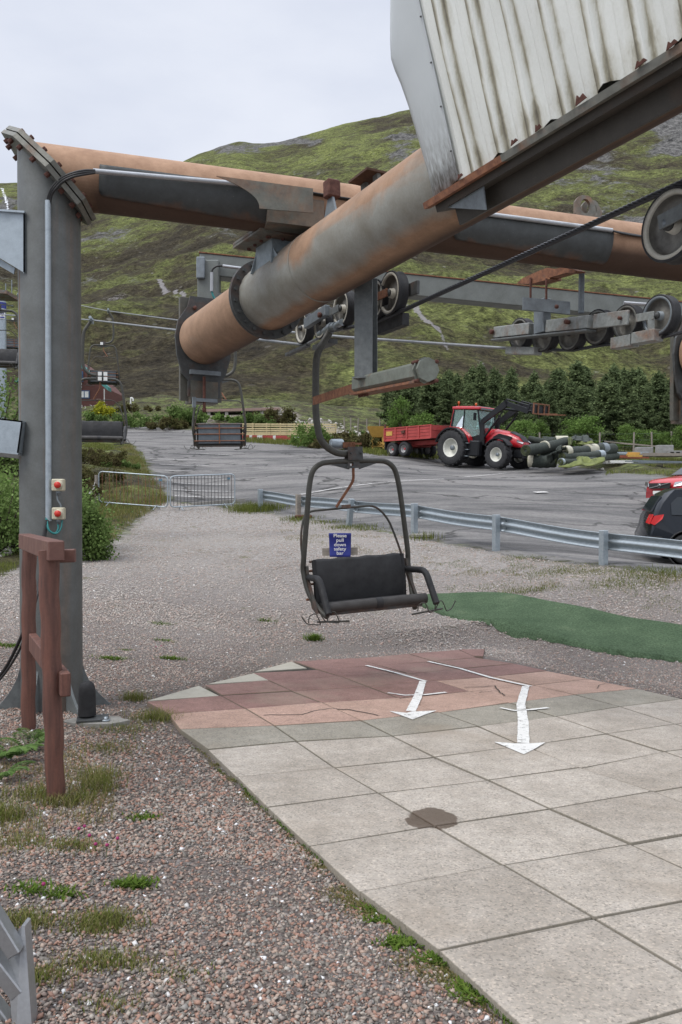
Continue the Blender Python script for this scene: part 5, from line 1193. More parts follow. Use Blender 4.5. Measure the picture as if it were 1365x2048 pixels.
MB().lathe(P(122, 1105, Zp + .06), (0, 0, 1), [(0, 0), (.02, 0), (.02, .008), (0, .008)], 10).build('bolt', M['galv'], t, True)
# ------------------------------------------------------------ guardrail
u0 = -.101; k_ = .05623; kc = .088
def gr(k): Z = 27 * (1 - kc * k); return Vector((27 * (u0 + k_ * k), Z, 0))
topz = [(0, 980), (1, 992), (2, 1001), (3, 1011), (4, 1034), (5, 1066), (5.6, 1083), (8, 1180)]
def grz(k):
    p = gr(k); py = np.interp(k, [a for a, b in topz], [b for a, b in topz]); return float(ray(682, py)[2]) * p.y + CZ
t = thing('guardrail', 'galvanised corrugated steel crash barrier along the car park edge', 'guardrail', (gr(3).x, gr(3).y, HZ(*gr(3)[:2])))
dr = (gr(5) - gr(0)).normalized(); nr_ = Vector((dr.y, -dr.x, 0)); nr_ = nr_ if nr_.y < 0 else -nr_
pf = [(.0, 0), (.0, -.02), (.075, -.05), (.075, -.10), (.0, -.135), (.0, -.175), (.075, -.21), (.075, -.26), (.0, -.29), (.0, -.31)]
for k0 in range(0, 8):
    mb = MB(); vs = []; m = 8; x0, x1 = k0 - .04 * (k0 > 0), min(k0 + 1.04, 8)
    for i in range(m + 1):
        k = x0 + (x1 - x0) * i / m; p = gr(k); z = grz(k) + .01 * math.sin(k * 5)
        for (o, h) in pf: vs.append(Vector((p.x, p.y, z + h)) + nr_ * (-.03 - o + .0) + nr_ * (.004 * (k0 % 2)))
    q = len(pf); fs = [(i * q + j, i * q + j + 1, (i + 1) * q + j + 1, (i + 1) * q + j) for i in range(m) for j in range(q - 1)]
    o = mb.add(vs, fs, True).build('beam', M['galv'], t, True); md = o.modifiers.new('t', 'SOLIDIFY'); md.thickness = .004; md.offset = 0
for i, k in enumerate((0.12, 1, 2, 3, 4, 5, 6, 7)):
    p = gr(k); z1 = grz(k) + .05; z0 = HZ(p.x, p.y) - .1; wood_ = i == 1
    o = MB().box(Vector((p.x, p.y, (z0 + z1) / 2)) + nr_ * .075, (.11, .14, z1 - z0), Matrix.Rotation(math.atan2(dr.y, dr.x), 3, 'Z') if not i == 2 else Matrix.Rotation(math.atan2(dr.y, dr.x), 3, 'Z') @ Matrix.Rotation(R(10), 3, 'Y'), bev=.006).build('post', M['grey_wood'] if wood_ else M['galv'], t, True)
    if i == 3 or i == 1: tag(MB().box(Vector((p.x + .1, p.y - .15, HZ(p.x, p.y) + .03)), (.5, .3, .1), None, bev=.03).build('foot_stone', M['concrete'] if i == 3 else M['bolt'], t, True))
mb = MB()
for k in (0.02, 1, 2, 3, 4, 5, 6):
    p = gr(k + .04); z = grz(k + .04)
    for h in (-.075, -.235): mb.lathe(Vector((p.x, p.y, z + h)) + nr_ * -.10, -nr_, [(0, 0), (.02, 0), (.015, .012), (0, .014)], 8)
mb.build('bolts', M['galvdull'], t, True)
# ------------------------------------------------------------ crowd barriers
def barrier(pxa, pxb, Za, Zb, pyb, label):
    a = P(pxa, pyb, Za); b = P(pxb, pyb, Zb); a.z = HZ(a.x, a.y) + .12; b.z = HZ(b.x, b.y) + .12; d = (b - a); Lh = d.length; d.normalize(); up = Vector((0, 0, 1)); Hh = 1.0
    t = thing('crowd_barrier', label, 'barrier', (a + b) / 2 - up * .12, group='crowd barriers across the track')
    f = [a, a + up * Hh, b + up * Hh, b]; path = round_path([(a + b) / 2, a, a + up * Hh, b + up * Hh, b, (a + b) / 2], .16, 6)
    MB().tube(path[:-1], .021, 8, closed=True, caps=False).build('frame', M['galv'], t, True)
    mb = MB(); n = 19
    for k in range(1, n): p = a.lerp(b, k / n); mb.tube([p, p + up * Hh], .009, 5, w=(.6 if k % 2 and 'left of' in label else .1))
    mb.build('bars', M['rusty'] if 'left of' in label else M['darksteel'], t, True)
    for q in (.16, .84):
        p = a.lerp(b, q); nn = Vector((-d.y, d.x, 0)); mb = MB(); mb.tube([p + nn * .3 - up * .11, p + up * .03, p - nn * .3 - up * .11], .016, 6); mb.build('foot', M['galv'], t, True)
    tp = a.lerp(b, .9) + up * .86; MB().bar(tp - d * .06, tp + d * .06, .01, .10).build('plate', M['galvdull'], t, True)
    mb = MB(); mb.box(tp - nn * .01, (.10, .012, .05)); mb.build('blue_label', mat('label_blue', (.10, .22, .30)), t, True)
barrier(198, 336, 27.0, 26.6, 1010, 'left of two grey steel crowd barriers, rusty bars, grass behind it')
barrier(341, 470, 26.6, 27.5, 1010, 'right of two grey steel crowd barriers, next to the crash barrier end')
p0 = G(193, 1012); t = thing('braced_post', 'thin grey wooden post with slanting brace left of the barriers', 'post', p0)
MB().tube([p0 - Vector((0, 0, .1)), Vector((p0.x, p0.y, P(193, 950, p0.y).z))], .05, 8).build('post', M['grey_wood'], t, True); q = P(181, 988, p0.y); MB().bar(Vector((q.x, q.y, q.z)), P(193, 965, p0.y), .06, .09).build('brace', M['white'], t, True)
# ------------------------------------------------------------ blue notice
Zs = 13.0; sp = P(680, 1090, Zs); t = thing('notice_sign', 'blue notice asking to pull down the safety bar, behind the near chair', 'sign', (sp.x, sp.y, HZ(sp.x, sp.y)))
c0 = P(658, 1066, Zs); c1 = P(703, 1066, Zs); c2 = P(702, 1114, Zs); c3 = P(660, 1114, Zs); vs = []; n = 10
for j in range(n + 1):
    for i in range(n + 1):
        a = c0.lerp(c1, i / n); b = c3.lerp(c2, i / n); p = a.lerp(b, j / n); vs.append(p + Vector((0, .03 * math.sin(PI * j / n) - .02 * (1 - j / n), 0)))
o = MB().add(vs, [(j * (n + 1) + i, (j + 1) * (n + 1) + i, (j + 1) * (n + 1) + i + 1, j * (n + 1) + i + 1) for j in range(n) for i in range(n)], True).build('panel', M['sign_blue'], t, True); md = o.modifiers.new('t', 'SOLIDIFY'); md.thickness = .004; md.offset = -1
def text_mesh(s, size, m, loc, rot, parent, name='lettering', align='CENTER', bold=.0, sx=1.0):
    cu = bpy.data.curves.new('t', 'FONT'); cu.body = s; cu.size = size; cu.align_x = align; cu.align_y = 'CENTER'; cu.offset = bold; cu.extrude = .0006; cu.space_line = 1.0
    o = bpy.data.objects.new('t', cu); COL.objects.link(o); bpy.context.view_layer.update(); me = bpy.data.meshes.new_from_object(o.evaluated_get(bpy.context.evaluated_depsgraph_get())); bpy.data.objects.remove(o)
    me.name = name; me.materials.clear(); me.materials.append(m); q = bpy.data.objects.new(name, me); COL.objects.link(q); q.parent = parent; q.location = Vector(loc) - origin_of(parent); q.rotation_euler = rot; q.scale = (sx, 1, 1); return q
for wd, py in (('Please', 1071.5), ('pull', 1080.5), ('down', 1089.5), ('safety', 1098), ('bar', 1106.5)):
    p = P(680.5, py, Zs - .02 - 0.0); text_mesh(wd, .076, M['white'], p + Vector((0, .0, 0)), (R(90), 0, 0), t, bold=.0008, sx=1.1)
mb = MB(); mb.bar(P(645, 1104, Zs + .1), P(716, 1102, Zs + .1), .05, .12); mb.build('timber_rail', M['grey_wood'], t, True)
mb = MB(); b_ = P(680, 1104, Zs + .12); mb.box((b_.x, b_.y, (b_.z + HZ(b_.x, b_.y)) / 2 - .1), (.09, .09, b_.z - HZ(b_.x, b_.y) + .2)); mb.build('stake', M['grey_wood'], t, True)
# ------------------------------------------------------------ green mat
def m_mat():
    m, t, b = newmat('green_turf_mat'); w = coords(t, 'World'); n1 = noise(t, w, 1.3, 5, .6); n2 = noise(t, w, 40, 4, .7)
    col = ramp(t, n1, [(.3, (.046, .074, .042)), (.6, (.072, .108, .062)), (.75, (.125, .15, .09))]); col = mixc(t, .8, col, mixc(t, maprange(t, n2, .3, .7), (.2, .2, .2), (.8, .8, .8)), 'OVERLAY')
    t.links.new(col, b.inputs['Base Color']); b.inputs['Roughness'].default_value = 1; b.inputs['Specular IOR Level'].default_value = .1; bump(t, b, n2, .8, .02); return m
M['mat'] = m_mat()
E0 = [(826, 1203), (880, 1192), (1000, 1190), (1180, 1222), (1365, 1256), (1560, 1292)]
E1 = [(829, 1206), (905, 1237), (1000, 1263), (1180, 1301), (1365, 1327), (1560, 1355)]
A_ = [G(*p) for p in E0]; B_ = [G(*p) for p in E1]; vs = []; nu, nv = 90, 34; SA = smooth_path(A_, 18); SB = smooth_path(B_, 18)
for i in range(nu + 1):
    a = SA[i]; b = SB[i]
    for j in range(nv + 1):
        p = a.lerp(b, j / nv); e = min(i, nu - i, j, nv - j); wob = .012 * (nz2(np.array([p.x * 2.2]), np.array([p.y * 2.2]), 4)[0] + .5) + .010 * (nz2(np.array([p.x * .9]), np.array([p.y * .9]), 6)[0] + .5)
        jx = (.03 * math.sin(i * 1.7) + .02 * math.sin(i * 4.1)) if j in (0, nv) else 0
        vs.append((p.x, p.y + jx, HZ(p.x, p.y) + (.004 if e == 0 else .028 + wob * 2.2)))
o = MB().add(vs, [(i * (nv + 1) + j, i * (nv + 1) + j + 1, (i + 1) * (nv + 1) + j + 1, (i + 1) * (nv + 1) + j) for i in range(nu) for j in range(nv)], True).build('green_mat', M['mat'], None)
tag(o, 'dark green artificial turf mat lying on the gravel at the right', 'mat')
# ------------------------------------------------------------ aluminium frame at the lower left
b0 = G(30, 2040); t = thing('metal_frame', 'grey metal frame with slanting slats, cut by the lower left corner', 'metal frame', (b0.x, b0.y, b0.z)); Zf = 2.55
mb = MB()
mb.prism([P(12, 1898, Zf), P(44, 1851, Zf), P(63, 2110, Zf - .1), P(30, 2110, Zf - .1)], (0, .008, 0)); mb.prism([P(44, 1851, Zf), P(50, 1853, Zf), P(68, 2110, Zf - .1), P(62, 2110, Zf - .1)], (0, .05, 0)); mb.build('side_plate', M['alu'], t, True)
for (x0, y0, x1, y1) in ((-30, 1800, 34, 1905), (-30, 1895, 40, 1985), (-40, 1975, 30, 2065)):
    MB().bar(P(x0, y0, Zf - .03), P(x1, y1, Zf - .03), .05, .045, bev=.004).build('slat', M['alu'], t, True)
mb = MB(); mb.tube([P(0, 1922, Zf + .1), P(46, 1893, Zf + .1)], .008, 8); mb.tube([P(2, 1940, Zf + .1), P(22, 1936, Zf + .1)], .006, 8); mb.lathe(P(37, 1888, Zf - .01), (0, -1, 0), [(0, 0), (.012, 0), (.012, .01), (0, .01)], 6); mb.build('cross_rod', M['steel'], t, True)
# ------------------------------------------------------------ tractor. local: x forward, y left, z up
def wheel(parent, c, r, w, rimr, name='wheel', side=1, rimm='rim', lugs=22):
    """side=+1: outer face towards +y"""
    c = Vector(c); ax = Vector((0, side, 0)); o = MB().lathe(c, ax, [(0, w * .05), (rimr * .25, w * .05), (rimr * .28, -w * .02), (rimr * .62, -w * .10), (rimr * .86, w * .18), (rimr * .90, w * .42), (rimr * 1.0, w * .44), (rimr * 1.0, -w * .4)], 36).build(name, M[rimm], parent)
    mb = MB().lathe(c, ax, [(rimr * .97, w * .44), (rimr * 1.15, w * .50), (r * .88, w * .50), (r * .96, w * .42), (r * .965, 0), (r * .96, -w * .42), (r * .88, -w * .5), (rimr * .97, -w * .44)], 44)
    if lugs:
        for k in range(lugs):
            for s in (-1, 1):
                a = 2 * PI * (k + (.5 if s > 0 else 0)) / lugs; q = []
                for da, yy in ((0, .02), (.16, .50)):
                    for dw in (-.045, .045): q.append((a + da + dw, yy * s * w))
                vs = []
                for rr in (r * .95, r): vs += [c + Vector((math.cos(an) * rr, y, math.sin(an) * rr)) for an, y in q]
                mb.add(vs, [(4, 5, 7, 6), (0, 4, 6, 2), (1, 3, 7, 5), (0, 1, 5, 4), (2, 6, 7, 3)])
    mb.build('tyre', M['rubber'], o)
    MB().lathe(c + ax * w * .05, ax, [(rimr * .26, 0), (rimr * .26, w * .16), (rimr * .1, w * .2), (0, w * .2)], 16).build('hub', M['tractor_red' if rimm == 'trim' else 'galvdull'], o)
    return o
M['trim'] = mat('silver_rim', (.42, .42, .42), (.3, .3, .3), 8, .5, .3)
M['wheelwhite'] = mat('pale_wheel', (.66, .66, .60), (.55, .55, .49), 8, .5, 0, .05)
def arch(mb, c, r0, r1, y0, y1, a0, a1, n=12):
    vs = []
    for k in range(n + 1):
        a = R(a0 + (a1 - a0) * k / n)
        for r_, y in ((r0, y0), (r1, y0), (r1, y1), (r0, y1)): vs.append((c[0] + math.cos(a) * r_, y, c[2] + math.sin(a) * r_))
    fs = [(4 * k + j, 4 * k + (j + 1) % 4, 4 * k + 4 + (j + 1) % 4, 4 * k + 4 + j) for k in range(n) for j in range(4)] + [(0, 1, 2, 3), (4 * n + 3, 4 * n + 2, 4 * n + 1, 4 * n)]
    mb.add(vs, fs); return mb
def make_tractor():
    rp_ = G(905, 934); fp = G(985, 939)
    heading = math.atan2(-.74, .67); ax_off = Vector((math.cos(heading), math.sin(heading), 0)); left = Vector((-ax_off.y, ax_off.x, 0)); SC_ = 1.0
    o = rp_ + left * (.95) ; o.z = HZ(o.x, o.y)   # near wheel is the right-hand one
    dz = HZ(*(o + ax_off * 2.95)[:2]) - o.z; pitch = -math.atan2(dz, 2.95)
    t = thing('tractor', 'red farm tractor with black front loader arms raised and a pallet fork', 'tractor', o, (0, 0, 0)); t.rotation_euler = (Matrix.Rotation(heading, 3, 'Z') @ Matrix.Rotation(pitch, 3, 'Y')).to_euler(); t.scale = (1.03,) * 3
    for s in (-1, 1):
        wheel(t, (0, s * .93, .93), .93, .56, .50, 'rear_wheel', s, 'wheelwhite'); wheel(t, (2.9, s * .95, .70), .70, .46, .36, 'front_wheel', s, 'wheelwhite', 18)
        mb = MB(); arch(mb, (0, 0, .93), .98, 1.05, s * .66, s * 1.24, 20, 165); mb.build('rear_mudguard', M['tractor_dark'], t)
        mb = MB(); arch(mb, (2.9, 0, .70), .78, .83, s * .75, s * 1.16, 35, 150); mb.build('front_mudguard', M['tractor_dark'], t)
        mb = MB(); mb.prism([(-.75, s * .55, 1.55), (-.3, s * .55, 2.02), (.35, s * .55, 2.0), (.95, s * .55, 1.55), (1.05, s * .55, 1.2), (.75, s * .55, 1.55), (.3, s * .55, 1.9), (-.4, s * .55, 1.85)], (0, s * .42, 0)); mb.build('rear_wing', M['tractor_red'], t)
    mb = MB(); mb.box((1.5, 0, .85), (3.2, .55, .5), bev=.05); mb.box((2.9, 0, .68), (.35, 1.6, .22), bev=.04); mb.box((0, 0, .93), (.5, 1.5, .4), bev=.05); mb.box((3.55, 0, .8), (.5, .6, .45), bev=.05)
    mb.box((1.15, -.75, .95), (.95, .35, .80), bev=.06); mb.box((1.15, .75, .95), (.95, .35, .80), bev=.06); mb.build('chassis', M['tractor_dark'], t)
    mb = MB()
    for k in range(3): mb.box((.86, -.98, .55 + k * .33), (.42, .16, .035))
    mb.build('step', M['galv'], t)
    # bonnet: lofted sections
    secs = [(1.35, .50, 1.22, 2.02), (2.2, .46, 1.2, 1.98), (3.0, .43, 1.15, 1.86), (3.55, .38, 1.1, 1.66), (3.80, .30, 1.08, 1.38), (3.86, .22, 1.1, 1.25)]; vs = []; sh = [(-1, 0), (-1.02, .35), (-.98, .72), (-.72, .93), (-.3, 1), (.3, 1), (.72, .93), (.98, .72), (1.02, .35), (1, 0)]
    for x, hw, z0, z1 in secs:
        for a, b in sh: vs.append((x, a * hw, z0 + (z1 - z0) * b))
    n = len(sh); fs = [(i * n + k, i * n + (k + 1) % n, (i + 1) * n + (k + 1) % n, (i + 1) * n + k) for i in range(len(secs) - 1) for k in range(n)]; fs += [tuple(range(n)), tuple(range((len(secs) - 1) * n, len(secs) * n))[::-1]]
    MB().add(vs, fs, True).build('bonnet', M['tractor_red'], t)
    mb = MB(); top = []
    for x, hw, z0, z1 in secs[2:5]:
        for a, b in ((-.74, .945), (-.3, 1.02), (.3, 1.02), (.74, .945)): top.append((x + .02, a * hw, z0 + (z1 - z0) * b + .012))
    mb.add(top, [(i * 4 + k, i * 4 + k + 1, i * 4 + 5 + k, i * 4 + 4 + k) for i in range(2) for k in range(3)], True)
    for s in (-1, 1): mb.prism([(2.1, s * .485, 1.55), (3.1, s * .455, 1.35), (3.3, s * .44, 1.6), (2.5, s * .475, 1.75)], (0, s * .01, 0))
    mb.build('grille', M['tractor_dark'], t)
    mb = MB()
    for s in (-1, 1): mb.prism([(3.52, s * .40, 1.38), (3.83, s * .31, 1.28), (3.85, s * .28, 1.36), (3.56, s * .40, 1.48)], (.02, s * .03, 0))
    mb.build('headlight', M['chrome'], t)
    # cab
    mb = MB()
    corners = [(-.35, .72), (1.35, .66)]
    for s in (-1, 1):
        mb.bar((-.40, s * .76, 1.75), (-.28, s * .70, 2.92), .07, .09); mb.bar((1.50, s * .62, 1.55), (1.22, s * .66, 2.92), .06, .07); mb.bar((.40, s * .80, 1.35), (.42, s * .74, 2.92), .045, .05)
    mb.box((.5, 0, 1.42), (1.9, 1.3, .5), bev=.05); mb.build('cab_frame', M['tractor_dark'], t)
    mb = MB()
    for s in (-1, 1): mb.bar((-.45, s * .775, 1.85), (-.30, s * .735, 2.90), .03, .05)
    mb.build('cab_pillar', M['tractor_red'], t)
    mb = MB()
    for s in (-1, 1): mb.prism([(-.38, s * .735, 1.8), (.40, s * .78, 1.5), (1.46, s * .62, 1.6), (1.22, s * .66, 2.88), (.42, s * .73, 2.88), (-.28, s * .70, 2.88)], (0, -s * .012, 0))
    mb.prism([(1.48, -.6, 1.6), (1.48, .6, 1.6), (1.24, .64, 2.88), (1.24, -.64, 2.88)], (-.012, 0, 0)); mb.prism([(-.40, -.7, 1.8), (-.40, .7, 1.8), (-.29, .66, 2.88), (-.29, -.66, 2.88)], (.012, 0, 0)); mb.build('cab_glass', M['cabglass'], t)
    mb = MB(); mb.box((.2, 0, 2.05), (.5, .5, .14), bev=.05); mb.box((.0, 0, 2.40), (.14, .48, .62), bev=.05); mb.lathe((.85, 0, 2.15), (-.6, 0, .8), [(.20, 0), (.22, .0), (.22, .03), (.20, .03)], 18); mb.build('seat', M['tractor_dark'], t)
    mb = MB(); mb.box((.46, 0, 2.99), (1.80, 1.46, .14), bev=.05); mb.box((.30, 0, 3.07), (1.2, 1.2, .05), bev=.02); mb.build('cab_roof', M['tractor_red'], t)
    mb = MB(); mb.box((.92, -.1, 3.085), (.62, .9, .03)); mb.box((1.36, 0, 2.96), (.05, 1.2, .08)); mb.build('roof_panel', M['galvdull'], t)
    for y in (-.55, .55): MB().lathe((-.15 if y < 0 else .1, y, 3.06), (0, 0, 1), [(.02, 0), (.02, .14), (.055, .15), (.06, .25), (.04, .28), (0, .28)], 12).build('beacon', M['orange'], t)
    MB().box((1.32, -1.0, 2.55), (.06, .20, .38), bev=.03).build('mirror', M['tractor_dark'], t); MB().box((1.32, 1.0, 2.55), (.06, .20, .38), bev=.03).build('mirror', M['tractor_dark'], t)
    # loader
    for s in (-1, 1):
        y = s * .62; mb = MB(); mb.prism([(1.45, y - .05, 1.15), (1.75, y - .05, 1.15), (1.62, y - .05, 2.30), (1.40, y - .05, 2.30)], (0, .10, 0)); mb.build('loader_tower', M['tractor_dark'], t)
        mb = MB(); mb.prism([(1.42, y - .06, 2.36), (1.56, y - .06, 2.20), (2.90, y - .06, 3.02), (3.05, y - .06, 3.20), (2.98, y - .06, 3.36), (2.82, y - .06, 3.36)], (0, .12, 0)); mb.prism([(2.82, y - .06, 3.36), (2.95, y - .06, 3.10), (4.20, y - .06, 2.72), (4.28, y - .06, 2.84), (4.2, y - .06, 2.98)], (0, .12, 0)); mb.build('loader_arm', M['tractor_dark'], t)
        mb = MB(); mb.tube([(1.66, y, 1.5), (2.55, y, 2.55)], .055, 10); mb.tube([(2.1, y, 2.02), (2.75, y, 2.85)], .035, 8); mb.build('loader_ram', M['tractor_dark'], t)
        mb = MB(); mb.tube([(2.95, y, 3.42), (4.25, y, 3.12)], .035, 8); mb.bar((2.9, y, 3.30), (2.95, y, 3.44), .05, .08); mb.bar((4.2, y, 2.9), (4.3, y, 3.2), .05, .08); mb.build('tilt_link', M['tractor_dark'], t)
    mb = MB(); mb.tube([(4.2, -.62, 2.85), (4.2, .62, 2.85)], .06, 10); mb.tube([(2.75, -.62, 2.95), (2.75, .62, 2.95)], .06, 10); mb.build('cross_tube', M['tractor_dark'], t)
    mb = MB(); mb.box((4.45, 0, 2.96), (.10, 1.25, .40)); mb.box((4.36, 0, 2.9), (.1, .9, .3)); mb.build('fork_carriage', M['tractor_dark'], t)
    mb = MB()
    for y in (-.62, -.25, .25, .62): mb.box((4.53, y, 2.98), (.05, .07, .52), None, .5)
    mb.box((4.53, 0, 3.22), (.06, 1.3, .06), None, .5); mb.box((4.53, 0, 2.74), (.06, 1.3, .06), None, .5); mb.build('fork_frame', M['rusty'], t)
    for y in (-.35, .35): MB().box((5.10, y, 2.735), (1.15, .09, .035), None, .5).build('fork_tine', M['rusty'], t)
    mb = MB(); mb.bar((3.75, 0, .95), (4.05, 0, 1.2), .5, .1); mb.box((3.9, -.3, .75), (.1, .06, .5)); mb.box((3.9, .3, .75), (.1, .06, .5)); mb.tube([(3.95, -.4, .6), (3.95, .4, .6)], .03, 8); mb.build('front_linkage', M['tractor_dark'], t)
    return t
make_tractor()
def make_trailer():
    c = G(799, 914); heading = math.atan2(-.78, .62); fx_ = Vector((math.cos(heading), math.sin(heading), 0)); lf = Vector((-fx_.y, fx_.x, 0)); o = c + lf * .95; o.z = HZ(o.x, o.y)
    t = thing('farm_trailer', 'low red tipping trailer with ribbed sides on four small wheels behind the tractor', 'trailer', o); t.rotation_euler = (0, 0.01, heading)
    L0, L1, Wd, z0, z1 = -1.05, 2.7, 1.1, .92, 1.62
    mb = MB()
    for s in (-1, 1):
        mb.box(((L0 + L1) / 2, s * Wd, (z0 + z1) / 2), (L1 - L0, .05, z1 - z0))
        for k in range(5): mb.box((L0 + (L1 - L0) * k / 4, s * (Wd + .045), (z0 + z1) / 2), (.09, .06, z1 - z0 + .02))
        for z in (.25, .5, .75): mb.box(((L0 + L1) / 2, s * (Wd + .035), z0 + (z1 - z0) * z), (L1 - L0, .03, .04))
        mb.box(((L0 + L1) / 2, s * (Wd + .02), z1), (L1 - L0, .1, .05)); mb.box(((L0 + L1) / 2, s * (Wd + .02), z0), (L1 - L0, .1, .06))
    mb.build('side_panel', M['trailer_red'], t)
    mb = MB()
    for x in (L0, L1): mb.box((x, 0, (z0 + z1) / 2), (.05, 2 * Wd, z1 - z0)); mb.box((x + .035 * (1 if x > 0 else -1), 0, (z0 + z1) / 2 + .1), (.03, 2 * Wd, .05)); mb.box((x + .035 * (1 if x > 0 else -1), -.4, (z0 + z1) / 2), (.04, .07, z1 - z0)); mb.box((x + .035 * (1 if x > 0 else -1), .4, (z0 + z1) / 2), (.04, .07, z1 - z0))
    mb.build('end_panel', M['trailer_red'], t)
    mb = MB(); mb.box(((L0 + L1) / 2, 0, z0 + .02), (L1 - L0 - .06, 2 * Wd - .06, .06)); mb.build('floor', M['bolt'], t)
    mb = MB(); rr = random.Random(8)
    for k in range(40): mb.box((rr.uniform(L0 + .2, L1 - .2), rr.uniform(-.9, .9), rr.uniform(1.2, 1.60)), (rr.uniform(.3, .9), rr.uniform(.1, .4), rr.uniform(.05, .2)), Matrix.Rotation(rr.uniform(0, 3), 3, 'Z') @ Matrix.Rotation(rr.uniform(-.3, .3), 3, 'X'))
    mb.build('load', M['bolt'], t)
    mb = MB(); mb.box((L0, Wd, z1 + .1), (.1, .08, .3)); mb.box((L0, -Wd, z1 + .1), (.1, .08, .3)); mb.box((1.0, Wd, z1 + .1), (.12, .08, .3)); mb.build('stake', M['bolt'], t)
    mb = MB()
    for y in (-.45, .45): mb.box((.9, y, .74), (3.6, .12, .26), bev=.02)
    mb.box((2.9, 0, .70), (.5, .5, .22), bev=.02); mb.box((.0, 0, .6), (1.6, 1.5, .1)); mb.build('chassis', M['trailer_red'], t)
    for x in (-.5, .5):
        for s in (-1, 1): wheel(t, (x, s * .95, .42), .42, .34, .22, 'wheel', s, 'trim', 0)
    mb = MB(); mb.box((-1.0, -.95, .66), (.06, .4, .5)); mb.box((-1.0, .95, .66), (.06, .4, .5)); mb.build('mudflap', M['black'], t)
    MB().box((-.65, -Wd - .045, 1.32), (.5, .02, .24)).build('maker_plate', M['yellow'], t)
make_trailer()
def make_spreader():
    c = G(756, 903); t = thing('hopper_spreader', 'yellow hopper on legs standing behind the red trailer', 'spreader', c); z = .0
    mb = MB(); vs = []
    for (hw, zz) in ((.35, .85), (.62, 1.45), (.64, 1.5)):
        for a, b in ((-1, -1), (1, -1), (1, 1), (-1, 1)): vs.append(c + Vector((a * hw, b * hw, zz)))
    mb.add(vs, [(0, 3, 2, 1)] + [(i * 4 + k, i * 4 + (k + 1) % 4, i * 4 + 4 + (k + 1) % 4, i * 4 + 4 + k) for i in range(2) for k in range(4)]); o = mb.build('hopper', M['yellow'], t, True)
    mb = MB()
    for a in (-.35, .35):
        for b in (-.3, .3): mb.bar(c + Vector((a, b, -.05)), c + Vector((a * .8, b, .9)), .08, .08)
    mb.bar(c + Vector((-.4, -.3, .3)), c + Vector((.4, -.3, .3)), .08, .08); mb.bar(c + Vector((-.4, -.3, .6)), c + Vector((.4, -.3, .45)), .1, .12); mb.build('leg_frame', M['yellow'], t, True)
    MB().lathe(c + Vector((0, -.1, .35)), (0, 0, 1), [(0, 0), (.3, .02), (.3, .08), (.1, .3), (0, .3)], 14).build('spinner', M['yellow'], t, True)
make_spreader()
# ------------------------------------------------------------ turf rolls
def roll(px0, py0, px1, py1, Z0, Z1, r, label, m='turf_dark', bands=(), core=False):
    a = P(px0, py0, Z0); b = P(px1, py1, Z1); t = thing('turf_roll', label, 'turf roll', a, group='rolls of artificial turf beside the tractor'); r *= .74; Z1 = Z0 + (Z1 - Z0) * .35; n = 14; pts = [a.lerp(b, k / n) + Vector((0, 0, -.05 * math.sin(PI * k / n))) for k in range(n + 1)]; rs = [r * (1 + .05 * math.sin(k * 1.9 + px0)) for k in range(n + 1)]
    o = MB().tube(pts, rs, 18).build('roll', M[m], t, True); d = (b - a).normalized(); mb = MB()
    ends_ = ((a, -1), (b, 1)) if False else ((a, -1), (b, 1))
    for end, s in ends_:   # spiral edge showing the olive backing
        for q in (.9, .66, .42): mb.lathe(end + d * s * .01, d * s, [(r * q, 0), (r * q, .02), (r * q - .02, .02), (r * q - .02, 0)], 16)
    mb.build('backing_edge', M['turf_edge'], t, True)
    for s0, s1, mm in bands: MB().tube([a.lerp(b, s0) , a.lerp(b, s1)], r * 1.07, 20).build('band', M[mm], t, True)
    return t
roll(1052, 901, 1134, 884, 38.5, 41.5, .36, 'thick olive-ended turf roll lying on top, just right of the tractor wheel', bands=((.42, .45, 'cream'),))
roll(1060, 878, 1108, 884, 43, 42, .24, 'dark turf roll at the back of the pile behind the tractor wheel')
roll(1085, 880, 1138, 880, 44, 44, .28, 'dark turf roll with a white strap at the back of the pile', bands=((.5, .95, 'cream'),))
roll(1128, 903, 1190, 898, 38.2, 40.5, .33, 'turf roll with two cream bands in the middle of the pile', bands=((.0, .14, 'cream'), (.72, 1.0, 'cream')))
roll(1170, 896, 1228, 898, 41, 42, .38, 'dark turf roll with grey band at the right end of the pile', bands=((.55, .72, 'galvdull'),))
roll(1125, 914, 1205, 909, 38.0, 40.0, .28, 'slim dark turf roll below the cream banded one', bands=((.88, 1.0, 'galv'),))
roll(1185, 913, 1234, 912, 41, 42, .25, 'dark turf roll lowest at the right end of the pile')
roll(1058, 921, 1112, 922, 39.5, 39.0, .40, 'squat turf roll with a cream end band on the ground beside the tractor wheel', bands=((.0, .2, 'cream'),))
roll(1122, 924, 1190, 920, 37.6, 39.2, .22, 'thin grey cored turf roll lying under the loose olive sheet', bands=((.0, .05, 'galv'),))
roll(1076, 908, 1130, 912, 40.2, 40.6, .40, 'dark turf roll at the bottom, between the squat roll and the slim roll')
def loose(pts, label, Z, m, seed, rise=.28):
    """crumpled sheet, outline given on the ground"""
    c = P(*pts[0], Z); t = thing('loose_turf', label, 'turf sheet', c); V = []; F = []; nu, nv = 26, 9; pa = [P(x, y, z) for x, y, z in pts[1]] if False else None
    return t
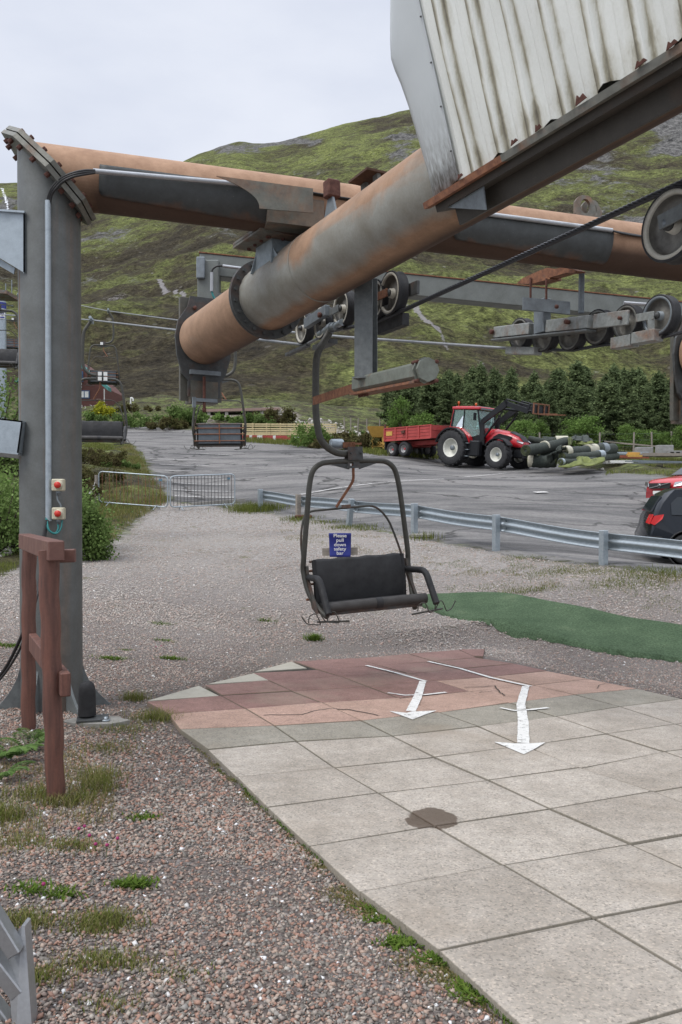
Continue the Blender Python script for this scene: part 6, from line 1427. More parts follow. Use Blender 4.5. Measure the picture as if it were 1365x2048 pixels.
def sheet(A, B, label, m, amp, seed, nu=28, nv=8):
    A = [P(*q) for q in A]; B = [P(*q) for q in B]; vs = []
    for i in range(nu + 1):
        f = i / nu * (len(A) - 1); k = min(int(f), len(A) - 2); a = A[k].lerp(A[k + 1], f - k); b = B[k].lerp(B[k + 1], f - k)
        for j in range(nv + 1): p = a.lerp(b, j / nv); vs.append(p + Vector((0, .15 * math.sin(i * .9 + seed), amp * 2.2 * float(fbm(np.array([p.x * 1.6 + seed]), np.array([p.y * 1.3 + j * .25]), 3, seed)[0]) * min(1, j / nv * 2) + .04)))
    o = MB().add(vs, [(i * (nv + 1) + j, i * (nv + 1) + j + 1, (i + 1) * (nv + 1) + j + 1, (i + 1) * (nv + 1) + j) for i in range(nu) for j in range(nv)], True).build('loose_turf_sheet', M[m]); md = o.modifiers.new('t', 'SOLIDIFY'); md.thickness = .03
    return tag(o, label, 'turf sheet')
sheet([(1118, 936, 37.4), (1140, 938, 37.2), (1160, 932, 37.2), (1180, 935, 37.2), (1200, 929, 37.6), (1212, 922, 38)], [(1128, 930, 38.6), (1142, 920, 38.6), (1158, 914, 38.6), (1174, 918, 38.6), (1196, 914, 39), (1210, 912, 39)], 'crumpled olive turf sheet lying on the ground in front of the rolls', 'turf_olive', .16, 1)
sheet([(1095, 912, 38), (1108, 906, 38), (1122, 900, 38), (1134, 893, 38)], [(1098, 930, 38.4), (1112, 922, 38.4), (1124, 905, 38.4), (1136, 902, 38.4)], 'torn dark turf sheet folded over the middle of the roll pile', 'turf_dark', .25, 2)
sheet([(1136, 892, 39.5), (1146, 880, 39.5), (1165, 884, 40), (1188, 888, 40.5)], [(1140, 880, 41), (1150, 874, 41), (1168, 873, 41.5), (1184, 882, 42)], 'grey and olive turf sheet draped over the top of the pile', 'turf_dark', .1, 3)
sheet([(1137, 896, 39), (1140, 893, 39), (1146, 889, 39.2)], [(1135, 880, 39.4), (1140, 876, 39.4), (1146, 877, 39.4)], 'olive flap of turf standing up on the roll pile', 'turf_edge', .05, 5, 12, 5)
sheet([(1150, 889, 39.6), (1165, 892, 39.8), (1188, 888, 40)], [(1150, 884, 39.8), (1165, 885, 40), (1184, 884, 40.2)], 'bright olive turf edge hanging over the banded rolls', 'turf_olive', .05, 6, 14, 5)
# planks, pallets, blocks
def on(px, py): return G(px, py) + Vector((0, 0, .22))
def planks(px, py, n, L_, w, h, az, m, name, label, cat, group=None, gap=1.3, tilt=0, zz=0.0, pal=False):
    g = on(px, py); t = thing(name, label, cat, g, group=group); rr = random.Random(int(px) + 1); Rz = Matrix.Rotation(az, 3, 'Z')
    if pal:
        for k in range(7): MB().box(g + Rz @ Vector((-.5 + k * .17, 0, .13)), (.10, 1.0, .022), Rz).build('top_board', M[m], t, True)
        for y in (-.45, 0, .45): MB().box(g + Rz @ Vector((0, y, .06)), (1.15, .09, .1), Rz).build('bearer', M[m], t, True)
        return t
    for k in range(n):
        a = az + rr.uniform(-.12, .12); Rk = Matrix.Rotation(a, 3, 'Z') @ Matrix.Rotation(tilt + rr.uniform(-.02, .02), 3, 'Y')
        MB().box(g + Vector((rr.uniform(-.2, .2), (k - n / 2) * w * gap, h * .6 + zz + (k % 3) * h * .8)), (L_ * rr.uniform(.8, 1.1), w, h), Rk).build('plank' if m != 'orange' else 'pole', M[m], t, True)
    return t
M['rustpole'] = mat('rust_red_pole', (.32, .10, .05), (.2, .06, .03), 6, .8)
planks(1235, 925, 9, 3.0, .09, .09, .25, 'rustpole', 'pole_stack', 'bundle of rust-red poles lying right of the turf rolls', 'poles')
planks(1236, 936, 0, 0, 0, 0, .1, 'white', 'pallet', 'pale pallet on the ground in front of the red poles', 'pallet', 'pallets by the turf rolls', pal=True)
planks(1250, 928, 5, 2.2, .16, .06, .05, 'galv', 'board_stack', 'light grey boards stacked behind the pale pallet', 'boards', zz=.25)
planks(1264, 931, 3, .7, .12, .10, .2, 'yellow', 'board_stack', 'orange-yellow bars beside the light grey boards', 'boards', zz=.2)
planks(1270, 915, 2, 4.5, .10, .06, -.2, 'grey_wood', 'board_stack', 'two long weathered planks leaning behind the stacked boards', 'boards', tilt=.10, zz=.5)
planks(1340, 926, 6, 3.6, .18, .07, .02, 'grey_wood', 'board_stack', 'weathered planks stacked at the right edge behind the red car', 'boards', zz=.1)
planks(1315, 936, 4, 3.0, .05, .05, .25, 'galvdull', 'pole_stack', 'thin grey poles lying in the grass behind the red car', 'poles')
def block(px, py, w, h, label, zz=0, hollow=False):
    g = on(px, py) + Vector((0, 0, zz)); t = thing('concrete_block', label, 'block', g, group='concrete blocks by the planks')
    if hollow:
        mb = MB(); mb.box(g + Vector((0, 0, h - .04)), (w, .5, .08)); mb.box(g + Vector((0, 0, .04)), (w, .5, .08))
        for x in (-w / 2 + .05, 0, w / 2 - .05): mb.box(g + Vector((x, 0, h / 2)), (.1, .496, h - .16))
        mb.build('block', M['slate'], t, True)
    else: MB().box(g + Vector((0, 0, h / 2)), (w, .5, h), None, bev=.02).build('block', M['slate'], t, True)
block(1288, 922, .9, .55, 'low grey concrete block left of the three'); block(1329, 922, .85, .65, 'tallest grey concrete block, in the middle'); block(1347, 922, .75, .35, 'hollow grey concrete block at the right', hollow=True)
# white rubble bits
r_ = random.Random(3)
for k, (px, py) in enumerate(((1203, 939), (1269, 941), (1205, 942), (1131, 938))):
    g = on(px, py); tag(rocks('pale_rock', np.array([g.x]), np.array([g.y]), np.array([.16]), M['stone'], flat=.9), ('pale rock on the ground just left of the pallet', 'pale flat rock in the grass right of the pallet', 'small pale rock in front of the loose olive sheet, right end', 'small pale rock at the left end of the loose olive sheet')[k], 'rock')
# ------------------------------------------------------------ cars
def car_body(secs, prof_z, name, m, parent):
    pass
def make_suv():
    g = G(1374, 1130); heading = R(-10); o = Vector((g.x, g.y, g.z)); t = thing('parked_car', 'black hatchback parked behind the crash barrier, tail at the left, cut by the right edge', 'car', o); t.rotation_euler = (0, 0, heading)
    # local: x forward (to image right), y left (away); origin under the near rear wheel
    yn = 0.0; Wc = 1.78
    # outline of side (x,z)
    low = [(-.72, .34), (-.78, .55), (-.76, .80), (-.68, .98)]
    side = [(-.70, .32), (-.80, .42), (-.82, .62), (-.74, .80), (-.70, 1.02), (-.56, 1.30), (-.40, 1.50), (-.20, 1.60), (.6, 1.64), (1.6, 1.60), (2.3, 1.25), (3.3, 1.05), (3.6, .8), (3.62, .35)]
    nseg = 11; vs = []
    wf_ = [0, .02, .04, .3, .7, 1.08, 1.48, 1.74, 1.76, 1.78]
    def yz(z, f):   # tumblehome: higher is narrower
        inset = max(0, (z - .85)) * .30; return inset + f * (Wc - 2 * inset)
    fr = [0, .03, .15, .5, .85, .97, 1.0]
    for f in fr:
        for (x, z) in side:
            e = .10 * (abs(f - .5) * 2) ** 6; xx = x + (e if x < 0 else -e) ; vs.append((xx, yz(z, f), z + (.03 * (1 - (abs(f - .5) * 2) ** 3) if z > 1.4 else 0)))
    n = len(side); fs = [(i * n + k, i * n + k + 1, (i + 1) * n + k + 1, (i + 1) * n + k) for i in range(len(fr) - 1) for k in range(n - 1)]
    mb = MB(); mb.add(vs, fs, True)
    # near side skin with a wheel opening
    def skin(y_of, flip):
        cx, cz, rr = 0.0, .33, .40; arcn = 14; arc = [(cx + rr * math.cos(PI - PI * k / arcn), cz + rr * math.sin(PI - PI * k / arcn)) for k in range(arcn + 1)]
        poly = [(-.70, .32)] + [(x, z) for x, z in arc] + [(3.62, .33)] + side[::-1][1:-1]
        p = [Vector((x + (.10 if x < -.3 and z > .3 and (x, z) in side else 0), y_of(z), z)) for x, z in poly]
        return p
    import bmesh
    for yy, nm in ((lambda z: yz(z, 0), 0), (lambda z: yz(z, 1), 1)):
        p = skin(yy, nm); mb.add(p, [tuple(range(len(p)))], False)
    b = mb.build('body', M['carblack'], t); 
    bm = bmesh.new(); bm.from_mesh(b.data); bmesh.ops.triangulate(bm, faces=[f for f in bm.faces if len(f.verts) > 4]); bm.to_mesh(b.data); bm.free()
    MB().lathe((0, .10, .33), (0, -1, 0), [(.41, 0), (.41, .11), (.38, .115), (.38, -.15), (0, -.15)], 28).build('wheel_arch', M['black'], t)
    mb = MB(); mb.prism([(-.82, -.012, .36), (-.80, -.012, .62), (-.5, -.012, .60), (-.44, -.012, .36)], (0, -.012, 0)); mb.build('arch_trim', M['black'], t)
    for x in (0, 2.6):
        for y, s in ((.11, -1), (1.66, 1)):
            o_ = MB().lathe((x, y, .33), (0, s, 0), [(.19, .10), (.21, .11), (.225, .10), (.225, -.08), (.0, -.02), (0, -.03)], 26).build('wheel', M['trim'], t); MB().lathe((x, y, .33), (0, s, 0), [(.22, .10), (.27, .115), (.31, .105), (.33, .08), (.33, -.08), (.22, -.1)], 30).build('tyre', M['rubber'], o_)
            mb = MB()
            for k in range(5): a = 2 * PI * k / 5 + .3; mb.bar(Vector((x, y + s * .085, .33)), Vector((x + math.cos(a) * .205, y + s * .09, .33 + math.sin(a) * .205)), .03, .06, up=(0, s, .01))
            mb.lathe((x, y + s * .06, .33), (0, s, 0), [(.05, 0), (.05, .04), (0, .045)], 12); mb.build('spokes', M['trim'], o_)
    def sp(x, z, o=.008): return (x, yz(z, 0) - o, z)
    mb = MB(); q = [(-.30, 1.06), (-.05, 1.05), (.0, 1.44), (-.16, 1.44), (-.30, 1.30)]; mb.prism([sp(*k) for k in q], (0, .006, 0)); q = [(.10, 1.05), (1.0, 1.02), (1.0, 1.50), (.14, 1.47)]; mb.prism([sp(*k) for k in q], (0, .006, 0)); q = [(1.1, 1.02), (2.2, 1.02), (1.6, 1.50), (1.1, 1.50)]; mb.prism([sp(*k) for k in q], (0, .006, 0)); mb.build('side_window', M['glass'], t)
    mb = MB(); mb.prism([(-.64, .35, 1.12), (-.64, 1.43, 1.12), (-.44, 1.38, 1.45), (-.44, .40, 1.45)], (-.03, 0, 0.02)); mb.build('rear_window', M['glass'], t)
    mb = MB(); mb.prism([(-.74, .0, .88), (-.66, .0, 1.04), (-.46, .03, 1.07), (-.50, .0, .97), (-.66, -.01, .84)], (0, -.018, 0)); mb.prism([(-.745, .02, .86), (-.745, .36, .88), (-.66, .36, 1.06), (-.66, .05, 1.06)], (-.03, 0, .01)); mb.build('tail_lamp', M['lamp_red'], t)
    MB().box((.58, yz(.92, 0) - .02, .92), (.20, .03, .035), None, bev=.01).build('door_handle', M['carblack'], t)
    mb = MB(); mb.prism([sp(.05, .5, .003), sp(.065, .5, .003), sp(.09, 1.5, .003), sp(.075, 1.5, .003)], (0, -.002, 0)); mb.prism([sp(1.05, .4, .003), sp(1.065, .4, .003), sp(1.065, 1.5, .003), sp(1.05, 1.5, .003)], (0, -.002, 0)); mb.build('door_seam', M['black'], t)
make_suv()
def make_red():
    g = G(1345, 1014)
    t = thing('parked_car', 'red car facing left behind the black one, only its bonnet and grille showing', 'car', g); t.rotation_euler = (0, 0, R(205))
    # local: x forward (nose), y left
    Wc = .88; secs = [(.55, .30, .62), (.53, .34, .76), (.40, .36, .90), (0, .34, .96), (-.6, .34, 1.03), (-.75, .34, 1.06), (-1.35, .34, 1.42), (-2.4, .34, 1.46), (-3.2, .34, 1.15), (-3.6, .34, .9)]
    vs = []; rowp = [(-1, 0), (-1.0, .55), (-.93, .85), (-.7, .97), (0, 1.0), (.7, .97), (.93, .85), (1.0, .55), (1, 0)]
    for x, z0, z1 in secs:
        nar = .86 if x > .5 else (.97 if x > .3 else 1); roof = .80 if z1 > 1.3 else 1
        for a, b in rowp: vs.append((x - (.16 * a * a if x > .3 else 0), a * Wc * nar * (roof if b > .8 else 1), (z0 + (z1 - z0) * b)))
    n = len(rowp); fs = [(i * n + k, i * n + k + 1, (i + 1) * n + k + 1, (i + 1) * n + k) for i in range(len(secs) - 1) for k in range(n - 1)] + [tuple(range(n))[::-1], tuple(range((len(secs) - 1) * n, len(secs) * n))]
    MB().add(vs, fs, True).build('body', M['carred'], t)
    mb = MB(); mb.prism([(.56, -.42, .60), (.56, .42, .60), (.55, .46, .78), (.55, -.46, .78)], (.02, 0, 0)); mb.build('grille', M['black'], t)
    MB().bar((.59, -.40, .62), (.59, .40, .77), .02, .03).build('grille_bar', M['chrome'], t); MB().lathe((.585, 0, .69), (1, 0, 0), [(.05, 0), (.065, .0), (.065, .012), (.05, .012)], 16).build('badge', M['chrome'], t)
    MB().box((.575, 0, .47), (.02, .52, .11)).build('number_plate', M['white'], t); text_in = None
    mb = MB()
    for sg in (-1, 1): mb.prism([(.50, sg * .52, .66), (.33, sg * .84, .72), (.28, sg * .84, .84), (.46, sg * .55, .80)], (.03, sg * .01, 0))
    mb.build('headlight', M['chrome'], t)
    mb = MB(); mb.prism([(-.72, -.70, 1.06), (-.72, .70, 1.06), (-1.30, .60, 1.41), (-1.30, -.60, 1.41)], (.03, 0, .02)); mb.build('windscreen', M['glass'], t)
    for x in (-.25, -2.8):
        for y in (-.8, .8): wheel(t, (x, y, .31), .31, .2, .2, 'wheel', 1 if y > 0 else -1, 'trim', 0)
make_red()
# ------------------------------------------------------------ pale timber fence and red boards under it
fa = (478, 62.0, 879); fb = (672, 57.5, 888); t = thing('timber_fence', 'new pale timber rail fence at the far side of the car park', 'fence', (P(575, 880, 60).x, 60, HZ(P(575, 880, 60).x, 60)))
def fpt(f, py0, py1): px = fa[0] + (fb[0] - fa[0]) * f; Z = fa[1] + (fb[1] - fa[1]) * f; return P(px, py0 + (py1 - py0) * f, Z)
rows = [(848, 849), (852, 853), (857, 858), (861, 862), (866, 865), (869, 868)]
for a, b in rows:
    mb = MB()
    for k in range(6): mb.bar(fpt(k / 6, a, b), fpt((k + .97) / 6, a, b), .04, .095)
    mb.build('rail', M['pale_wood'], t, True)
for k in range(8): f = k / 7; p = fpt(f, 847, 848); q = fpt(f, 881, 876); MB().bar(p + Vector((0, .08, .05)), q + Vector((0, .08, -.3)), .1, .1, up=(1, 0, 0)).build('post', M['pale_wood'], t, True)
t = thing('painted_boards', 'low row of red and white boards below the pale timber fence', 'boards', fpt(.3, 879, 879)); mb = MB(); mw = MB(); mr = MB(); rr = random.Random(5)
for k in range(26):
    f = -.02 + k * .027; a = fpt(f, 872, 874) + Vector((0, -.15, 0)); b = fpt(f + .025, 872, 874) + Vector((0, -.15, 0)); h = rr.uniform(.25, .55); (mw if rr.random() < .22 else mb).box((a + b) / 2 + Vector((0, 0, -h / 2 + .05)), ((b - a).length, .06, h), Matrix.Rotation(rr.uniform(-.1, .1), 3, 'Y'))
mb.build('red_board', M['trailer_red'], t, True); mw.build('white_board', M['white'], t, True)
M['pinkwood'] = mat('faded_pink_board', (.30, .21, .18), (.22, .15, .13), 5, .85)
# walkway slab up the bank
wa = P(388, 826, 82); wb = P(562, 822, 82); mb = MB(); t = thing('timber_walkway', 'long low timber walkway deck on the bank behind the car park', 'walkway', (wa + wb) / 2); mb.bar(wa, wb, 3.0, .25); mb.build('deck', M['grey_wood'], t, True); mb = MB(); mb.bar(wa + Vector((0, -1.55, .05)), wb + Vector((0, -1.55, .05)), .1, .25); mb.build('edge_board', M['pinkwood'], t, True)
mb = MB()
for k in range(6): p = wa.lerp(wb, k / 5); mb.box(p + Vector((0, -1.3, -.8)), (.3, .3, 1.4))
mb.build('support', M['stone'], t, True)
# small white post
wp = G(262, 826); t = thing('white_post', 'small white post with a curved top on the bank beyond the car park', 'post', wp); MB().tube(round_path([wp, Vector((wp.x, wp.y, P(262, 795, wp.y).z)), Vector((wp.x + .25, wp.y, P(262, 797, wp.y).z)), Vector((wp.x + .25, wp.y, P(262, 802, wp.y).z))], .12), .07, 8).build('pipe', M['white'], t, True)
# ------------------------------------------------------------ lodge
Zl = 92.0; t = thing('lodge', 'red-brown lodge with teal roof edge, seen just right of the grey pillar', 'building', (P(180, 812, Zl).x, Zl, P(180, 812, Zl).z))
def lp(px, py, dz=0): return P(px, py, Zl + dz)
mb = MB(); pr = [lp(40, 830), lp(212, 826), lp(212, 776), lp(192, 755), lp(140, 712), lp(40, 735)]; mb.prism(pr, (0, 8, 0)); mb.build('wall', M['brick'], t, True)
mb = MB(); a, b = lp(132, 702, -2.5), lp(217, 774, -2.5); mb.prism([a, b, b + Vector((0, 0, -.4)), a + Vector((0, 0, -.4))], (0, 1.2, 0)); a2 = lp(30, 760, -.7); mb.prism([a, a2, a2 + Vector((0, 0, -.3)), a + Vector((0, 0, -.3))], (0, 1.2, 0)); mb.build('roof', M['teal_roof'], t, True)
M['bluewin'] = mat('blue_window_frame', (.05, .11, .22), (.04, .09, .18), 6, .5)
for (x0, y0, x1, y1) in ((157, 781, 180, 797), (140, 743, 167, 764)):
    f = MB().box((lp(x0, y0) + lp(x1, y1)) / 2 + Vector((0, -.03, 0)), ((lp(x1, y0) - lp(x0, y0)).length, .12, (lp(x0, y0) - lp(x0, y1)).length)).build('window', M['bluewin'], t, True); mb = MB(); xm = (x0 * .45 + x1 * .55)
    for u, v in ((x0 + 2, xm - 1), (xm + 1, x1 - 2)): mb.box((lp(u, y0 + 2) + lp(v, y1 - 2)) / 2 + Vector((0, -.11, 0)), ((lp(v, y0) - lp(u, y0)).length, .04, (lp(x0, y0 + 2) - lp(x0, y1 - 2)).length))
    o = mb.build('pane', M['white' if y0 > 770 else 'backpanel'], f); o.data.transform(Matrix.Translation(-origin_of(f)))
mb = MB(); mb.box(lp(153, 768) + Vector((0, -.1, 0)), (1.3, .05, .25)); mb.box(lp(153, 774) + Vector((0, -.1, 0)), (1.3, .05, .2)); mb.build('notice', M['white'], t, True)
MB().tube([lp(209, 778, -.4), lp(209, 812, -.4)], .06, 8).build('corner_pipe', M['white'], t, True); MB().tube([lp(149, 712, -.2), lp(149, 698, -.2)], .05, 6).build('flue', M['white'], t, True)
# ------------------------------------------------------------ far left lift pylon
Zt = 34.0; q = P(2, 612, Zt); t = thing('lift_pylon', 'pale blue-grey lift pylon with a small blue and white notice at the left edge', 'pylon', (q.x, q.y, HZ(q.x, q.y)))
MB().tube([Vector((q.x, q.y, HZ(q.x, q.y) - .3)), Vector((q.x, q.y, P(2, 603, Zt).z))], .21, 20).build('mast', M['galv'], t, True)
MB().tube([P(2, 618, Zt), P(2, 606, Zt)], .216, 20).build('blue_band', M['sign_blue'], t, True); MB().box(P(5, 630, Zt - .22), (.22, .02, .30)).build('notice', M['white'], t, True); MB().lathe(P(4.5, 627, Zt - .24), (0, -1, 0), [(0, 0), (.075, 0), (.075, .006), (0, .006)], 20).build('blue_disc', M['sign_blue'], t, True)
MB().lathe(P(4.5, 627, Zt - .25), (0, -1, 0), [(0.028, 0), (.045, 0), (.045, .006), (0.028, .006)], 16).build('disc_symbol', M['white'], t, True); MB().box(P(5, 634.5, Zt - .235), (.18, .01, .06)).build('blue_panel', M['sign_blue'], t, True)
t = thing('pylon_platform', 'rusty service platform with thin railings seen left of the pillar', 'platform', P(10, 590, 30)); mb = MB(); mb.bar(P(-60, 588, 30), P(27, 592, 30), 1.2, .12); mb.build('deck', M['rusty'], t, True); mb = MB()
for px, y in ((12, 567), (24, 560), (-8, 565)): mb.tube([P(px, y, 30), P(px, 592, 30)], .02, 6)
mb.tube([P(-60, 600, 30), P(27, 612, 30)], .02, 6); mb.build('railing', M['galvdull'], t, True)
# stone pile by the pillar
rr = random.Random(9)
for k, (px, py, s) in enumerate(((20, 1106, .16), (12, 1112, .18), (22, 1097, .14), (28, 1104, .13), (4, 1118, .14))):
    g = G(px, py); tag(rocks('pale_boulder', np.array([g.x]), np.array([g.y]), np.array([s]), M['stone'], zoff=.06 * (k == 2), flat=.9), ('largest pale boulder left of the pillar foot', 'pale boulder nearest the front of the little pile', 'topmost pale boulder of the little pile', 'pale boulder touching the pillar edge', 'pale boulder at the left edge of the picture')[k], 'boulder', 'pile of pale boulders left of the pillar')
# ------------------------------------------------------------ foliage
def leaf_cloud(C, size, tone, up=.0, aspect=1.0, tri=False):
    n = len(C); d = rng.normal(0, 1, (n, 3)); d[:, 2] += up; d /= np.linalg.norm(d, axis=1)[:, None]; a = rng.normal(0, 1, (n, 3)); u = np.cross(d, a); u /= np.linalg.norm(u, axis=1)[:, None]; v = np.cross(d, u)
    s = (size * rng.uniform(.6, 1.3, n))[:, None]
    V = np.stack([C - u * s, C + v * s * aspect * .6, C + u * s, C - v * s * aspect * .6], 1).reshape(-1, 3); F = (np.arange(n) * 4)[:, None] + np.arange(4)[None]
    return V, F, np.repeat(tone, 4)
def pine_mesh(seed):
    r = np.random.default_rng(seed); Hh = 1.0; C = []; T = []; nb = 120
    for k in range(nb):
        h = .10 + .88 * (k / nb) ** .85; L_ = (.20 * (1 - h) ** .85 + .012) * r.uniform(.45, 1.2); a = r.uniform(0, 2 * PI); rise = r.uniform(-.05, .28) * L_ / .2 * .35
        n = int(26 + 130 * L_ / .2); s = r.uniform(.12, 1, n) ** .7; spread = .008 + .022 * s
        x = np.cos(a) * L_ * s + r.normal(0, 1, n) * spread * .75; y = np.sin(a) * L_ * s + r.normal(0, 1, n) * spread * .75; z = h + rise * s ** 1.6 + r.normal(0, .010, n) + r.normal(0, 1, n) * spread * .35
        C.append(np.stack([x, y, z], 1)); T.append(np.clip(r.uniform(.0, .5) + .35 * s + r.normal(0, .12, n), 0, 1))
    top = np.stack([r.normal(0, .006, 60), r.normal(0, .006, 60), r.uniform(.92, 1.03, 60)], 1); C.append(top); T.append(np.full(60, .8))
    return np.concatenate(C), np.concatenate(T)
PINES = []
for sd in range(5):
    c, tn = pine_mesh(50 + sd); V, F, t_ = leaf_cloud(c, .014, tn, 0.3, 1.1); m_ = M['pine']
    o = npmesh('crown', V, F, m_, dict(tone=t_)); me = o.data; bpy.data.objects.remove(o); PINES.append(me)
mb = MB(); mb.tube([(0, 0, -.04), (0, 0, .5), (0, 0, .96)], [.016, .010, .002], 8); tk = mb.build('trunk', M['bark']); TRUNK = tk.data; bpy.data.objects.remove(tk)
def place_tree(name, label, cat, group, crown, trunk, x, y, h, az, wide=1.0):
    t = thing(name, label, cat, (x, y, HZ(x, y)), (0, 0, az), group)
    for nm, me in (('trunk', trunk), ('crown', crown)):
        o = bpy.data.objects.new(nm, me); COL.objects.link(o); o.parent = t; o.scale = (h * wide, h * wide, h)
    return t
rt = random.Random(12); k = 0
TOPS = [(775, 768), (800, 760), (830, 752), (870, 745), (905, 752), (935, 740), (970, 726), (1000, 752), (1030, 760), (1060, 742), (1095, 758), (1130, 745), (1165, 738), (1200, 752), (1235, 742), (1270, 745), (1300, 760), (1340, 752), (1400, 745), (1460, 750)]
for row, (Z, dx, n) in enumerate(((60, 0, 21), (66, 14, 21), (73, 5, 21), (81, 18, 20))):
    for i in range(n):
        px = 772 + i * 33 + dx + rt.uniform(-11, 11)
        if row == 0 and px < 880: continue
        u = float(ray(px, 800)[0]); Zz = Z + (6 if px < 900 else 0) + rt.uniform(-2.5, 2.5); x = u * Zz; g = HZ(x, Zz); top = np.interp(px, [a for a, b in TOPS], [b for a, b in TOPS]) + rt.uniform(-22, 34) + (18 if row == 0 else 0) + (6 if row == 1 else 0)
        h = (float(ray(px, top)[2]) * Zz + CZ) - g; h = max(3.5, h)
        place_tree('pine_tree', 'dark green pine in the dense plantation behind the tractor and turf rolls', 'tree', 'pines of the plantation', PINES[k % 5], TRUNK, x, Zz, h, rt.uniform(0, 6.28), rt.uniform(1.0, 1.6)); k += 1
def broad_mesh(seed, nclump=34, per=90, hr=.36):
    r = np.random.default_rng(seed); C = []; T = []
    for i in range(nclump):
        a = r.uniform(0, 2 * PI); z = r.uniform(.28, .95); rad = hr * math.sqrt(max(0.05, 1 - ((z - .52) / .5) ** 2)) * r.uniform(.3, 1); s = r.uniform(.045, .10)
        c = np.array([math.cos(a) * rad, math.sin(a) * rad, z]); C.append(c + r.normal(0, 1, (per, 3)) * s * np.array([1, 1, .7])); T.append(np.clip(r.uniform(.15, .75) + r.normal(0, .15, per), 0, 1))
    return np.concatenate(C), np.concatenate(T)
BROAD = []
for sd in range(4):
    c, tn = broad_mesh(90 + sd); V, F, t_ = leaf_cloud(c, .023, tn, .2, 1.2); o = npmesh('crown', V, F, M['leaf'], dict(tone=t_)); BROAD.append(o.data); bpy.data.objects.remove(o)
mb = MB(); mb.tube([(0, 0, -.03), (.01, 0, .3), (-.01, .01, .75)], [.022, .016, .004], 8)
for a in range(5): mb.tube([(0, 0, .2 + a * .09), (math.cos(a * 2.4) * .12, math.sin(a * 2.4) * .12, .4 + a * .09), (math.cos(a * 2.4) * .22, math.sin(a * 2.4) * .22, .55 + a * .07)], [.010, .006, .002], 6)
tk = mb.build('trunk', M['bark']); BTR = tk.data; bpy.data.objects.remove(tk)
BL = [(802, 855, 790, 62, 'bright green young tree standing alone left of the pines, above the trailer'), (848, 868, 822, 56, 'pale green bush-like tree in front of the pines, above the trailer'), (1042, 890, 838, 56, 'bright green tree behind the loader fork'), (1080, 892, 836, 57, 'bright green tree behind the pile, second right of the loader fork'),
      (1142, 898, 834, 55, 'bright green tree behind the left end of the turf rolls'), (1175, 898, 828, 54, 'largest and roundest bright green tree behind the turf rolls'), (1250, 905, 848, 53, 'bright green tree above the stacked boards, left'), (1268, 905, 852, 55, 'bright green tree above the low concrete block'), (1300, 905, 856, 53, 'bright green tree above the tallest concrete block'), (1330, 903, 862, 52, 'small bright green tree right of the tallest block'), (1366, 903, 850, 52, 'bright green tree cut by the right edge'), (1010, 885, 850, 58, 'small bright tree hidden between tractor bonnet and loader')]
for i, (px, pb, pt, Z, lb) in enumerate(BL):
    u = float(ray(px, pb)[0]); x = u * Z; g = HZ(x, Z); h = (float(ray(px, pt)[2]) * Z + CZ - g) * 1.03; t = place_tree('birch_sapling', lb, 'tree', 'young broadleaved trees before the pines', BROAD[i % 4], BTR, x, Z, h * .92, i * 1.3, .85 + .2 * (i % 3))
# wire fence in front of the trees
t = thing('wire_fence', 'thin post and wire fence running in front of the plantation', 'fence', P(1200, 900, 51)); wires = []
for i, px in enumerate((690, 702, 716, 735, 760, 1026, 1081, 1200, 1267, 1305, 1343, 1385)):
    Z = 70 if px < 800 else 52 ; u = float(ray(px, 900)[0]); x = u * Z; g = HZ(x, Z); hh = 1.5 if px > 1000 else 1.2; MB().tube([Vector((x, Z, g - .2)), Vector((x + .05 * (i % 3 - 1), Z, g + hh))], .055, 6).build('post', M['grey_wood'], t, True)
    if px > 1000: wires.append(Vector((x, Z, g + hh)))
mb = MB()
for dz in (-.1, -.5, -.9): mb.tube([w + Vector((0, 0, dz)) for w in wires], .003, 4)
mb.build('wire', M['galvdull'], t, True)
# bushes, built each with leaves and stems
def bush(px, py, w, h, n, m, name, label, cat, leaf=.035, group=None, stems=8, Z=None, clumps=16):
    g = G(px, py) if Z is None else Vector((float(ray(px, py)[0]) * Z, Z, HZ(float(ray(px, py)[0]) * Z, Z))); t = thing(name, label, cat, g, group=group); r = np.random.default_rng(int(px * 7 + py)); C = []; T = []
    for i in range(clumps):
        a = r.uniform(0, 2 * PI); rad = w * .5 * math.sqrt(r.uniform(0, 1)); z = h * r.uniform(.15, .92) * (1 - .45 * (rad / (w * .5)) ** 2); c = np.array([math.cos(a) * rad, math.sin(a) * rad * .8, z]); s = min(w, h) * r.uniform(.09, .17)
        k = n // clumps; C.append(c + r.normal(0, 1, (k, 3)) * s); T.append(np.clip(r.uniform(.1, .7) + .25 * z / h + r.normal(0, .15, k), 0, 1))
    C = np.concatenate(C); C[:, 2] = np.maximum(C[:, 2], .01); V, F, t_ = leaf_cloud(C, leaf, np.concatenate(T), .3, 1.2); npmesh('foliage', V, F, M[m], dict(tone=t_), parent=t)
    mb = MB(); rr = random.Random(int(px))
    for i in range(stems): a = rr.uniform(0, 6.28); q = rr.uniform(.2, .45) * w; mb.tube([(0, 0, -.05), (math.cos(a) * q * .4, math.sin(a) * q * .4, h * .4), (math.cos(a) * q, math.sin(a) * q, h * .8)], [.02 * h, .012 * h, .004 * h], 5)
    mb.build('stem', M['bark'], t); return t
bush(158, 1088, .95, 1.3, 8000, 'bush', 'round_bush', 'dense light green bush just right of the pillar, behind the gravel', 'bush', .034, clumps=40, Z=16.3)
bush(150, 1080, 1.6, 1.5, 5000, 'bush', 'round_bush', 'green bush hidden mostly behind the pillar', 'bush', .034, clumps=26, Z=17.6)
bush(5, 1085, 2.0, 1.7, 9000, 'bush', 'round_bush', 'green bush at the left edge, left of the pillar base', 'bush', .036, clumps=40, Z=17.0)
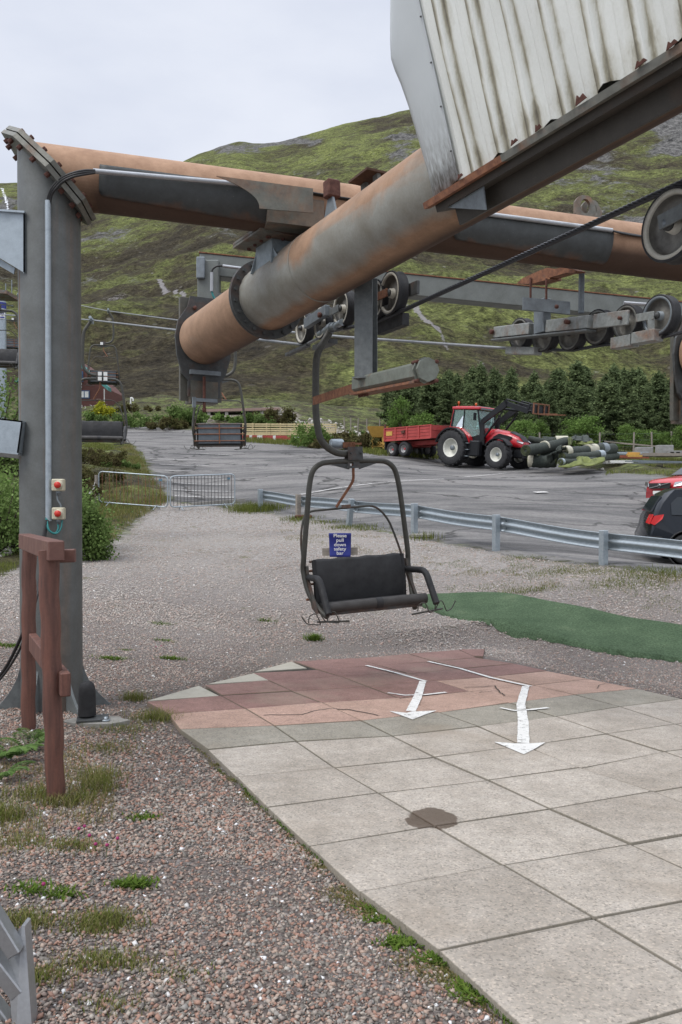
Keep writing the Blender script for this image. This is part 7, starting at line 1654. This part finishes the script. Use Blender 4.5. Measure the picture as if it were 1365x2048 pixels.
bush(20, 1020, 2.2, 1.5, 6000, 'leaf', 'round_bush', 'bright green bush behind the other one at the left edge', 'bush', .04, clumps=30, Z=20)
bush(-5, 850, 4.0, 3.6, 7000, 'bush', 'round_bush', 'dark green bush below the pale pylon at the left edge', 'bush', .075, clumps=34, Z=32)
bush(196, 824, 1.6, 1.6, 1500, 'gorse', 'yellow_shrub', 'left of two bright yellow-green shrubs in front of the lodge', 'shrub', .12, clumps=14, Z=80); bush(220, 824, 1.3, 1.1, 900, 'gorse', 'yellow_shrub', 'right of two bright yellow-green shrubs in front of the lodge', 'shrub', .12, clumps=10, Z=80)
bush(375, 842, 3.0, 2.1, 3000, 'bush', 'round_bush', 'round green bush at the far edge of the car park left of the far chair', 'bush', .11, clumps=26, Z=73)
bush(622, 892, 2.4, 1.7, 3500, 'leaf', 'round_bush', 'bright green shrub at the right part of the timber fence', 'bush', .07, clumps=24, Z=55)
bush(545, 842, 5.0, 1.6, 3500, 'heather', 'heather_mound', 'dark heather mound above the timber fence', 'shrub', .10, clumps=26, Z=72)
bush(500, 846, 4.0, 1.4, 3000, 'bush', 'round_bush', 'low green mound of scrub above the left end of the timber fence', 'bush', .10, clumps=26, Z=70)
for i, (px, py, w, h, mm) in enumerate(((250, 842, 5, 2.0, 'bush'), (300, 846, 5, 1.9, 'bush'), (340, 850, 4, 1.5, 'heather'), (270, 828, 5, 1.4, 'heather'), (160, 838, 5, 1.6, 'bush'), (420, 848, 4, 1.2, 'leaf'), (700, 885, 5, 1.7, 'heather'), (660, 886, 3, 1.3, 'heather'), (740, 888, 4, 1.7, 'heather'), (720, 868, 4, 1.0, 'bush'))):
    bush(px, py, w, h * .62, 2200, mm, 'scrub_clump', ('low green scrub at the far left edge of the car park', 'low green scrub right of the white post', 'brown heather clump left of the far chair', 'brown heather clump below the white post', 'green scrub below the lodge window', 'green scrub behind the far chair', 'brown heather clump left of the trailer', 'brown heather clump behind the steel roller of the near chair', 'brown heather clump just left of the yellow hopper', 'green scrub above the heather left of the trailer')[i], 'shrub', .10, clumps=18, Z=(74, 72, 70, 84, 76, 76, 54, 57, 52, 62)[i])
for i, (px, py, w, h, mm) in enumerate(((165, 915, 3.2, .8, 'heather'), (205, 905, 2.6, .6, 'heather'), (190, 940, 2.6, .6, 'heather'), (240, 918, 1.8, .35, 'bush'), (155, 960, 2.4, .8, 'heather'))):
    bush(px, py, w, h, 2600, mm, 'heather_clump', ('brown heather right of the pillar below the black chair', 'brown heather under the right end of the black chair', 'brown heather above the light green bush', 'green tuft at the grassy edge of the parking bays', 'brown heather directly right of the pillar above the bush')[i], 'shrub', .05, clumps=22, Z=(36, 40, 31, 37, 27)[i])
# ------------------------------------------------------------ grass blades
def blades(X, Y, h, lean, w, tone):
    n = len(X); Z = H(X, Y) - .005; a = rng.uniform(0, 2 * PI, n); dx, dy = np.cos(a), np.sin(a); l = h * lean
    B = np.stack([X, Y, Z], 1); side = np.stack([-dy, dx, 0 * dx], 1) * (w / 2)[:, None]; mid = B + np.stack([dx * l * .35, dy * l * .35, h * .6], 1); tip = B + np.stack([dx * l, dy * l, h], 1)
    V = np.stack([B - side, B + side, mid + side * .7, mid - side * .7, tip], 1).reshape(-1, 3); i = np.arange(n) * 5
    F = np.concatenate([np.stack([i, i + 1, i + 2], 1), np.stack([i, i + 2, i + 3], 1), np.stack([i + 3, i + 2, i + 4], 1)]); return V, F, np.repeat(tone, 5)
class Grass:
    def __init__(s): s.V = []; s.F = []; s.T = []; s.n = 0
    def add(s, X, Y, h, lean=.6, w=.006, t0=.1, t1=.8):
        n = len(X); V, F, T = blades(X, Y, h * rng.uniform(.5, 1.15, n), lean * rng.uniform(.3, 1.4, n), w * rng.uniform(.7, 1.3, n), rng.uniform(t0, t1, n)); s.V.append(V); s.F.append(F + s.n); s.T.append(T); s.n += len(V)
    def patch(s, px, py, rx, ry, n, h, lean=.6, w=.006, t0=.1, t1=.8):
        g = G(px, py); X = g.x + rng.normal(0, rx, n); Y = g.y + rng.normal(0, ry, n); s.add(X, Y, h, lean, w, t0, t1)
    def build(s, name, m): return tag(npmesh(name, np.concatenate(s.V), np.concatenate(s.F), m, dict(tone=np.concatenate(s.T))), kind='stuff')
gg = Grass(); dg_ = Grass(); ms = Grass(); fn = Grass()
def scatter_poly(poly, n, cond=None):
    q = np.array(gp(poly)); lo, hi = q.min(0), q.max(0); X = rng.uniform(lo[0], hi[0], n * 3); Y = rng.uniform(lo[1], hi[1], n * 3); k = sdist(X, Y, [tuple(p) for p in q]) > 0; return X[k][:n], Y[k][:n]
def thin(X, Y, sc, thr, seed=0): k = fbm(X * sc, Y * sc, 3, seed) > thr; return X[k], Y[k]
# verge left of the bays and around the barriers
X, Y = scatter_poly([(150, 1112), (230, 1080), (272, 1040), (340, 1003), (300, 950), (285, 905), (262, 888), (130, 875), (100, 960), (120, 1100)], 42000); X, Y = thin(X, Y, .8, -.12); gg.add(X, Y, .16 + .0 * X, .7, .012, 0, .9)
X, Y = scatter_poly([(150, 1112), (230, 1080), (272, 1040), (340, 1003), (300, 950), (262, 888), (100, 960)], 16000); dg_.add(X, Y, .20, .7, .010)
X, Y = scatter_poly([(-60, 1170), (60, 1130), (150, 1112), (100, 1060), (-60, 1060)], 9000); X, Y = thin(X, Y, 1.5, -.05); gg.add(X, Y, .10, .7, .008)
X, Y = scatter_poly([(1210, 952), (1240, 946), (1365, 955), (1420, 950), (1420, 915), (1230, 920)], 7000); X, Y = thin(X, Y, .6, .0, 9); gg.add(X, Y, .22, .6, .02, .2, .9)
X, Y = scatter_poly([(1100, 880), (1365, 890), (1365, 910), (1230, 920)], 5000); gg.add(X, Y, .25, .6, .02, .1, .9)
X, Y = scatter_poly([(480, 884), (640, 895), (760, 912), (900, 922), (900, 914), (780, 900), (640, 884), (500, 876)], 9000); gg.add(X, Y, .35, .6, .03, .2, .9)
for px, py, rx, ry, n, h in ((510, 1021, .45, .35, 1400, .28), (600, 1040, .3, .3, 350, .14), (645, 1046, .4, .25, 300, .08), (700, 1056, .35, .25, 450, .10), (735, 1060, .25, .15, 150, .08), (850, 1078, .2, .2, 120, .2)): gg.patch(px, py, rx, ry, n, h, .7, .012)
# tufts on the gravel, right and middle
for px, py, rx, n, h in ((1105, 1147, .35, 700, .05), (1040, 1117, .25, 300, .05), (1220, 1170, .3, 500, .05), (1190, 1143, .2, 250, .05), (1080, 1180, .2, 250, .06), (1340, 1150, .5, 900, .08), (1300, 1145, .4, 500, .06), (1140, 1135, .3, 300, .04), (1035, 1185, .2, 200, .08), (990, 1175, .3, 200, .05)): gg.patch(px, py, rx, rx * .6, n, h, .8, .007)
X, Y = scatter_poly([(860, 1120), (1365, 1150), (1365, 1230), (1100, 1200), (880, 1180)], 9000); X, Y = thin(X, Y, 1.1, .12, 5); dg_.add(X, Y, .05, .9, .006); X, Y = scatter_poly([(560, 1060), (900, 1085), (900, 1180), (600, 1150)], 8000); X, Y = thin(X, Y, 1.1, .15, 8); dg_.add(X, Y, .05, .9, .006)
X, Y = scatter_poly([(870, 1110), (1365, 1140), (1365, 1230), (1100, 1200), (880, 1180)], 8000); X, Y = thin(X, Y, 1.7, .16, 15); gg.add(X, Y, .045, .9, .006)
for px, py, rx, n, h in ((223, 1318, .07, 260, .035), (341, 1318, .06, 240, .04), (320, 1248, .09, 160, .03), (330, 1282, .06, 120, .03), (628, 1280, .05, 300, .09), (250, 1300, .05, 100, .02), (20, 1293, .07, 200, .04), (530, 1243, .06, 60, .06), (285, 1637, .045, 160, .028), (262, 1772, .035, 260, .03), (285, 1765, .03, 80, .025), (65, 1780, .05, 160, .03), (120, 1790, .05, 120, .03)): ms.patch(px, py, rx, rx * .6, n, h, 1.3, .010, .2, 1)
for px, py, rx, ry, n, h in ((195, 1580, .06, .06, 200, .10), (160, 1605, .06, .05, 140, .08), (115, 1612, .05, .03, 120, .08), (200, 1560, .06, .06, 200, .10), (60, 1595, .10, .06, 250, .08), (10, 1640, .08, .06, 300, .10), (50, 1845, .06, .04, 420, .04), (210, 1845, .06, .04, 460, .045), (190, 1860, .07, .03, 260, .03), (215, 1925, .08, .035, 460, .035), (75, 1955, .06, .03, 260, .04), (150, 1695, .07, .04, 350, .04), (45, 1690, .07, .05, 260, .045), (310, 1440, .09, .07, 360, .10), (270, 1400, .06, .05, 240, .09), (250, 1460, .14, .1, 300, .05), (215, 1500, .12, .1, 260, .06), (350, 1950, .07, .03, 160, .02), (220, 2010, .05, .03, 120, .03)): gg.patch(px, py, rx, ry, n, h, .8, .004, .2, 1); dg_.patch(px, py, rx * 1.3, ry * 1.2, n // 3, h, .9, .0035)
for px, py, rx, n in ((700, 1790, .07, 900), (730, 1810, .06, 700), (745, 1830, .05, 500), (840, 1925, .06, 500), (870, 1945, .05, 500), (900, 1965, .04, 300), (470, 1560, .04, 220), (500, 1590, .04, 260), (440, 1530, .03, 150), (590, 1675, .03, 150), (640, 1735, .03, 200), (950, 2000, .04, 300)): dg_.patch(px, py, rx, rx * .7, n, .018, 1.2, .0035); ms.patch(px, py, rx * .8, rx * .6, n // 4, .014, 1.2, .004)
for px, py, rx, n in ((800, 1888, .035, 260), (870, 1922, .03, 200), (760, 1840, .03, 120), (745, 1822, .03, 100), (940, 1995, .03, 120), (925, 1975, .02, 80)): ms.patch(px, py, rx, rx * .7, n, .022, 1.6, .013, .3, 1)
X, Y = scatter_poly([(0, 1470), (120, 1480), (230, 1570), (230, 1640), (100, 1700), (0, 1720), (-120, 1700), (-120, 1480)], 5200); X, Y = thin(X, Y, 3, .02, 3); dg_.add(X, Y, .06, 1.0, .0035, 0, 1)
# moss creeping in the slab joints
for (i0, j0, i1, j1, n) in ((5, 1, 9, 1, 1300), (6, 0, 9.5, 0, 900), (3, 0, 6, 0, 400), (4, 2, 8, 2, 120)):
    a = node(i0, j0); b = node(i1, j1); f = rng.uniform(0, 1, n); pts_ = np.array([node(i0 + (i1 - i0) * q, j0) for q in np.linspace(0, 1, 13)]); X = np.interp(f, np.linspace(0, 1, 13), pts_[:, 0]) + rng.normal(0, .006, n); Y = np.interp(f, np.linspace(0, 1, 13), pts_[:, 1]) + rng.normal(0, .006, n)
    k = fbm(X * 6, Y * 6, 3, 2) > .02; X, Y = X[k], Y[k]; V, F, T = blades(X, Y, np.full(len(X), .012), np.full(len(X), 1.0), np.full(len(X), .005), rng.uniform(0, .7, len(X))); V[:, 2] += .018; ms.V.append(V); ms.F.append(F + ms.n); ms.T.append(T); ms.n += len(V)
n = 4200; f = rng.uniform(0, 1, n) ** .8; ii = np.linspace(1.5, 10, 18); pts_ = np.array([node(q, 0) for q in ii]); X = np.interp(f, np.linspace(0, 1, 18), pts_[:, 0]); Y = np.interp(f, np.linspace(0, 1, 18), pts_[:, 1]); o_ = np.abs(rng.normal(0, .022, n)) + .004
X = X - PE[0] * o_; Y = Y - PE[1] * o_; k = fbm(X * 4, Y * 4, 3, 12) > -.10; dg_.add(X[k], Y[k], .014, 1.2, .0035, 0, .6); k = fbm(X * 5, Y * 5, 3, 19) > .12; ms.add(X[k], Y[k], .012, 1.2, .004, 0, .7)
# ferns at the left
FV = []
def fern(px, py, label, s):
    g = G(px, py); t = thing('fern', label, 'fern', g, group='ferns left of the wooden rail'); r = random.Random(int(px)); C = []; vs = []; fs = []; tn = []; mb = MB()
    for k in range(7):
        a = r.uniform(0, 6.28); L_ = s * r.uniform(.7, 1.1); pts = []
        for q in range(15):
            f = q / 14; p = Vector((math.cos(a) * L_ * f * .75, math.sin(a) * L_ * f * .75, L_ * (.9 * f - .55 * f * f))); pts.append(p)
            if q > 2:
                w = .30 * L_ * math.sin(PI * min(1, (f - .05))) * (1 - f * .35)
                for sg in (-1, 1):
                    dr_ = Vector((-math.sin(a), math.cos(a), 0)) * sg; b = len(vs); fw = Vector((math.cos(a), math.sin(a), 0)) * .035 * s / .3
                    vs += [p - fw * .35, p + dr_ * w * .55 + fw * .5 + Vector((0, 0, -.01)), p + dr_ * w + fw * .9 + Vector((0, 0, -.02 * s)), p + dr_ * w * .5 - fw * .3, ]; fs.append((b, b + 3, b + 2, b + 1)); tn += [r.uniform(.2, 1)] * 4
        mb.tube(pts, .003, 5)
    npmesh('frond', [tuple(v) for v in vs], fs, M['fern'], dict(tone=tn), parent=t); mb.build('stalk', M['moss_stalk'], t)
M['moss_stalk'] = mat('green_stalk', (.08, .14, .03))
fern(20, 1520, 'large green fern at the left edge beside the wooden rail', .34); fern(55, 1505, 'green fern between the left edge and the rail posts', .26); fern(2, 1560, 'low green fern lowest at the left edge', .22); fern(70, 1480, 'small fern behind the front rail post', .2)
# clover flowers
def clover(px, py, label):
    g = G(px, py); t = thing('clover_flower', label, 'flower', g, group='magenta clover flowers'); r = random.Random(int(px)); h = .05; MB().tube([g, g + Vector((.004, 0, h))], .0015, 5).build('stalk', M['moss_stalk'], t, True); MB().lathe(g + Vector((.004, 0, h)), (0, 0, 1), [(0, -.003), (.006, 0), (.009, .006), (.006, .012), (0, .014)], 10).build('flower_head', M['flower'], t, True)
for i, (px, py) in enumerate(((157, 1680), (168, 1675), (190, 1712), (213, 1714), (234, 1700), (178, 1694), (86, 1795), (312, 1303), (322, 1301))): clover(px, py, ('magenta clover head topmost left of the weed patch', 'magenta clover head topmost right of the weed patch', 'magenta clover head in the middle of the weed patch', 'magenta clover head lowest in the weed patch', 'magenta clover head at the right end of the weed patch', 'magenta clover head between the topmost and the lowest in the weed patch', 'single magenta clover head nearest the lower left corner', 'left of two magenta flower heads on the gravel behind the pillar', 'right of two magenta flower heads on the gravel behind the pillar')[i])
gg.build('green_grass', M['grass']); dg_.build('dry_grass', M['drygrass']); ms.build('green_weeds', M['moss'])
# ------------------------------------------------------------ gravel stones
def in_patio(X, Y):
    out = [tuple(node(-1, 0)), tuple(node(10.4, 0)), tuple(node(10.4, 9)), tuple(node(2, 9.3)), tuple(node(2, 6.1)), tuple(node(-4, 6.1)), tuple(node(-4, 3)), tuple(node(-1.3, .4))]; return sdist(X, Y, out) > -.015
def band(n, y0, y1, r0, r1):
    Y = rng.uniform(y0, y1, n * 3); X = rng.uniform(-.47, .47, n * 3) * Y; k = ~in_patio(X, Y); X, Y = X[k], Y[k]; s = np.array(SOILS[0]); k = (sdist(X, Y, SOILS[0]) < 0.0) | (rng.uniform(0, 1, len(X)) < .25); X, Y = X[k], Y[k]
    k = rng.uniform(0, 1, len(X)) < np.clip(.9 + 1.5 * fbm(X * 1.4, Y * 1.4, 3, 44), .5, 1); X, Y = X[k], Y[k]; da = sdist(X, Y, POLY_GRAV) > .1; X, Y = X[da], Y[da]; X, Y = X[:n], Y[:n]; r = r0 + (r1 - r0) * rng.uniform(0, 1, len(X)) ** 3; return X, Y, r
parts = [band(16000, 21.5, 31, .015, .036), band(52000, 11, 22, .012, .030), band(26000, 1.9, 4.0, .0055, .016), band(30000, 3.8, 7.0, .0065, .019), band(46000, 6.5, 12.5, .008, .021)]
X = np.concatenate([p[0] for p in parts]); Y = np.concatenate([p[1] for p in parts]); r = np.concatenate([p[2] for p in parts])
tag(rocks('gravel_stones', X, Y, r, M['stones']), kind='stuff')
# rubble on the far bank and along the track
X = []; Y = []
for px, py, n, s in ((690, 868, 60, 1.6), (600, 842, 40, 2.0), (720, 872, 30, 1.5), (150, 815, 40, 2.5), (650, 850, 30, 2)):
    g = G(px, py); X.append(g.x + rng.normal(0, s, n)); Y.append(g.y + rng.normal(0, s, n))
X = np.concatenate(X); Y = np.concatenate(Y); tag(rocks('bank_rubble', X, Y, rng.uniform(.08, .28, len(X)), M['stone'], flat=.8), kind='stuff')
# ------------------------------------------------------------ one piece, one object: split meshes of loose pieces
SPLIT = ('cable_run', 'lower_clamp', 'rusted_lip', 'white_board', 'red_board', 'flange_bolts', 'saddle_bolts', 'bolts', 'rivets', 'rope_catcher', 'bolt', 'mudflap', 'stake', 'mounting_table', 'tension_rod', 'roof_panel', 'conduit', 'teal_cable', 'cross_rod', 'notice', 'pane', 'number_tag', 'end_bracket', 'black_cable', 'seat', 'back_bars', 'step', 'grille', 'headlight', 'support', 'railing', 'bay_marking_')
ONE = {'flange_bolts': 'flange_bolt', 'saddle_bolts': 'saddle_bolt', 'bolts': 'bolt', 'rivets': 'rivet', 'cable_run': 'cable', 'back_bars': 'back_bar'}
def split_loose(o, name):
    me = o.data; n = len(me.vertices); par = list(range(n))
    def find(a):
        while par[a] != a: par[a] = par[par[a]]; a = par[a]
        return a
    for e in me.edges:
        a, b = find(e.vertices[0]), find(e.vertices[1])
        if a != b: par[a] = b
    root = [find(i) for i in range(n)]; ids = sorted(set(root), key=root.index)
    if len(ids) < 2 or len(ids) > 100: o.name = name; return
    V = [tuple(v.co) for v in me.vertices]; byr = {i: [] for i in ids}
    for p in me.polygons: byr[root[p.vertices[0]]].append((tuple(p.vertices), p.use_smooth))
    for k, i in enumerate(ids):
        used = sorted({v for f, _ in byr[i] for v in f}); mp_ = {v: j for j, v in enumerate(used)}
        m2 = bpy.data.meshes.new(name); m2.from_pydata([V[v] for v in used], [], [[mp_[v] for v in f] for f, _ in byr[i]]); m2.polygons.foreach_set('use_smooth', [s for _, s in byr[i]])
        m2.materials.append(me.materials[0]); a = me.attributes.get('rust')
        if a: b = m2.attributes.new('rust', 'FLOAT', 'POINT'); b.data.foreach_set('value', [a.data[v].value for v in used])
        q = bpy.data.objects.new(name, m2); COL.objects.link(q); q.parent = o.parent; q.location = o.location; q.rotation_euler = o.rotation_euler; q.scale = o.scale
        if o.get('label'): q['label'] = o['label']
    bpy.data.objects.remove(o)
bpy.context.view_layer.update()
for o in list(bpy.data.objects):
    b = o.name.split('.')[0]
    if o.type == 'MESH' and b in SPLIT and o.parent is not None and not o.children and o.data.users == 1: split_loose(o, ONE.get(b, b))
